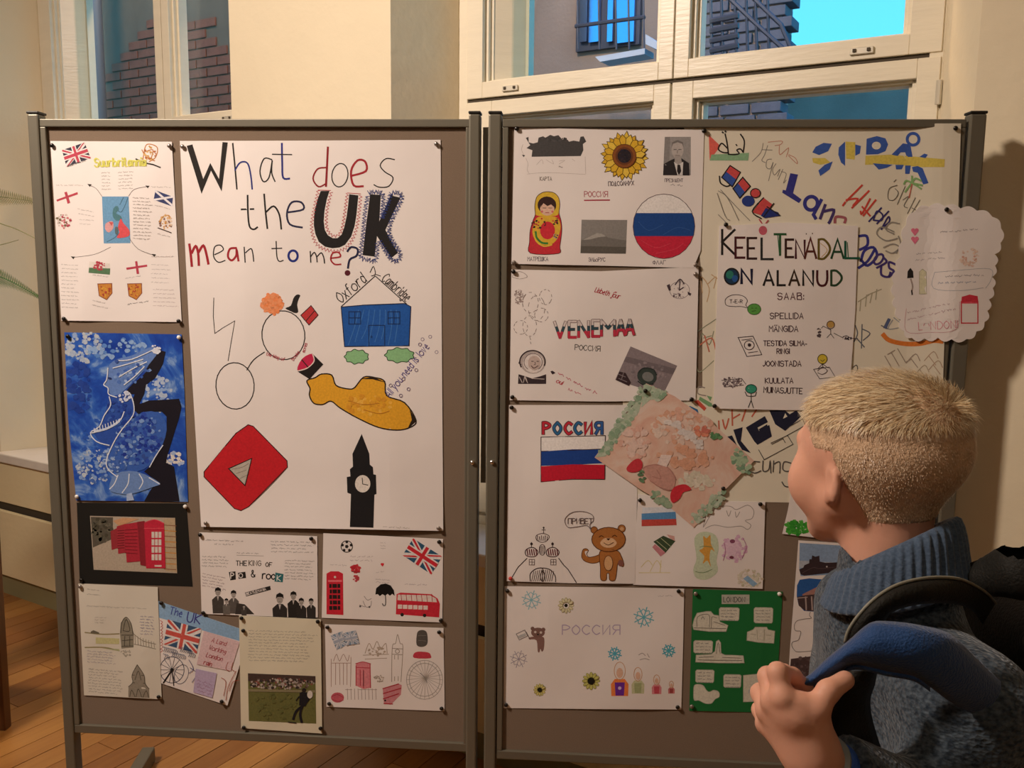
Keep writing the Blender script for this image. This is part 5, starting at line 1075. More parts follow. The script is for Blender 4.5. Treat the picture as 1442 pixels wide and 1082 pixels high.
T('lettering', '1f1f3a', 15, 'N', 240, 370, 72, 0, 1.1); T('lettering', K, 12, 'ALANUD', 356, 380, 76, 0, 1.02, gap=1.7, cols=[K, K, '3a2a1c', K, '4a1c20', '2E4A30'])
T('lettering', '5a2c34', 5, 'SAAB:', 430, 455, 34, 0, 1.0, gap=2)
T('lettering', '4a3038', 4.5, 'SPELLIDA', 390, 556, 30, 0, .95); T('lettering', '4a3038', 4.5, 'MÄNGIDA', 385, 624, 30, 0, .95, gap=1.3); T('lettering', '4a3038', 4.5, 'TESTIDA SILMA-', 355, 698, 26, 0, .88, gap=1.3); T('lettering', '4a3038', 4.5, 'RINGI', 425, 740, 26, 0, .85); T('lettering', '4a3038', 4.5, 'JOONISTADA', 352, 806, 28, 0, .92, gap=1.3); T('lettering', '4a3038', 4.5, 'KUULATA', 364, 895, 27, 0, .95, gap=1.2); T('lettering', '3a2428', 4.5, 'MUINASJUTTE', 356, 944, 29, 2, .84, gap=1.1)
X = 'speech_drawing'; S(X, '3a2c30', 3.5, [(160, 485), (155, 455), (180, 435), (215, 430), (250, 438), (270, 460), (262, 485), (275, 500), (240, 492), (200, 492)], closed=True); T(X, '3a2c30', 3, 'T-E-R', 178, 474, 18, 0, 1); E(X, '5CA048', 306, 506, 35, 29); O(X, '2c4a24', 3, 306, 506, 35, 29); LN(X, '2c4a24', 3, [(292, 500), (300, 500)], [(312, 500), (320, 500)], [(294, 516), (314, 514)])
X = 'stick_figure_drawing'
E(X, 'C8A058', 708, 586, 18); O(X, '5a3c2c', 4, 708, 588, 20, 20); LN(X, K, 3, [(708, 608), (708, 635)], [(708, 635), (688, 655)], [(708, 635), (725, 658)], [(708, 615), (668, 595)], [(668, 595), (660, 605)], [(725, 632), (770, 655)]); blob(X, '5a4c50', 645, 630, 18, 22, 3, .6, 1.5, rr=4); blob(X, '4a4048', 790, 657, 24, 14, 3, 1.1, .4, rr=4); S(X, '4a4048', 3, [(768, 655), (790, 645), (815, 658), (850, 660)])
PL(X, '3a2c30', 4, [(222, 655), (300, 648), (346, 745), (268, 755)]); O(X, '3a2c30', 4, 280, 695, 26, 24); E(X, '3a2c30', 281, 694, 9); LN(X, '3a2c30', 3, [(240, 668), (295, 662)], [(275, 735), (325, 728)])
E(X, 'D8C040', 665, 768, 24); O(X, '4a4020', 4, 665, 768, 25, 25); S(X, '4a4020', 3, [(655, 772), (666, 780), (676, 770)]); LN(X, K, 3, [(665, 793), (640, 820)], [(665, 793), (695, 815)], [(665, 793), (668, 815)]); PL(X, '3a2c30', 3, [(618, 822), (700, 810), (732, 862), (650, 872)]); S(X, '3a2c30', 3, [(640, 830), (665, 810), (690, 830), (665, 848), (640, 840)])
E(X, '3C9C80', 290, 925, 28, 22); O(X, '1c3c34', 4, 290, 925, 29, 23); LN(X, K, 4, [(290, 948), (290, 988)], [(290, 985), (275, 1022)], [(290, 985), (302, 1024)], [(258, 940), (268, 962), (290, 965), (312, 962), (318, 942)]); blob(X, '', 190, 890, 55, 70, 5, 1, .5, rr=5, cols=['6a5c60', '8a7c80', '9a8c90']); LN(X, '4a3c40', 3, [(135, 880), (240, 870)], [(150, 915), (250, 905)], [(240, 870), (262, 900)])
S(X, 'C84858', 18, [(352, 75), (352, 98)]); E(X, 'C86070', 352, 92, 22, 24)
PIN([('k', 157, 62, 'top left corner'), ('k', 97, 1014, 'bottom left corner')], 'KEELTENÄDAL notice')
PIN([('g', 826, 96, 'top right corner')], 'KEELTENÄDAL notice') if 0 else None; Paper.cur.done()
# ---- cloud-shaped sheet
V(970, 170, 3.135)
def scallop(pts, amp):
    out = []
    for i, p in enumerate(pts):
        q = pts[(i + 1) % len(pts)]; dx, dy = q[0] - p[0], q[1] - p[1]; l = math.hypot(dx, dy)
        for k in range(6):
            t = k / 6; b_ = sin(pi * t); out.append((p[0] + dx * t + dy / l * amp * b_, p[1] + dy * t - dx / l * amp * b_))
    return out
Paper('cloud_sheet', 'white sheet cut to a scalloped cloud shape with hearts and a red post box', 'sheet', scallop([(1000, 400), (1060, 380), (1130, 378), (1200, 388), (1272, 398), (1340, 425), (1378, 475), (1376, 540), (1350, 590), (1352, 640), (1338, 690), (1342, 740), (1325, 790), (1318, 840), (1305, 890), (1270, 930), (1225, 965), (1160, 965), (1100, 958), (1040, 962), (985, 960), (950, 930), (935, 880), (915, 830), (910, 780), (905, 720), (920, 660), (935, 600), (945, 530), (960, 460)], 15), .006, PW, .003, ph=.2, lift=(1300, 1350, .0105))
for cy_ in (487, 524):
    E('heart_drawing', 'E87C98', 990, cy_ - 3, 9); E('heart_drawing', 'E87C98', 1006, cy_ - 3, 9); F('heart_drawing', 'E87C98', [(982, cy_ + 1), (1014, cy_ + 1), (998, cy_ + 22)])
SCR('handwriting', '8a8084', 2.5, 1105, 492, 1285, 478, 1, h=7); SCR('handwriting', 'a09498', 2.5, 1000, 590, 1145, 578, 2, 26, 6); SCR('handwriting', '8a8084', 2.5, 1130, 688, 1310, 680, 1, h=7); SCR('handwriting', '7a8098', 2.5, 1095, 718, 1280, 712, 1, h=7); SCR('handwriting', 'B08890', 2.5, 960, 850, 1180, 800, 2, 30, 7)
T('lettering', 'D8909C', 3, 'LONDON!', 1015, 925, 34, -3, .95)
X = 'post_box_drawing'; F(X, 'D03848', [(1203, 800), (1205, 778), (1240, 768), (1275, 775), (1278, 800)]); F(X, 'E05868', R4(1203, 800, 1278, 808)); PL(X, 'D03848', 5, R4(1203, 800, 1276, 894))
blob('crest_drawing', '', 1240, 603, 42, 60, 4, 1, 1, rr=5, cols=['E0C0B0', 'D8A898', 'E8D0C0'], cond=lambda x, y: (x - 1240) ** 2 + (y - 603) ** 2 > 18 ** 2)
F('feather_drawing', K, [(964, 696), (966, 665), (978, 650), (990, 665), (992, 694)]); S('feather_drawing', 'A89890', 7, [(980, 700), (988, 730), (985, 750)]); LN('feather_drawing', K, 6, [(984, 750), (986, 768)])
F('pencil_drawing', 'DCD8B8', [(1018, 690), (1018, 668), (1032, 655), (1048, 668), (1050, 765), (1018, 765)]); PL('pencil_drawing', 'A8A488', 2, [(1018, 690), (1018, 668), (1032, 655), (1048, 668), (1050, 765), (1018, 765)])
S('pencil_line', 'B0B4BC', 2, [(1085, 670), (1200, 660), (1330, 655), (1335, 700), (1310, 740)], [(1085, 670), (1080, 740), (1200, 750), (1300, 738)]); S('pencil_line', 'D8A8B0', 2, [(960, 830), (960, 930), (1060, 935), (1180, 920), (1195, 800)])
PIN([('k', 1137, 393, 'top left edge')], 'cloud-shaped sheet'); Paper.cur.done()
# ---- Russia with bear
V(700, 540, 3.204)
Paper('poster', 'white sheet with a striped Russian flag, a waving brown bear and domed church outline', 'poster', [(52, 98), (400, 98), (640, 98), (632, 500), (622, 905), (320, 902), (42, 893)], .0014, PW, .004, ph=1.8)
for ch, x, c in zip('РОССИЯ', (208, 258, 308, 352, 398, 445), ('C83040', '2E6C9C', 'C83040', '2E6C9C', 'C83040', '3464A8')): T('lettering', '3a2a34', 16, ch, x, 228, 50, 0, .85); T('lettering', c, 10, ch, x, 228, 50, 0, .85)
X = 'striped_flag_drawing'; F(X, 'F4F0EE', [(198, 245), (340, 240), (488, 238), (486, 300), (340, 305), (198, 306)]); F(X, '1F4696', [(198, 308), (340, 298), (480, 298), (440, 335), (486, 360), (340, 368), (198, 372)]); F(X, 'CC2038', [(198, 375), (340, 366), (486, 368), (486, 432), (340, 432), (198, 445)]); PL(X, '3a2a2a', 3.5, [(198, 243), (340, 240), (488, 236), (486, 434), (340, 433), (198, 445)]); LN(X, '3a2a2a', 3, [(198, 307), (340, 302), (486, 296)])
X = 'church_drawing'; LN(X, '3a2c2c', 4, [(62, 885), (95, 830), (110, 815), (135, 790)], [(278, 790), (300, 820), (320, 840), (358, 900)]); blob(X, '3a2c2c', 0, 0, 1, 0, 1)
S(X, '4a3434', 3, [(175, 700), (180, 685), (208, 678), (235, 690), (225, 710), (205, 718), (185, 712)], closed=True); LN(X, '4a3434', 3, *[[(182 + k * 9, 688 + (k % 2) * 4), (180 + k * 9, 710)] for k in range(6)]); LN(X, '3a2c2c', 3, [(210, 678), (210, 648)], [(202, 662), (218, 662)]); E(X, '3a2c2c', 210, 652, 4)
for x_ in (155, 250):
    S(X, '4a3030', 4, [(x_ - 28, 760), (x_ - 15, 745), (x_ + 10, 742), (x_ + 30, 762), (x_ + 15, 782), (x_ - 20, 780)], closed=True); LN(X, '6a2c34', 5, *[[(x_ - 20 + k * 10, 750), (x_ - 16 + k * 10, 776)] for k in range(5)]); LN(X, '3a2c2c', 3, [(x_, 742), (x_, 718)]); E(X, '3a2c2c', x_, 725, 6)
O(X, '4a3434', 3, 204, 752, 14, 24); LN(X, '4a3434', 2.5, *[[(194 + k * 6, 735), (194 + k * 6, 770)] for k in range(4)])
for x_ in (145, 242): PL(X, '5a4444', 2.5, R4(x_, 795, x_ + 24, 820)); LN(X, '5a4444', 2, [(x_ + 12, 795), (x_ + 12, 820)], [(x_, 807), (x_ + 24, 807)])
S(X, '3a2c2c', 4, [(150, 893), (150, 860), (175, 838), (205, 834), (240, 842), (262, 870), (264, 896)]); LN(X, '4a3c3c', 2.5, *[[(156 + k * 9, 893), (165 + k * 9, 850 - 8 * sin(k * .3))] for k in range(11)]); LN(X, '3a2c2c', 3, [(205, 834), (205, 895)]); O(X, '3a2c2c', 3, 205, 872, 10, 22)
X = 'bear_drawing'; BR = 'B07038'; OL = '5a3014'
F(X, BR, [(480, 765), (450, 778), (410, 785), (395, 760), (412, 755), (405, 746), (388, 752), (382, 780), (400, 805), (440, 812), (475, 795)], True); PL(X, OL, 3, [(480, 765), (450, 778), (415, 785), (404, 770), (412, 755), (400, 746), (386, 754), (382, 785), (400, 805), (440, 812), (475, 795)], True)
F(X, BR, [(470, 755), (540, 755), (560, 780), (572, 815), (565, 828), (545, 815), (540, 845), (532, 888), (508, 888), (505, 860), (495, 860), (492, 888), (468, 885), (466, 830), (462, 790)], True); PL(X, OL, 3, [(470, 755), (540, 755), (560, 780), (572, 815), (565, 828), (545, 815), (540, 845), (532, 888), (508, 888), (505, 860), (495, 860), (492, 888), (468, 885), (466, 830), (462, 790)], True)
E(X, 'D8A878', 502, 812, 20, 34); O(X, OL, 2.5, 502, 812, 20, 34); E(X, BR, 438, 662, 16); E(X, BR, 562, 656, 18); O(X, OL, 3, 438, 662, 15, 15); O(X, OL, 3, 562, 656, 17, 17); E(X, 'D8A878', 563, 657, 9)
E(X, BR, 503, 705, 76, 55); O(X, OL, 3.5, 503, 705, 76, 55); F(X, 'E0B890', [(465, 722), (480, 702), (500, 698), (525, 702), (540, 722), (520, 740), (485, 740)], True); F(X, '3a1c10', [(492, 700), (512, 700), (502, 710)]); S(X, OL, 3, [(482, 720), (502, 730), (525, 718)]); S(X, OL, 4, [(460, 695), (470, 688), (480, 694)], [(520, 692), (530, 686), (540, 692)]); E(X, '8A5A50', 558, 812, 13, 15)
S('speech_bubble', '7a6c6c', 3, [(320, 650), (305, 620), (320, 595), (350, 580), (395, 580), (430, 595), (434, 620), (418, 638), (424, 662), (405, 642), (360, 648)], closed=True); T('speech_bubble', '6a5c5c', 3, 'ПРИВЕТ', 320, 634, 24, 0, .95, gap=1)
PIN([('k', 66, 109, 'top left corner'), ('r', 61, 880, 'bottom left corner')], 'waving bear sheet'); Paper.cur.done()
# ---- pencil-coloured sheet beside it
Paper('drawing_sheet', 'white sheet of soft coloured pencil drawings with a small striped flag, beside the bear sheet', 'drawing', [(636, 500), (900, 530), (1210, 535), (1205, 700), (1198, 928), (900, 918), (614, 910)], .0022, PW, .003, ph=.3)
F('dark_corner', '4a4240', [(632, 476), (685, 505), (640, 520)]) if 0 else None
X = 'striped_flag_drawing'; F(X, 'DCE0E8', R4(655, 560, 800, 585)); F(X, '5C94C8', [(652, 588), (805, 580), (808, 612), (652, 616)]); F(X, 'C85048', [(652, 616), (808, 612), (810, 640), (652, 645)])
F('book_drawing', '3F5038', [(705, 715), (750, 688), (805, 712), (760, 765)]); F('book_drawing', 'C8848C', [(700, 740), (712, 725), (760, 765), (738, 782)]); F('book_drawing', 'D8A8A0', [(765, 682), (800, 690), (802, 712), (780, 700)]); LN('book_drawing', 'A8B088', 3, [(720, 712), (765, 750)], [(740, 700), (785, 738)])
S('pale_drawing', 'DCD098', 3, [(650, 830), (680, 800), (700, 820)], [(690, 850), (720, 800), (740, 830)], [(640, 855), (780, 855)], [(740, 800), (735, 855)])
F('figure_drawing', 'C8D4B8', [(890, 700), (930, 670), (985, 685), (1000, 740), (990, 800), (995, 850), (950, 885), (900, 880), (885, 840), (900, 790)], True); F('figure_drawing', 'D8A048', [(930, 690), (945, 700), (962, 685), (965, 725), (982, 760), (965, 750), (958, 790), (965, 830), (948, 800), (928, 815), (935, 780), (912, 755), (932, 740)], True); S('figure_drawing', '6a8a5c', 2.5, [(895, 850), (930, 855), (970, 840)], [(915, 740), (935, 735), (970, 740)])
for (a, b_, c, r_) in ((1070, 745, 'DCB4D0', 55), (1060, 750, 'E8C8DC', 35)): blob('flower_drawing', c, a, b_, r_, 70, int(a), 1, 1.1, rr=8)
E('flower_drawing', '8A4C68', 1062, 713, 12, 9); E('flower_drawing', '7A3C50', 1058, 786, 10, 7); S('flower_drawing', 'B878A0', 3, [(1110, 700), (1125, 740), (1105, 790)], [(1025, 720), (1030, 760), (1020, 800)])
blob('hat_drawing', '', 1140, 880, 55, 90, 8, 1.1, .7, rr=6, cols=['D8D4C0', 'C8C4A8', 'E0D8C8', 'D0C0A8']); F('hat_drawing', '8CB0D0', [(1110, 882), (1130, 868), (1175, 905), (1155, 918)])
S('scribble', 'A8A09C', 3, [(900, 635), (940, 600), (930, 650), (960, 600), (990, 560), (1050, 555), (1080, 570), (1130, 550), (1158, 575), (1150, 610), (1120, 620), (1145, 640), (1130, 660), (1100, 645), (1040, 650), (980, 640), (940, 655)], [(1035, 575), (1045, 600), (1055, 575)], [(1075, 580), (1080, 605), (1095, 580)])
PIN([('k', 1187, 545, 'top right corner')], 'coloured pencil drawings sheet'); PIN([('k', 645, 527, 'top left corner')], 'coloured pencil drawings sheet'); Paper.cur.done()
# ---- tilted pastel drawing
PAST = painting('pastel_wash', ['DCAE9C', 'E0BCAA', 'E4C8B8', 'E2D0C4'], [.36, .48, .6, .72], 14, 1.2)
Paper('pastel_drawing', 'tilted pastel drawing of a pink and orange shape with two red birds and green corners', 'drawing', [(672, 0), (800, 58), (960, 170), (1160, 350), (1030, 480), (888, 652), (780, 560), (640, 475), (440, 335), (540, 200), (620, 90)], .0046, PAST, .003, ph=1.4)
gc = ['B0C0A8', 'A4B8A0', '98B094', 'BCC8B4', '8CA88C']
def band_pts(p, q, seed, n, wd, rr=12, cols=gc):
    rg = random.Random(seed); gs = {}
    for _ in range(n):
        t = rg.random(); x = p[0] + (q[0] - p[0]) * t + rg.uniform(-wd, wd); y = p[1] + (q[1] - p[1]) * t + rg.uniform(-wd, wd); r_ = rr * rg.uniform(.5, 1.2)
        P_ = [vp((x + r_ * rg.uniform(.7, 1.2) * cos(k * pi / 4), y + r_ * rg.uniform(.6, 1.1) * sin(k * pi / 4))) for k in range(8)]; gs.setdefault(rg.choice(cols), []).append((P_, [tuple(range(8))]))
    for c, g in gs.items(): Paper.cur.put('pastel_marks', c, g)
F('pastel_marks', 'B4C2AC', [(672, 2), (640, 130), (545, 250), (490, 330), (442, 335), (540, 200), (620, 90)]); F('pastel_marks', 'B4C2AC', [(672, 2), (758, 42), (745, 72), (690, 75), (650, 110)])
band_pts((660, 30), (480, 310), 1, 90, 22); band_pts((680, 40), (745, 55), 2, 30, 20); band_pts((1080, 320), (1120, 385), 3, 50, 24, cols=['8CA88C', 'A8C0A0', '7C9C80']); band_pts((1010, 500), (890, 620), 4, 70, 20); band_pts((700, 500), (780, 560), 5, 40, 16, cols=['8CA88C', '7C9C7C', 'A0B498'])
blob('pastel_marks', '', 830, 200, 110, 80, 6, 1.2, .7, rr=16, cols=['DEB09C', 'E2CCBE', 'DCAA90', 'DEC6B8']); blob('pastel_marks', '', 900, 440, 80, 50, 7, 1, .5, rr=14, cols=['D8D0BC', 'E0D8C8']); blob('pastel_marks', '', 850, 330, 110, 40, 14, 1.2, .5, rr=16, cols=['DEAE94', 'DAA488']); blob('pastel_marks', '', 620, 270, 70, 40, 15, 1, 1, rr=16, cols=['DCB0A0', 'E0C4B8']); band_pts((760, 150), (930, 290), 16, 40, 14, 14, cols=['E4DAD4', 'DCD4D0'])
F('pastel_marks', 'C8988C', [(655, 385), (690, 368), (740, 365), (780, 385), (805, 430), (790, 480), (740, 470), (690, 440)], True); S('pastel_marks', 'B07C74', 3, [(655, 385), (700, 368), (770, 380), (808, 435)], [(690, 440), (750, 478), (790, 485)], [(720, 390), (740, 430), (700, 420)])
F('pastel_marks', 'E8D4CC', [(740, 322), (790, 325), (765, 378), (722, 365)])
F('red_bird', 'C83A44', [(585, 380), (612, 350), (640, 340), (656, 360), (650, 388), (622, 402), (590, 398)], True); F('red_bird', 'D03440', [(785, 490), (805, 465), (850, 456), (876, 480), (840, 492), (825, 520), (795, 540), (782, 520)], True); blob('pastel_marks', '', 655, 420, 22, 14, 8, .7, 1.2, rr=7, cols=['6C8C68', '5a7a5c']); blob('pastel_marks', '', 930, 215, 36, 26, 9, 1.2, .6, rr=9, cols=['DC8870', 'E09478']); blob('pastel_marks', '', 985, 235, 25, 16, 10, 1, .6, rr=9, cols=['5C8C60', '6C9C6C'])
F('pastel_marks', 'CC7868', [(925, 195), (962, 210), (950, 228), (920, 220)])
PIN([('k', 669, 34, 'top corner')], 'tilted pastel drawing')
Paper.cur.done()
# ---- Russia with snowflakes
V(700, 810, 2.884)
Paper('poster', 'white sheet with pale lettering РОССИЯ, blue snowflakes, sunflowers and four nesting dolls', 'poster', [(30, 46), (400, 50), (760, 56), (755, 300), (748, 547), (400, 545), (26, 541)], .0012, PW, .004, ph=2.9)
T('lettering', 'B8A8C4', 4, 'РОССИЯ', 265, 242, 38, 0, 1.12, gap=1.8); SCR('handwriting', 'b0a8a8', 1.8, 650, 85, 720, 85, 1, h=6)
def flake(x, y, r_, c, n_=8, w=3.5):
    LN('snowflake_drawing', c, w, *[[(x, y), (x + r_ * cos(k * 2 * pi / n_ + .3), y + r_ * sin(k * 2 * pi / n_ + .3))] for k in range(n_)])
    LN('snowflake_drawing', c, w * .8, *[[(x + r_ * .6 * cos(a), y + r_ * .6 * sin(a)), (x + r_ * .8 * cos(a + s_ * .35), y + r_ * .8 * sin(a + s_ * .35))] for k in range(n_) for s_ in (-1, 1) for a in (k * 2 * pi / n_ + .3,)])
flake(139, 102, 40, '8CC0CC'); flake(596, 172, 42, '6CB8C8', w=4.5); flake(478, 320, 28, '58B0C8', w=5); flake(697, 308, 27, '50B0C4', w=5); flake(88, 342, 36, 'A098A8', w=2.5)
def sunf(x, y, r_, rc, c, c2='8a8848'):
    for k in range(12):
        a = k * 2 * pi / 12; O('sunflower_drawing', c2, 1.8, x + r_ * .7 * cos(a), y + r_ * .7 * sin(a), r_ * .3, r_ * .16, degrees_(a))
        E('sunflower_drawing', c, x + r_ * .7 * cos(a), y + r_ * .7 * sin(a), r_ * .28, r_ * .15, degrees_(a), 8)
    E('sunflower_drawing', '1f1c10', x, y, rc)
degrees_ = math.degrees
sunf(280, 124, 32, 7, 'DCD4B0', 'A8A070'); sunf(382, 431, 36, 14, 'C8C470', '8a8838'); sunf(173, 467, 25, 9, 'D8CC80', 'A09848'); LN('sunflower_drawing', 'A8B080', 2, [(178, 480), (180, 490)])
X = 'bear_drawing'; F(X, '8A6860', [(132, 262), (160, 266), (165, 310), (172, 314), (176, 300), (182, 312), (190, 300), (192, 260), (180, 250), (150, 250), (130, 255)], True); E(X, '806058', 166, 234, 28, 20); E(X, '806058', 144, 218, 8); E(X, '806058', 188, 222, 8); E(X, 'D8C8C0', 155, 232, 5); E(X, 'D8C8C0', 178, 234, 5); E(X, K, 166, 242, 4, 3); LN(X, '5a4440', 3, [(134, 262), (118, 232)]); PL(X, '8a8484', 3, [(78, 240), (112, 224), (124, 248), (90, 264)]); F(X, 'B8B8B8', [(84, 248), (114, 236), (118, 246), (90, 258)])
for i, (x, y, w_, h_, c, c2) in enumerate(((498, 492, 34, 138, 'F08848', '7030A0'), (572, 482, 25, 106, 'C8C8A0', 'A8B080'), (648, 484, 19, 78, 'E09098', 'C85060'), (708, 482, 13, 50, 'D08080', 'A04848'))):
    X = 'nesting_doll_drawing'; t_ = y - h_
    F(X, c, [(x - w_, y), (x - w_ * 1.05, y - h_ * .35), (x - w_ * .6, y - h_ * .5), (x + w_ * .6, y - h_ * .5), (x + w_ * 1.05, y - h_ * .35), (x + w_, y)]); F(X, c2, [(x - w_ * .5, y - 2), (x - w_ * .6, y - h_ * .4), (x + w_ * .6, y - h_ * .4), (x + w_ * .5, y - 2)]); O(X, 'D0A078', 2.5, x, y - h_ * .74, w_ * .66, h_ * .26); E(X, 'E0B8A0', x, y - h_ * .68, w_ * .4, h_ * .15)
E('nesting_doll_drawing', 'D8B8E0', 498, 460, 7); S('swirl_drawing', '9a9090', 2.5, [(575, 325), (590, 318), (602, 328)], [(580, 345), (600, 340), (618, 345)], [(610, 320), (618, 335)])
PIN([('k', 42, 64, 'top left corner'), ('k', 737, 65, 'top right corner'), ('k', 37, 527, 'bottom left corner'), ('k', 733, 536, 'bottom right corner')], 'snowflake sheet'); Paper.cur.done()
# ---- green card
GRN = papermat('green_card', '1C7038', .7)
Paper('green_poster', 'dark green card with pale cut-outs of buildings and small text labels', 'poster', [(795, 58), (1160, 68), (1130, 560), (780, 552)], .001, GRN, .002, ph=.6)
def cut(nm, pts, sm=False, c='D8D4C4'):
    F(nm, c, pts, sm); PL(nm, 'A8A898', 2, pts, sm)
def lab(x0, y0, x1, y1, n_):
    r_ = 6; cut('text_label', [(x0 + r_, y0), (x1 - r_, y0 + 1), (x1, y0 + r_), (x1 - 2, y1 - r_), (x1 - r_, y1), (x0 + r_, y1 - 1), (x0, y1 - r_), (x0, y0 + r_)]); SCR('text_label', '6a6860', 2, x0 + 6, y0 + 12, x1 - 4, y0 + 13, n_, 13, 4)
F('title_label', 'B8B8AC', R4(912, 80, 1025, 118)); T('title_label', '6a6a64', 3, 'LONDON', 920, 110, 20, 0, .85, gap=1.5)
lab(902, 132, 984, 186, 4); lab(1043, 132, 1121, 196, 4); lab(798, 266, 876, 318, 4); lab(806, 385, 882, 438, 4); lab(920, 404, 992, 458, 4)
cut('building_cut_out', [(794, 205), (800, 180), (812, 155), (850, 148), (868, 148), (880, 162), (900, 165), (905, 190), (938, 205), (930, 230), (860, 230), (798, 222)]); S('building_cut_out', '6a665c', 2, [(812, 210), (815, 170), (860, 162), (862, 212)], [(870, 215), (872, 172), (892, 175)], [(830, 180), (835, 170), (842, 180)], [(800, 215), (930, 218)], [(880, 190), (925, 205)])
cut('building_cut_out', [(1016, 232), (1040, 222), (1048, 212), (1095, 212), (1100, 222), (1128, 228), (1124, 278), (1060, 274), (1014, 266)]); S('building_cut_out', 'A8A48C', 2, [(1030, 240), (1112, 246)], [(1055, 222), (1058, 262)], [(1085, 222), (1084, 266)])
cut('building_cut_out', [(808, 325), (870, 322), (885, 310), (890, 270), (900, 264), (908, 275), (910, 318), (925, 325), (1000, 328), (1004, 358), (900, 358), (806, 354)]); S('building_cut_out', '6a665c', 2, [(815, 345), (995, 348)], [(890, 320), (898, 275), (906, 320)], [(820, 335), (880, 332)], [(915, 335), (990, 338)])
cut('building_cut_out', [(798, 470), (802, 448), (820, 444), (838, 450), (850, 468), (862, 475), (880, 468), (900, 475), (902, 495), (885, 505), (870, 522), (845, 522), (820, 510), (800, 508)], True)
cut('building_cut_out', [(1000, 408), (1060, 402), (1110, 402), (1108, 480), (1102, 514), (1000, 516)]); blob('building_cut_out', '', 1045, 470, 25, 26, 4, 1, .5, rr=7, cols=['B0C0C4', 'C0C8C0'])
PIN([('w', 1146, 76, 'top right corner'), ('g', 806, 75, 'top left corner'), ('g', 790, 533, 'bottom left corner')], 'dark green card'); Paper.cur.done()
# ---- strip with castle, partly behind the boy
V(1080, 690, 4.008)
Paper('poster', 'white strip with a castle photograph, a columned building photograph and a map outline', 'poster', [(178, 286), (600, 312), (560, 700), (480, 1400), (100, 1390), (130, 900)], .0014, PW, .002, ph=1)
F('castle_photograph', '8CA4C4', [(185, 300), (580, 325), (570, 470), (190, 488), (182, 440)]); F('castle_photograph', 'B0B8C4', [(183, 400), (575, 420), (572, 450), (183, 440)]); F('castle_photograph', '3A2C30', [(182, 450), (205, 440), (212, 425), (238, 415), (240, 392), (252, 392), (255, 370), (268, 375), (272, 378), (285, 375), (296, 372), (298, 405), (330, 412), (400, 410), (575, 405), (570, 468), (400, 465), (210, 485), (190, 478)]); S('castle_photograph', '5a484a', 3, [(200, 470), (260, 440), (300, 445), (400, 435)]); E('castle_photograph', 'C0B8B8', 338, 434, 5)
F('columned_building_photograph', '2C5CA0', [(170, 540), (185, 508), (240, 500), (330, 508), (400, 530), (560, 560), (550, 700), (320, 692), (210, 684), (178, 650), (168, 600)]); F('columned_building_photograph', '4A3A3C', [(170, 605), (250, 590), (360, 580), (420, 590), (550, 600), (548, 695), (320, 690), (215, 682), (180, 655)]); F('columned_building_photograph', 'A87C74', [(200, 590), (290, 545), (360, 560), (380, 578), (200, 598)])
for k in range(6): LN('columned_building_photograph', 'B09C98', 8, [(218 + k * 34, 605 - k), (222 + k * 34, 678)])
LN('columned_building_photograph', 'B09C98', 5, [(172, 612), (400, 590)])
S('map_outline', '7a7270', 3, [(245, 690), (240, 710), (250, 725), (210, 730), (170, 740), (155, 765), (160, 795), (190, 800), (185, 830), (175, 850), (145, 860), (140, 880), (155, 905), (175, 915), (250, 910), (280, 900)], [(275, 710), (280, 735), (310, 730)]); F('dark_photograph', '4E3C3C', [(135, 955), (290, 935), (480, 930), (470, 1200), (118, 1200)]); blob('dark_photograph', '', 220, 1010, 80, 50, 3, 1, .8, rr=9, cols=['5a4848', '443434', '665454'])
Paper.cur.done()
# ---- white card with green bush, mostly behind the head
V(1040, 500, 3.38)
Paper('drawing_sheet', 'white sheet with a scribbled bright green bush just beneath the boy\'s chin', 'drawing', [(255, 620), (620, 640), (600, 930), (450, 880), (208, 852), (235, 740)], .0026, PW, .002, ph=1)
blob('bush_drawing', '', 280, 822, 55, 110, 5, 1.05, .62, rr=8, cols=['3C9C34', '4CAC3C', '2E8C30', '60B850']); SCR('handwriting', '7a6060', 3, 350, 865, 430, 875, 1, h=14)
V(1080, 690, 4.008); blob('handwriting', '8a4038', 345, 262, 12, 8, 4, rr=5)
Paper.cur.done()
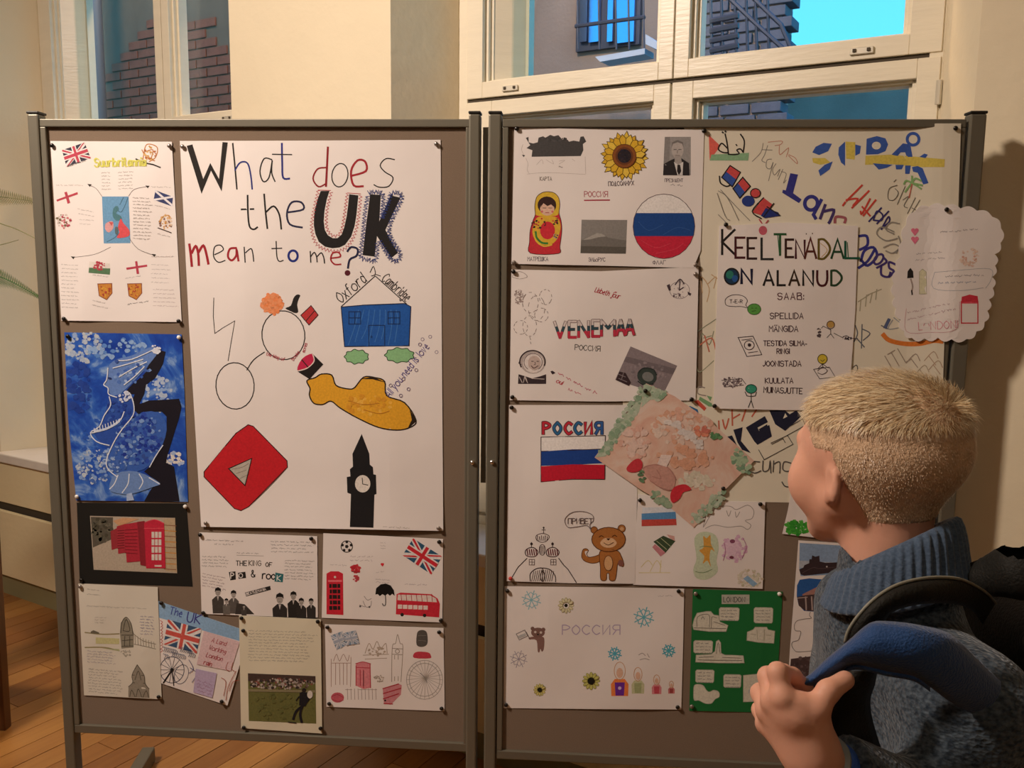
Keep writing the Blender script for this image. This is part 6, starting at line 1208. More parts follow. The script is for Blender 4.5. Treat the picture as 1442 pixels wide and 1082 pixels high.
# ================================================================ the boy
YW = radians(3.95); RV = Vector((cos(YW), sin(YW), 0)); VV = Vector((-sin(YW), cos(YW), 0)); ZV = Vector((0, 0, 1))
def nets(f, lo, hi, h):
    lo = np.array(lo, float); hi = np.array(hi, float); n = np.ceil((hi - lo) / h).astype(int) + 1
    ax = [lo[i] + h * np.arange(n[i]) for i in range(3)]
    X, Y, Z = np.meshgrid(*ax, indexing='ij'); P = np.stack([X, Y, Z], -1).reshape(-1, 3)
    D = f(P).reshape(n)
    S_ = D < 0
    c = np.zeros(tuple(n - 1), bool); a = np.ones(tuple(n - 1), bool)
    for i in (0, 1):
        for j in (0, 1):
            for k in (0, 1):
                s = S_[i:n[0] - 1 + i, j:n[1] - 1 + j, k:n[2] - 1 + k]; c |= s; a &= s
    act = c & ~a; idx = -np.ones(act.shape, int); cells = np.argwhere(act); idx[act] = np.arange(len(cells))
    acc = np.zeros((len(cells), 3)); cnt = np.zeros(len(cells))
    cor = [(i, j, k) for i in (0, 1) for j in (0, 1) for k in (0, 1)]
    for p in cor:
        for d in range(3):
            if p[d]: continue
            q = list(p); q[d] = 1
            A = D[cells[:, 0] + p[0], cells[:, 1] + p[1], cells[:, 2] + p[2]]; B = D[cells[:, 0] + q[0], cells[:, 1] + q[1], cells[:, 2] + q[2]]
            m = (A < 0) != (B < 0); t = np.where(m, A / np.where(m, A - B, 1), 0)
            pt = np.tile(np.array(p, float), (len(cells), 1)); pt[:, d] = t
            acc[m] += pt[m]; cnt[m] += 1
    V_ = (cells + acc / np.maximum(cnt, 1)[:, None]) * h + lo
    Fq = []
    for d in range(3):
        e1, e2 = [(1, 2), (2, 0), (0, 1)][d]
        sl0 = [slice(None)] * 3; sl1 = [slice(None)] * 3; sl0[d] = slice(0, n[d] - 1); sl1[d] = slice(1, n[d])
        A = S_[tuple(sl0)]; B = S_[tuple(sl1)]
        E_ = np.argwhere(A != B)
        ok = (E_[:, e1] > 0) & (E_[:, e2] > 0) & (E_[:, e1] < n[e1] - 1) & (E_[:, e2] < n[e2] - 1); E_ = E_[ok]
        fl = A[tuple(E_.T)]
        def cc(o1, o2):
            q = E_.copy(); q[:, e1] -= o1; q[:, e2] -= o2; return idx[tuple(q.T)]
        q = np.stack([cc(1, 1), cc(0, 1), cc(0, 0), cc(1, 0)], 1); q[~fl] = q[~fl][:, ::-1]; Fq.append(q)
    return V_, np.concatenate(Fq)
def smin(a, b, k): 
    h = np.clip(.5 + .5 * (b - a) / k, 0, 1); return b * (1 - h) + a * h - k * h * (1 - h)
def smax(a, b, k): return -smin(-a, -b, k)
def ellipsoid(P, c, r, R=None):
    q = P - np.array(c, float)
    if R is not None: q = q @ R
    r = np.array(r, float); k0 = np.linalg.norm(q / r, axis=1); k1 = np.linalg.norm(q / (r * r), axis=1)
    return k0 * (k0 - 1) / np.maximum(k1, 1e-9)
def cone(P, a, b, ra, rb):
    a = np.array(a, float); b = np.array(b, float); ba = b - a; t = np.clip(((P - a) @ ba) / (ba @ ba), 0, 1)
    return np.linalg.norm(P - a - t[:, None] * ba, axis=1) - (ra + (rb - ra) * t)
def npmesh(nm, V_, F_, m, parent=None, smooth_=True):
    me = bpy.data.meshes.new(nm); me.from_pydata(V_.tolist(), [], F_.tolist()); me.update(); return link(nm, me, m, parent, smooth_)
def basis(th, pitch=0):
    f = VV * cos(th) - RV * sin(th); rt = VV * sin(th) + RV * cos(th)
    Mx = Matrix((rt, f, ZV)).transposed()
    return Mx @ Matrix.Rotation(pitch, 3, 'X')
HC = PD(1231, 650, 1.02); RH = basis(radians(27), radians(-3)); HS = 1.0
SKIN = mat('skin', sl('E6AC92'), .5, spec=.35, var=.05, vscale=18, bump=.06, bscale=60)
SKIN.node_tree.nodes['Principled BSDF'].inputs['Subsurface Weight'].default_value = .12; SKIN.node_tree.nodes['Principled BSDF'].inputs['Subsurface Radius'].default_value = (.012, .005, .003)
def cran(P): return ellipsoid(P, (0, -.014, .022), (.0805, .096, .073))
def head(P):
    d = cran(P)
    d = smin(d, ellipsoid(P, (0, .028, -.03), (.058, .06, .07)), .03)
    d = smin(d, cone(P, (0, -.022, -.03), (0, -.024, -.19), .046, .049), .025)
    for s in (-1, 1):
        d = smin(d, cone(P, (s * .052, .004, -.04), (s * .012, .066, -.088), .018, .015), .022)
        d = smin(d, ellipsoid(P, (s * .043, .052, -.028), (.027, .027, .032)), .02)
        d = smin(d, cone(P, (s * .012, .082, .025), (s * .04, .068, .022), .01, .008), .012)
        d = smax(d, -ellipsoid(P, (s * .03, .09, .006), (.014, .012, .009)), .01)
        a = radians(12) ; R = np.array(Matrix.Rotation(s * radians(22), 3, 'Z') @ Matrix.Rotation(radians(-10), 3, 'X'))
        ear = ellipsoid(P, (s * .0775, -.012, -.017), (.0065, .0125, .0205), R)
        ear = smin(ear, ellipsoid(P, (s * .0735, -.004, -.033), (.006, .006, .009)), .006)
        ear = smax(ear, -ellipsoid(P, (s * .0852, -.009, -.013), (.006, .0072, .0132), R), .004)
        d = smin(d, ear, .006)
    d = smin(d, cone(P, (0, .084, .008), (0, .1, -.026), .006, .010), .01)
    d = smin(d, ellipsoid(P, (0, .08, -.052), (.02, .012, .006)), .006); d = smin(d, ellipsoid(P, (0, .078, -.062), (.016, .011, .006)), .006)
    d = smin(d, ellipsoid(P, (0, .066, -.09), (.018, .016, .014)), .015)
    return d
Vh, Fh = nets(head, (-.105, -.125, -.2), (.105, .13, .125), .003)
RHn = np.array(RH)
def tw(Vl): return Vl * HS @ RHn.T + np.array(HC)
# torso, arms, legs in world space (facing left of the picture)
NB = PD(1262, 822, 1.0)
def W3(f_, l_, z_): return np.array(NB + (-RV) * f_ + (-VV) * l_ + ZV * z_)
RT = np.array(Matrix((-VV, -RV, ZV)).transposed())    # columns: lateral, forward, up
shL = W3(-.025, .13, -.085); shR = W3(-.025, -.13, -.085)
elL = np.array(PD(1322, 1168, .86)); wrL = np.array(PD(1152, 1082, .815))
elR = W3(-.02, -.2, -.30); wrR = W3(.05, -.19, -.50); zg = NB.z
hipL = W3(0, .075, -.47); hipR = W3(0, -.075, -.47); knL = np.array(W3(.02, .08, -.47 - (zg - .47) * .48)); knR = np.array(W3(.0, -.08, -.47 - (zg - .47) * .48))
anL = W3(0, .08, -zg + .08); anR = W3(.0, -.085, -zg + .08)
def trunk(P, g=0.0, arms=True, legs=True, tors=True):
    d = np.full(len(P), 9.0)
    if tors:
        d = ellipsoid(P, W3(-.006, 0, -.235), (.14 + g, .074 + g, .19 + g), RT)
        d = smin(d, cone(P, W3(-.01, .02, -.075), shL, .046 + g, .042 + g), .05); d = smin(d, cone(P, W3(-.01, -.02, -.075), shR, .046 + g, .042 + g), .05)
        d = smin(d, ellipsoid(P, W3(0, 0, -.42), (.135 + g, .09 + g, .12 + g), RT), .06)
    if arms:
        d = smin(d, cone(P, shL, elL, .043 + g, .034 + g), .035); d = smin(d, cone(P, elL, wrL, .033 + g, .024 + g), .02)
        d = smin(d, cone(P, shR, elR, .043 + g, .034 + g), .035); d = smin(d, cone(P, elR, wrR, .033 + g, .023 + g), .02)
    if legs:
        for h_, k_, a_ in ((hipL, knL, anL), (hipR, knR, anR)):
            d = smin(d, cone(P, h_, k_, .07 + g, .048 + g), .04); d = smin(d, cone(P, k_, a_, .047 + g, .034 + g), .03)
    return d
lo = np.minimum(W3(.3, .26, -zg), W3(-.25, -.3, .06)) - .03; hi = np.maximum(W3(.3, .26, -zg), W3(-.25, -.3, .06)) + .03
lo[2] = 0.05; hi[2] = zg + .05
Vt, Ft = nets(lambda P: smin(trunk(P), cone(P, W3(0, 0, .0), W3(0, 0, -.09), .042, .05), .03), lo, hi, .009)
# left hand closing on the strap
def hp(x, y, d): return np.array(PD(x, y, d))
wr = hp(1146, 1066, .805)
mcp = [hp(1102, 982, .79), hp(1088, 988, .806), hp(1080, 1002, .822), hp(1078, 1020, .836)]
fing = [[mcp[0], hp(1095, 947, .797), hp(1116, 953, .815), hp(1136, 970, .828)],
        [mcp[1], hp(1081, 953, .822), hp(1104, 948, .842), hp(1126, 962, .852)],
        [mcp[2], hp(1070, 976, .846), hp(1092, 962, .862), hp(1116, 970, .868)],
        [mcp[3], hp(1070, 1000, .858), hp(1088, 984, .872), hp(1106, 984, .876)]]
thumb = [hp(1138, 1030, .79), hp(1150, 998, .787), hp(1166, 974, .79), hp(1190, 958, .80)]
def hand(P):
    d = cone(P, hp(1180, 1100, .822), wr, .0235, .0215)
    for i, m_ in enumerate(mcp):
        d = smin(d, cone(P, wr + (m_ - wr) * .12, m_, .0165, .0108 - .0006 * i), .016)
    d = smin(d, cone(P, wr + (thumb[0] - wr) * .2, thumb[1], .0175, .0118), .018)
    d = smin(d, cone(P, (thumb[0] + mcp[0]) / 2, (thumb[1] + mcp[0]) / 2, .012, .007), .012)
    for i, f_ in enumerate(fing):
        r0 = (.0092, .0092, .0088, .0078)[i]
        for k in range(3): 
            s_ = cone(P, f_[k], f_[k + 1], r0 * (1 - .08 * k), r0 * (.93 - .09 * k)); d = smin(d, s_, .005)
    for k in range(2): d = smin(d, cone(P, thumb[k + 1], thumb[k + 2], .0105 - .001 * k, .0098 - .0014 * k), .005)
    return d
pts = np.array([wr] + mcp + [q for f_ in fing for q in f_] + thumb + [hp(1180, 1100, .822)])
Vd, Fd = nets(hand, pts.min(0) - .03, pts.max(0) + .03, .0022)
handR = W3(.06, -.185, -.56)
def hr(P):
    d = cone(P, wrR, handR, .02, .024)
    for i in range(4): d = smin(d, cone(P, handR + np.array([0, 0, 0.]), W3(.03 + .018 * i, -.175 - .004 * i, -.635 + .006 * abs(i - 1.5)), .011, .0075), .006)
    return smin(d, cone(P, W3(.07, -.19, -.53), W3(.1, -.18, -.59), .012, .008), .008)
Vr, Fr = nets(hr, handR - .11, handR + .11, .004)
Va = np.concatenate([tw(Vh), Vt, Vd, Vr]); Fa = np.concatenate([Fh, Ft + len(Vh), Fd + len(Vh) + len(Vt), Fr + len(Vh) + len(Vt) + len(Vd)])
boy = npmesh('person', Va, Fa, SKIN)
tag(boy, 'boy with short blond hair and blue knitted sweater, seen from behind, holding his backpack strap', 'person')
# rosy areas (ear, cheek, knuckles): pigment
for e_, lx in (('eye', -1), ('eye', 1)):
    q = MB(); bmh = bmesh.new(); bmesh.ops.create_uvsphere(bmh, u_segments=16, v_segments=10, radius=.0115 * HS)
    me = bpy.data.meshes.new('eye'); 
    for v in bmh.verts: v.co = RH @ (v.co + Vector((lx * .03, .0705, .006)) * HS) + HC
    bmh.to_mesh(me); bmh.free(); o = link('eye', me, mat('eye_white', sl('F0ECE8'), .15), boy, True)
    me = bpy.data.meshes.new('iris'); bmh = bmesh.new(); bmesh.ops.create_uvsphere(bmh, u_segments=12, v_segments=8, radius=.0058 * HS)
    for v in bmh.verts: v.co = RH @ (Vector((v.co.x, v.co.y * .4, v.co.z)) + Vector((lx * .03, .0808, .006)) * HS) + HC
    bmh.to_mesh(me); bmh.free(); link('iris', me, mat('iris_blue', sl('4a6a88'), .15), o, True)
# hair: close-cropped layer plus strands
HAIRC = mat('hair_blond', sl('D8B694'), .65, spec=.4, var=.16, vscale=90, bump=.35, bscale=300)
HAIRS = mat('hair_strands', sl('E6C68E'), .35, spec=.5, attr=True, var=.03)
def hairline(P):
    x, y, z = P[:, 0], P[:, 1], P[:, 2]
    zl = np.where(y > .05, .062, np.where(y > .018, .018 + (y - .018) / .032 * .044, np.where(y > -.022, .018, -.062 - (y + .022) * .1)))
    t = np.clip((-.012 - y) / .02, 0, 1); zl = np.where((y < .0) & (y > -.032), .018 * (1 - t) + t * -.058, zl)
    return z - zl       # >0 inside hair
def haircap(P):
    top = np.clip((P[:, 2] - .03) / .05, 0, 1); th = .0010 + .004 * top
    d = cran(P) - th
    neck = smin(ellipsoid(P, (0, .028, -.03), (.058, .06, .07)), cone(P, (0, -.022, -.03), (0, -.024, -.19), .046, .049), .025) 
    d = smin(d, neck - .001, .028)
    return smax(d, -hairline(P) * .8, .004)
Vc, Fc = nets(haircap, (-.1, -.13, -.09), (.1, .12, .13), .0032)
hair = npmesh('hair', tw(Vc), Fc, HAIRC, boy)
rg = random.Random(11); me = hair.data; me.calc_loop_triangles()
nrm = np.zeros((len(Vc), 3)); a, b_, c_, d_ = Vc[Fc[:, 0]], Vc[Fc[:, 1]], Vc[Fc[:, 2]], Vc[Fc[:, 3]]; fn = np.cross(c_ - a, d_ - b_); 
for k in range(4): np.add.at(nrm, Fc[:, k], fn)
nrm /= np.maximum(np.linalg.norm(nrm, axis=1), 1e-9)[:, None]
cen = np.array([0, -.014, .0]); flip = np.sign(np.sum(nrm * (Vc - cen), axis=1)); nrm *= np.where(flip == 0, 1, flip)[:, None]
ok = np.argwhere(hairline(Vc) > .003)[:, 0]
Wh = np.array([.006, -.078, .066])
SV_, SF_, SC_ = [], [], []
for _ in range(15000):
    i = ok[rg.randrange(len(ok))]; p = Vc[i] + np.array([rg.uniform(-.0017, .0017) for _ in range(3)]); nn = nrm[i]
    topf = min(1, max(0, (p[2] - .040 + .25 * max(0, p[1]) * .1) / .03)); topf *= min(1, max(0, (.004 + p[2] - .02) / .02))
    w_ = p - Wh; dist = np.linalg.norm(w_); t = w_ / (dist + 1e-6)
    dn = np.array([0, -.1, -1.0]); dirv = t * topf + dn * (1 - topf) + np.array([-.25, .35, 0]) * topf * .6
    dirv += np.array([rg.gauss(0, .16) for _ in range(3)]); dirv -= nn * (dirv @ nn); dirv /= np.linalg.norm(dirv) + 1e-9
    L_ = (.0035 + topf * rg.uniform(.014, .028)) * (1 if topf > .02 else rg.uniform(.5, 1)); lift = (.35 if topf < .3 else .42 + rg.random() * .25)
    if dist < .03: lift = 1.0; L_ *= .8
    sd = np.cross(dirv, nn); wd = .00042 if topf > .2 else .00028
    q0 = p - nn * .0006; q1 = p + (dirv * .5 + nn * lift * .45) * L_; q2 = p + (dirv * 1.0 + nn * lift * .5) * L_
    if topf > .5: q2 += nn * rg.uniform(-.002, .002)
    k = len(SV_); SV_ += [q0 - sd * wd, q0 + sd * wd, q1 - sd * wd * .8, q1 + sd * wd * .8, q2]; SF_ += [(k, k + 1, k + 3, k + 2), (k + 2, k + 3, k + 4)]
    s_ = rg.random(); c = (sl('F2E0BC') if s_ > .55 else sl('E0C498') if s_ > .2 else sl('B8946C')) if topf > .3 else (sl('E8D0B4') if s_ > .4 else sl('D8BA98')); SC_ += [c] * 7
me = bpy.data.meshes.new('hair_strands'); me.from_pydata(tw(np.array(SV_)).tolist(), [], SF_); me.update()
at = me.color_attributes.new('col', 'FLOAT_COLOR', 'CORNER'); at.data.foreach_set('color', [x for c in SC_ for x in c + (1.0,)])
tag(link('hair_strands', me, HAIRS, hair), kind='stuff')
# ---- clothes
def knit(nm, c0, c1, sc, bs_=.7):
    m = bpy.data.materials.new(nm); m.use_nodes = True; n = m.node_tree.nodes; L = m.node_tree.links; bs = n['Principled BSDF']; bs.inputs['Roughness'].default_value = .95; bs.inputs['Specular IOR Level'].default_value = .15; bs.inputs['Sheen Weight'].default_value = .25
    t = n.new('ShaderNodeTexCoord'); v = n.new('ShaderNodeTexVoronoi'); v.inputs['Scale'].default_value = sc; z = n.new('ShaderNodeTexNoise'); z.inputs['Scale'].default_value = sc * .8; z.inputs['Detail'].default_value = 5
    mp = n.new('ShaderNodeMapping'); mp.inputs['Scale'].default_value = (1, 1, 1.6); L.new(t.outputs['Object'], mp.inputs[0]); L.new(mp.outputs[0], v.inputs['Vector']); L.new(mp.outputs[0], z.inputs['Vector'])
    c = n.new('ShaderNodeValToRGB'); c.color_ramp.elements[0].position = .35; c.color_ramp.elements[0].color = sl(c0) + (1,); c.color_ramp.elements[1].position = .65; c.color_ramp.elements[1].color = sl(c1) + (1,)
    L.new(z.outputs['Fac'], c.inputs[0]); L.new(c.outputs[0], bs.inputs['Base Color']); bp = n.new('ShaderNodeBump'); bp.inputs['Strength'].default_value = bs_; bp.inputs['Distance'].default_value = .003; L.new(v.outputs['Distance'], bp.inputs['Height']); L.new(bp.outputs[0], bs.inputs['Normal']); return m
KNIT = knit('blue_grey_knit', '28333F', '57636E', 190); KNIT2 = knit('collar_knit', '46566C', '56687E', 300, .2)
def sweater(P):
    d = trunk(P, .014, legs=False)
    d = d + .0022 * np.sin((P[:, 2] * 1.0 + P[:, 0] * .4) * 60) * np.sin(P[:, 1] * 45 + P[:, 2] * 20)
    d = smax(d, (W3(0, 0, -.50)[2] - P[:, 2]), .006)
    cut_ = (P - (wrL + (elL - wrL) * .12)) @ ((wrL - elL) / np.linalg.norm(wrL - elL)); near_ = np.linalg.norm(P - wrL, axis=1) < .12
    d = np.where(near_, np.maximum(d, cut_), d)
    d = smin(d, cone(P, W3(0, 0, .02), W3(0, 0, -.09), .064, .07), .02)
    return smax(d, -cone(P, W3(0, 0, .01), W3(0, 0, .2), .056, .06), .01)
Vs_, Fs_ = nets(sweater, lo, hi + np.array([0, 0, .0]), .0065)
npmesh('sweater', Vs_, Fs_, KNIT, boy)
JEAN = mat('dark_trousers', sl('2a3040'), .9, var=.1, vscale=40, bump=.2, bscale=300)
def trousers(P):
    d = ellipsoid(P, W3(0, 0, -.46), (.142, .1, .1), RT)
    for h_, k_, a_ in ((hipL, knL, anL), (hipR, knR, anR)): d = smin(d, cone(P, h_, k_, .084, .062), .03); d = smin(d, cone(P, k_, a_, .062, .052), .02)
    return smax(d, .06 - P[:, 2], .005)
lt = lo.copy(); ht = hi.copy(); ht[2] = NB.z - .36; Vp, Fp = nets(trousers, lt, ht, .011); npmesh('trousers', Vp, Fp, JEAN, boy)
SHOE = mat('shoe', sl('2c2a2c'), .6)
for a_ in (anL, anR):
    f3 = np.array(-RV); g0 = a_ * np.array([1, 1, 0])
    Vx, Fx = nets(lambda P: np.maximum(smin(smin(cone(P, g0 + [0, 0, .045] - f3 * .03, g0 + [0, 0, .035] + f3 * .12, .045, .034), cone(P, g0 + [0, 0, .05], g0 + [0, 0, .09], .043, .045), .02), cone(P, g0 + [0, 0, .02] - f3 * .03, g0 + [0, 0, .02] + f3 * .13, .042, .036), .01), .001 - P[:, 2]), g0 - np.array([.2, .2, .02]), g0 + np.array([.2, .2, .14]), .008)
    npmesh('shoe', Vx, Fx, SHOE, boy)
# ribbed roll collar: real ribs
Ct = PD(1262, 766, 1.0); U1 = PD(1337, 731, 1.0) - Ct; U2 = VV * .057 - ZV * .028
Cb = PD(1258, 830, 1.0); B1 = PD(1349, 803, 1.0) - Cb; B2 = VV * .078 - ZV * .012
nr, nrow = 46 * 6, 14; Vk = []; Fk = []
def ringpt(t, u, infl):
    c = Ct.lerp(Cb, u); a = U1.lerp(B1, u); b = U2.lerp(B2, u); rad = 1 + infl; return c + (a * cos(t) + b * sin(t)) * rad
prof = [(.10, -.16), (.0, -.10), (-.015, -.03), (.0, .03), (.06, .075), (.2, .10), (.36, .10), (.5, .09), (.66, .075), (.82, .07), (.93, .075), (1.0, .05), (1.02, -.02), (.97, -.10)]
for u, inf in prof:
    for k in range(nr):
        t = 2 * pi * k / nr; rib = .020 * cos(46 * t + .8 * u) * (1 if .0 < u < 1.0 and inf > 0 else .3)
        Vk.append(ringpt(t, u, inf + rib + .012 * sin(3 * t + 4 * u)))
for j in range(len(prof) - 1):
    for k in range(nr): Fk.append((j * nr + k, j * nr + (k + 1) % nr, (j + 1) * nr + (k + 1) % nr, (j + 1) * nr + k))
o = mesh('collar', Vk, Fk, KNIT2, boy, True); o['label'] = 'ribbed grey blue roll collar'
# blue cuff with wrist band at the left wrist
CUFF = mat('blue_cuff', sl('2C5CB8'), .7, bump=.3, bscale=120)
axw = (Vector(elL) - Vector(wrL)).normalized(); q = MB(); w0 = Vector(hp(1158, 1077, .812)); w1_ = w0 + (Vector(hp(1188, 1100, .823)) - w0).normalized() * .03
q.tube([w0 - (w1_ - w0) * .02, w0, w0 + (w1_ - w0) * .5, w1_], [.022, .0275, .0285, .0285], 28); q.build('cuff', CUFF, boy, True)
q = MB(); dd = (w1_ - w0).normalized(); e = w0 + dd * .001; q.tube([e - dd * .0015, e + dd * .0015], [.0286, .0286], 28); q.build('cuff_trim', mat('pale_trim', sl('9AA4A8'), .4, metal=.4), boy, True)
# ================================================================ backpack
BK = mat('black_nylon', sl('1d1c18'), .65, spec=.3, var=.15, vscale=20, bump=.3, bscale=350)
BLU = mat('blue_webbing', sl('1E4880'), .6, spec=.3, var=.08, vscale=12, bump=.35, bscale=420, sheen=.2)
PIPG = mat('grey_piping', sl('8C8A7C'), .5)
pc = PD(1520, 1045, 1.0); pack = thing('backpack', 'black school backpack with broad blue strap lining, worn by the boy', 'backpack', pc)
RP = np.array(Matrix((RV, VV, ZV)).transposed())
def rbox(P, c, h, r, R):
    q = np.abs((P - c) @ R) - (np.array(h) - r); return np.linalg.norm(np.maximum(q, 0), axis=1) + np.minimum(q.max(1), 0) - r
pcn = np.array(pc)
def bag(P):
    d = rbox(P, pcn + [0, 0, -.02], (.098, .15, .195), .05, RP); d = smin(d, rbox(P, np.array(pc + RV * .08 - ZV * .08), (.05, .12, .11), .03, RP), .012)
    d = smin(d, cone(P, np.array(PD(1395, 812, .93)), np.array(PD(1440, 806, .9)), .022, .03), .03)
    return d + .002 * np.sin(P[:, 2] * 70 + 3 * np.sin(P[:, 0] * 30)) * np.sin(P[:, 1] * 40)
Vb, Fb = nets(bag, pcn - np.array([.22, .24, .26]), pcn + np.array([.24, .22, .24]), .007)
def inpack(o): o.parent = pack; o.matrix_parent_inverse = Matrix.Translation(-pack.location); return o
inpack(npmesh('bag_body', Vb, Fb, BK))
q = MB(); q.tube([PD(1362, 812, .96), PD(1366, 800, .955), PD(1378, 795, .95), PD(1392, 800, .945), PD(1402, 812, .94)], .005, 8); inpack(q.build('grab_handle', BK, None, True))
def sheet(nm, top, bot, dep, th, m, rows=8, puff=0.0, label=None):
    """a thick band between two edges that bulges towards the outside"""
    n_ = len(top) * 5
    def samp(pl, t):
        f_ = t * (len(pl) - 1); i = min(int(f_), len(pl) - 2); return f_ - i, i
    T_ = smooth(top, False, 5); B_ = smooth(bot, False, 5); D_ = smooth([(d, 0) for d in dep], False, 5); N_ = len(T_)
    Vv = []
    for side in (0, 1):
        for i in range(N_):
            for j in range(rows + 1):
                s_ = j / rows; x = T_[i][0] * (1 - s_) + B_[i][0] * s_; y = T_[i][1] * (1 - s_) + B_[i][1] * s_
                edge = (1 - (2 * s_ - 1) ** 4) ** .5
                d = D_[i][0] - puff * sin(pi * s_) - (th * edge * .5 if side == 0 else -th * edge * .5); Vv.append(PD(x, y, d))
    R_ = rows + 1; off = N_ * R_; Ff = []
    for i in range(N_ - 1):
        for j in range(rows):
            a_ = i * R_ + j; Ff += [(a_, a_ + R_, a_ + R_ + 1, a_ + 1), (off + a_, off + a_ + 1, off + a_ + R_ + 1, off + a_ + R_)]
    for i in range(N_ - 1): Ff += [(i * R_, off + i * R_, off + (i + 1) * R_, (i + 1) * R_), (i * R_ + rows, (i + 1) * R_ + rows, off + (i + 1) * R_ + rows, off + i * R_ + rows)]
    for i in (0, N_ - 1):
        for j in range(rows): a_ = i * R_ + j; Ff.append((a_, a_ + 1, off + a_ + 1, off + a_))
    me = bpy.data.meshes.new(nm); me.from_pydata(Vv, [], Ff); me.update(); bm = bmesh.new(); bm.from_mesh(me); bmesh.ops.remove_doubles(bm, verts=bm.verts, dist=.00001); bmesh.ops.recalc_face_normals(bm, faces=bm.faces); bm.to_mesh(me); bm.free()
    o = inpack(link(nm, me, m, None, True))
    if label: o['label'] = label
    return o
tp = [(1190, 905), (1196, 886), (1213, 862), (1236, 840), (1266, 823), (1308, 814), (1352, 816), (1386, 833), (1402, 850)]
bt = [(1235, 912), (1238, 890), (1248, 872), (1262, 860), (1293, 852), (1325, 850), (1348, 852), (1368, 860), (1384, 880)]
dp_ = [.835, .83, .825, .825, .83, .84, .86, .89, .93]
sheet('shoulder_strap', tp, bt, dp_, .012, BK, puff=.006)
q = MB(); q.tube([PD(x, y, d - .004) for (x, y, _), d in zip([(a, b, 0) for a, b in smooth(tp, False, 4)], [v[0] for v in smooth([(d, 0) for d in dp_], False, 4)])], .0016, 6); inpack(q.build('piping', PIPG, None, True))
tp2 = [(1126, 958), (1141, 949), (1166, 926), (1195, 902), (1224, 878), (1250, 875), (1293, 880), (1338, 893), (1376, 927), (1412, 962), (1452, 984)]
bt2 = [(1130, 972), (1148, 966), (1175, 951), (1200, 937), (1225, 940), (1250, 946), (1287, 953), (1310, 968), (1340, 990), (1385, 1012), (1440, 1030)]
dp2 = [.832, .828, .82, .81, .80, .795, .79, .795, .81, .84, .88]
sheet('strap_lining', tp2, bt2, dp2, .01, BLU, puff=.012, label='broad dark blue inner side of the pulled strap')
tp3 = [(x, y - 3) for x, y in bt2[:8]]; bt3 = [(x, y + 7) for x, y in bt2[:8]]
sheet('strap_edge', tp3, bt3, [d + .003 for d in dp2[:8]], .006, BLU, rows=3)
sheet('hanging_strap', [(1190, 945), (1172, 960), (1156, 985), (1150, 1015), (1158, 1050), (1185, 1085), (1210, 1120)], [(1236, 945), (1232, 965), (1226, 985), (1228, 1010), (1238, 1045), (1252, 1085), (1262, 1120)], [.845, .845, .85, .855, .855, .86, .86], .016, BK, puff=.01)
sheet('side_strap', [(1400, 968), (1420, 966), (1460, 972)], [(1398, 1004), (1420, 1012), (1460, 1016)], [.86, .845, .85], .012, BLU, puff=.008)
# ================================================================ fern on a wooden stand, far left
WOODS = mat('stand_wood', sl('5A3418'), .4, var=.2, vscale=6, stretch=(8, 8, .6))
lg = PZ(5, 1026); cst = Vector((lg.x - .15, lg.y - .12, 0))
st = thing('plant_stand', 'dark brown wooden plant stand at the far left edge, one leg in view', 'stand', cst)
def inn(o, r): o.parent = r; o.matrix_parent_inverse = Matrix.Translation(-r.location); return o
for sx_, sy_ in ((1, -1), (-1, -1), (1, 1), (-1, 1)):
    q = MB(); cx, cy = cst.x + sx_ * .15, cst.y + sy_ * .12; w_ = .018
    q.box8([(cx - w_, cy - w_, 0), (cx + w_, cy - w_, 0), (cx + w_, cy + w_, 0), (cx - w_, cy + w_, 0), (cx - w_ * 1.3, cy - w_ * 1.3, 1.06), (cx + w_ * 1.3, cy - w_ * 1.3, 1.06), (cx + w_ * 1.3, cy + w_ * 1.3, 1.06), (cx - w_ * 1.3, cy + w_ * 1.3, 1.06)]); inn(q.build('leg', WOODS, None, bevel=.003), st)
for z0, z1, e_, nm in ((1.06, 1.085, .175, 'stand_top'), (.42, .44, .135, 'shelf')):
    q = MB(); q.box(cst.x - e_, cst.x + e_, cst.y - e_ * .85, cst.y + e_ * .85, z0, z1); inn(q.build(nm, WOODS, None, bevel=.004), st)
pot = cst + Vector((-.01, 0, 1.0851)); fr = thing('potted_fern', 'green fern reaching in from the far left edge above the plant stand', 'plant', pot)
q = MB(); q.lathe([(.07, 0), (.085, .02), (.1, .14), (.108, .15), (.108, .17), (.098, .17), (.09, .14), (.02, .138)], pot, 28); inn(q.build('pot', mat('terracotta', sl('9C5A3C'), .8, var=.1), None, True), fr)
q = MB(); q.lathe([(.001, .13), (.094, .142), (.001, .15)], pot, 20); inn(q.build('soil', mat('soil', sl('2c2018'), .95), None), fr)
FER = mat('fern_green', sl('4C7A38'), .6, var=.2, vscale=30); FER2 = mat('fern_dry', sl('8C8A5C'), .7, var=.2, vscale=30)
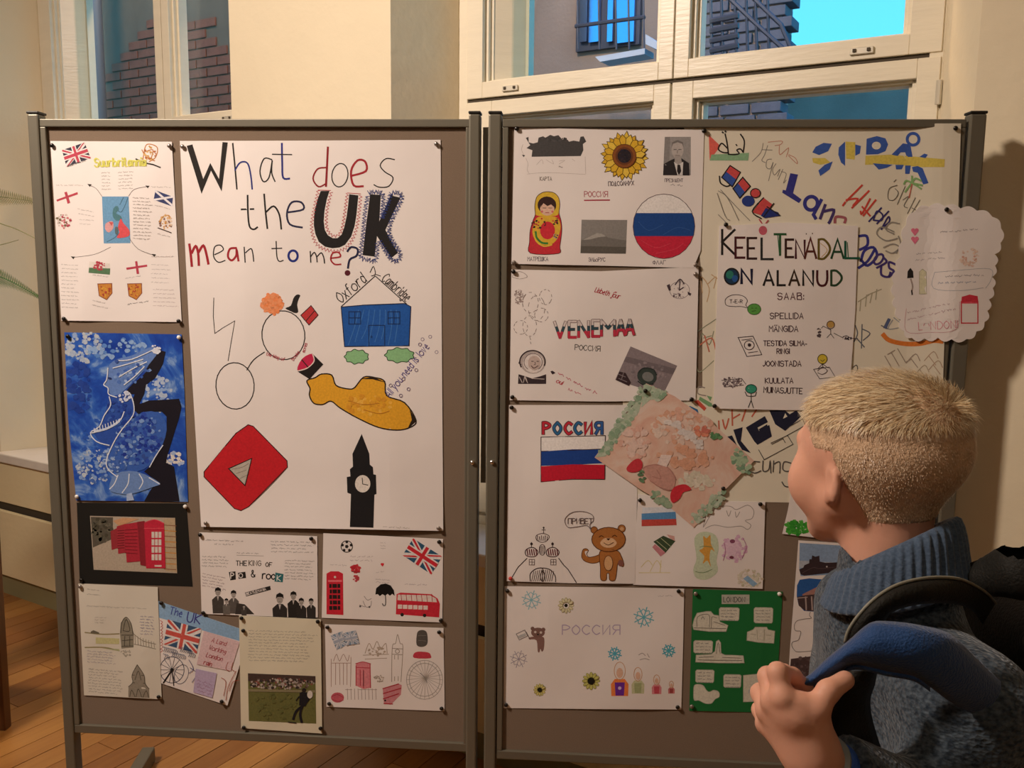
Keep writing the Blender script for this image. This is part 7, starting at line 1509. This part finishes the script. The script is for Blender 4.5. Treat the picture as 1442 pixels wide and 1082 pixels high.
def frond(pts, ll, m, bare=False):
    pts = [Vector(p) for p in pts]; q = []
    for i in range(len(pts) - 1):
        p0 = pts[max(i - 1, 0)]; p1 = pts[i]; p2 = pts[i + 1]; p3 = pts[min(i + 2, len(pts) - 1)]
        for k in range(12):
            t = k / 12; q.append(.5 * ((2 * p1) + (p2 - p0) * t + (2 * p0 - 5 * p1 + 4 * p2 - p3) * t * t + (3 * p1 - p0 - 3 * p2 + p3) * t ** 3))
    q.append(pts[-1]); b = MB(); b.tube(q, [.0035 * (1 - .7 * i / len(q)) for i in range(len(q))], 6)
    if not bare:
        n_ = len(q)
        for i in range(int(n_ * .25), n_ - 1):
            for hf in (0, .5):
                p = q[i].lerp(q[i + 1], hf); t = (q[i + 1] - q[i]).normalized(); f_ = i / n_; l = ll * min(1, (1.02 - f_) * 2.2); up = Vector((0, -.2, 1)); sd = t.cross(up).normalized(); u2 = sd.cross(t)
                for s_ in (-1, 1):
                    d = (t * .3 + sd * s_ * .35 + Vector((0, 0, s_ * .9 - .1))).normalized(); w_ = t * .0021
                    b.add([p - w_, p + d * l * .5 - w_ * 1.1, p + d * l, p + d * l * .55 + w_ * 1.3, p + w_], [(0, 1, 2, 3, 4)])
    return inn(b.build('frond', m, None), fr)
base = pot + Vector((0, 0, .15)); fd = 3.12
def fp(x, y, d=fd): return PD(x, y, d)
frond([base, fp(-110, 330), fp(-50, 272), fp(0, 277, 3.05), fp(60, 285, 3.0)], .055, FER2)
frond([base, fp(-100, 350), fp(-40, 310), fp(10, 318, 3.05), fp(52, 337, 3.0)], .03, FER2, True)
frond([base, fp(-110, 390), fp(-40, 352), fp(0, 345), fp(26, 338)], .03, FER2, True)
frond([base, fp(-100, 420), fp(-50, 385), fp(0, 390, 3.05), fp(58, 420, 3.0)], .07, FER)
for a_, rr_, hh in ((2.4, .34, .3), (3.2, .38, .22), (4.0, .3, .36), (1.6, .3, .3), (5.0, .28, .28)):
    dx, dy = cos(a_) * rr_, sin(a_) * rr_ * .7; frond([base, base + Vector((dx * .3, dy * .3, hh * .8)), base + Vector((dx * .7, dy * .7, hh)), base + Vector((dx, dy, hh * .7))], .055, FER)
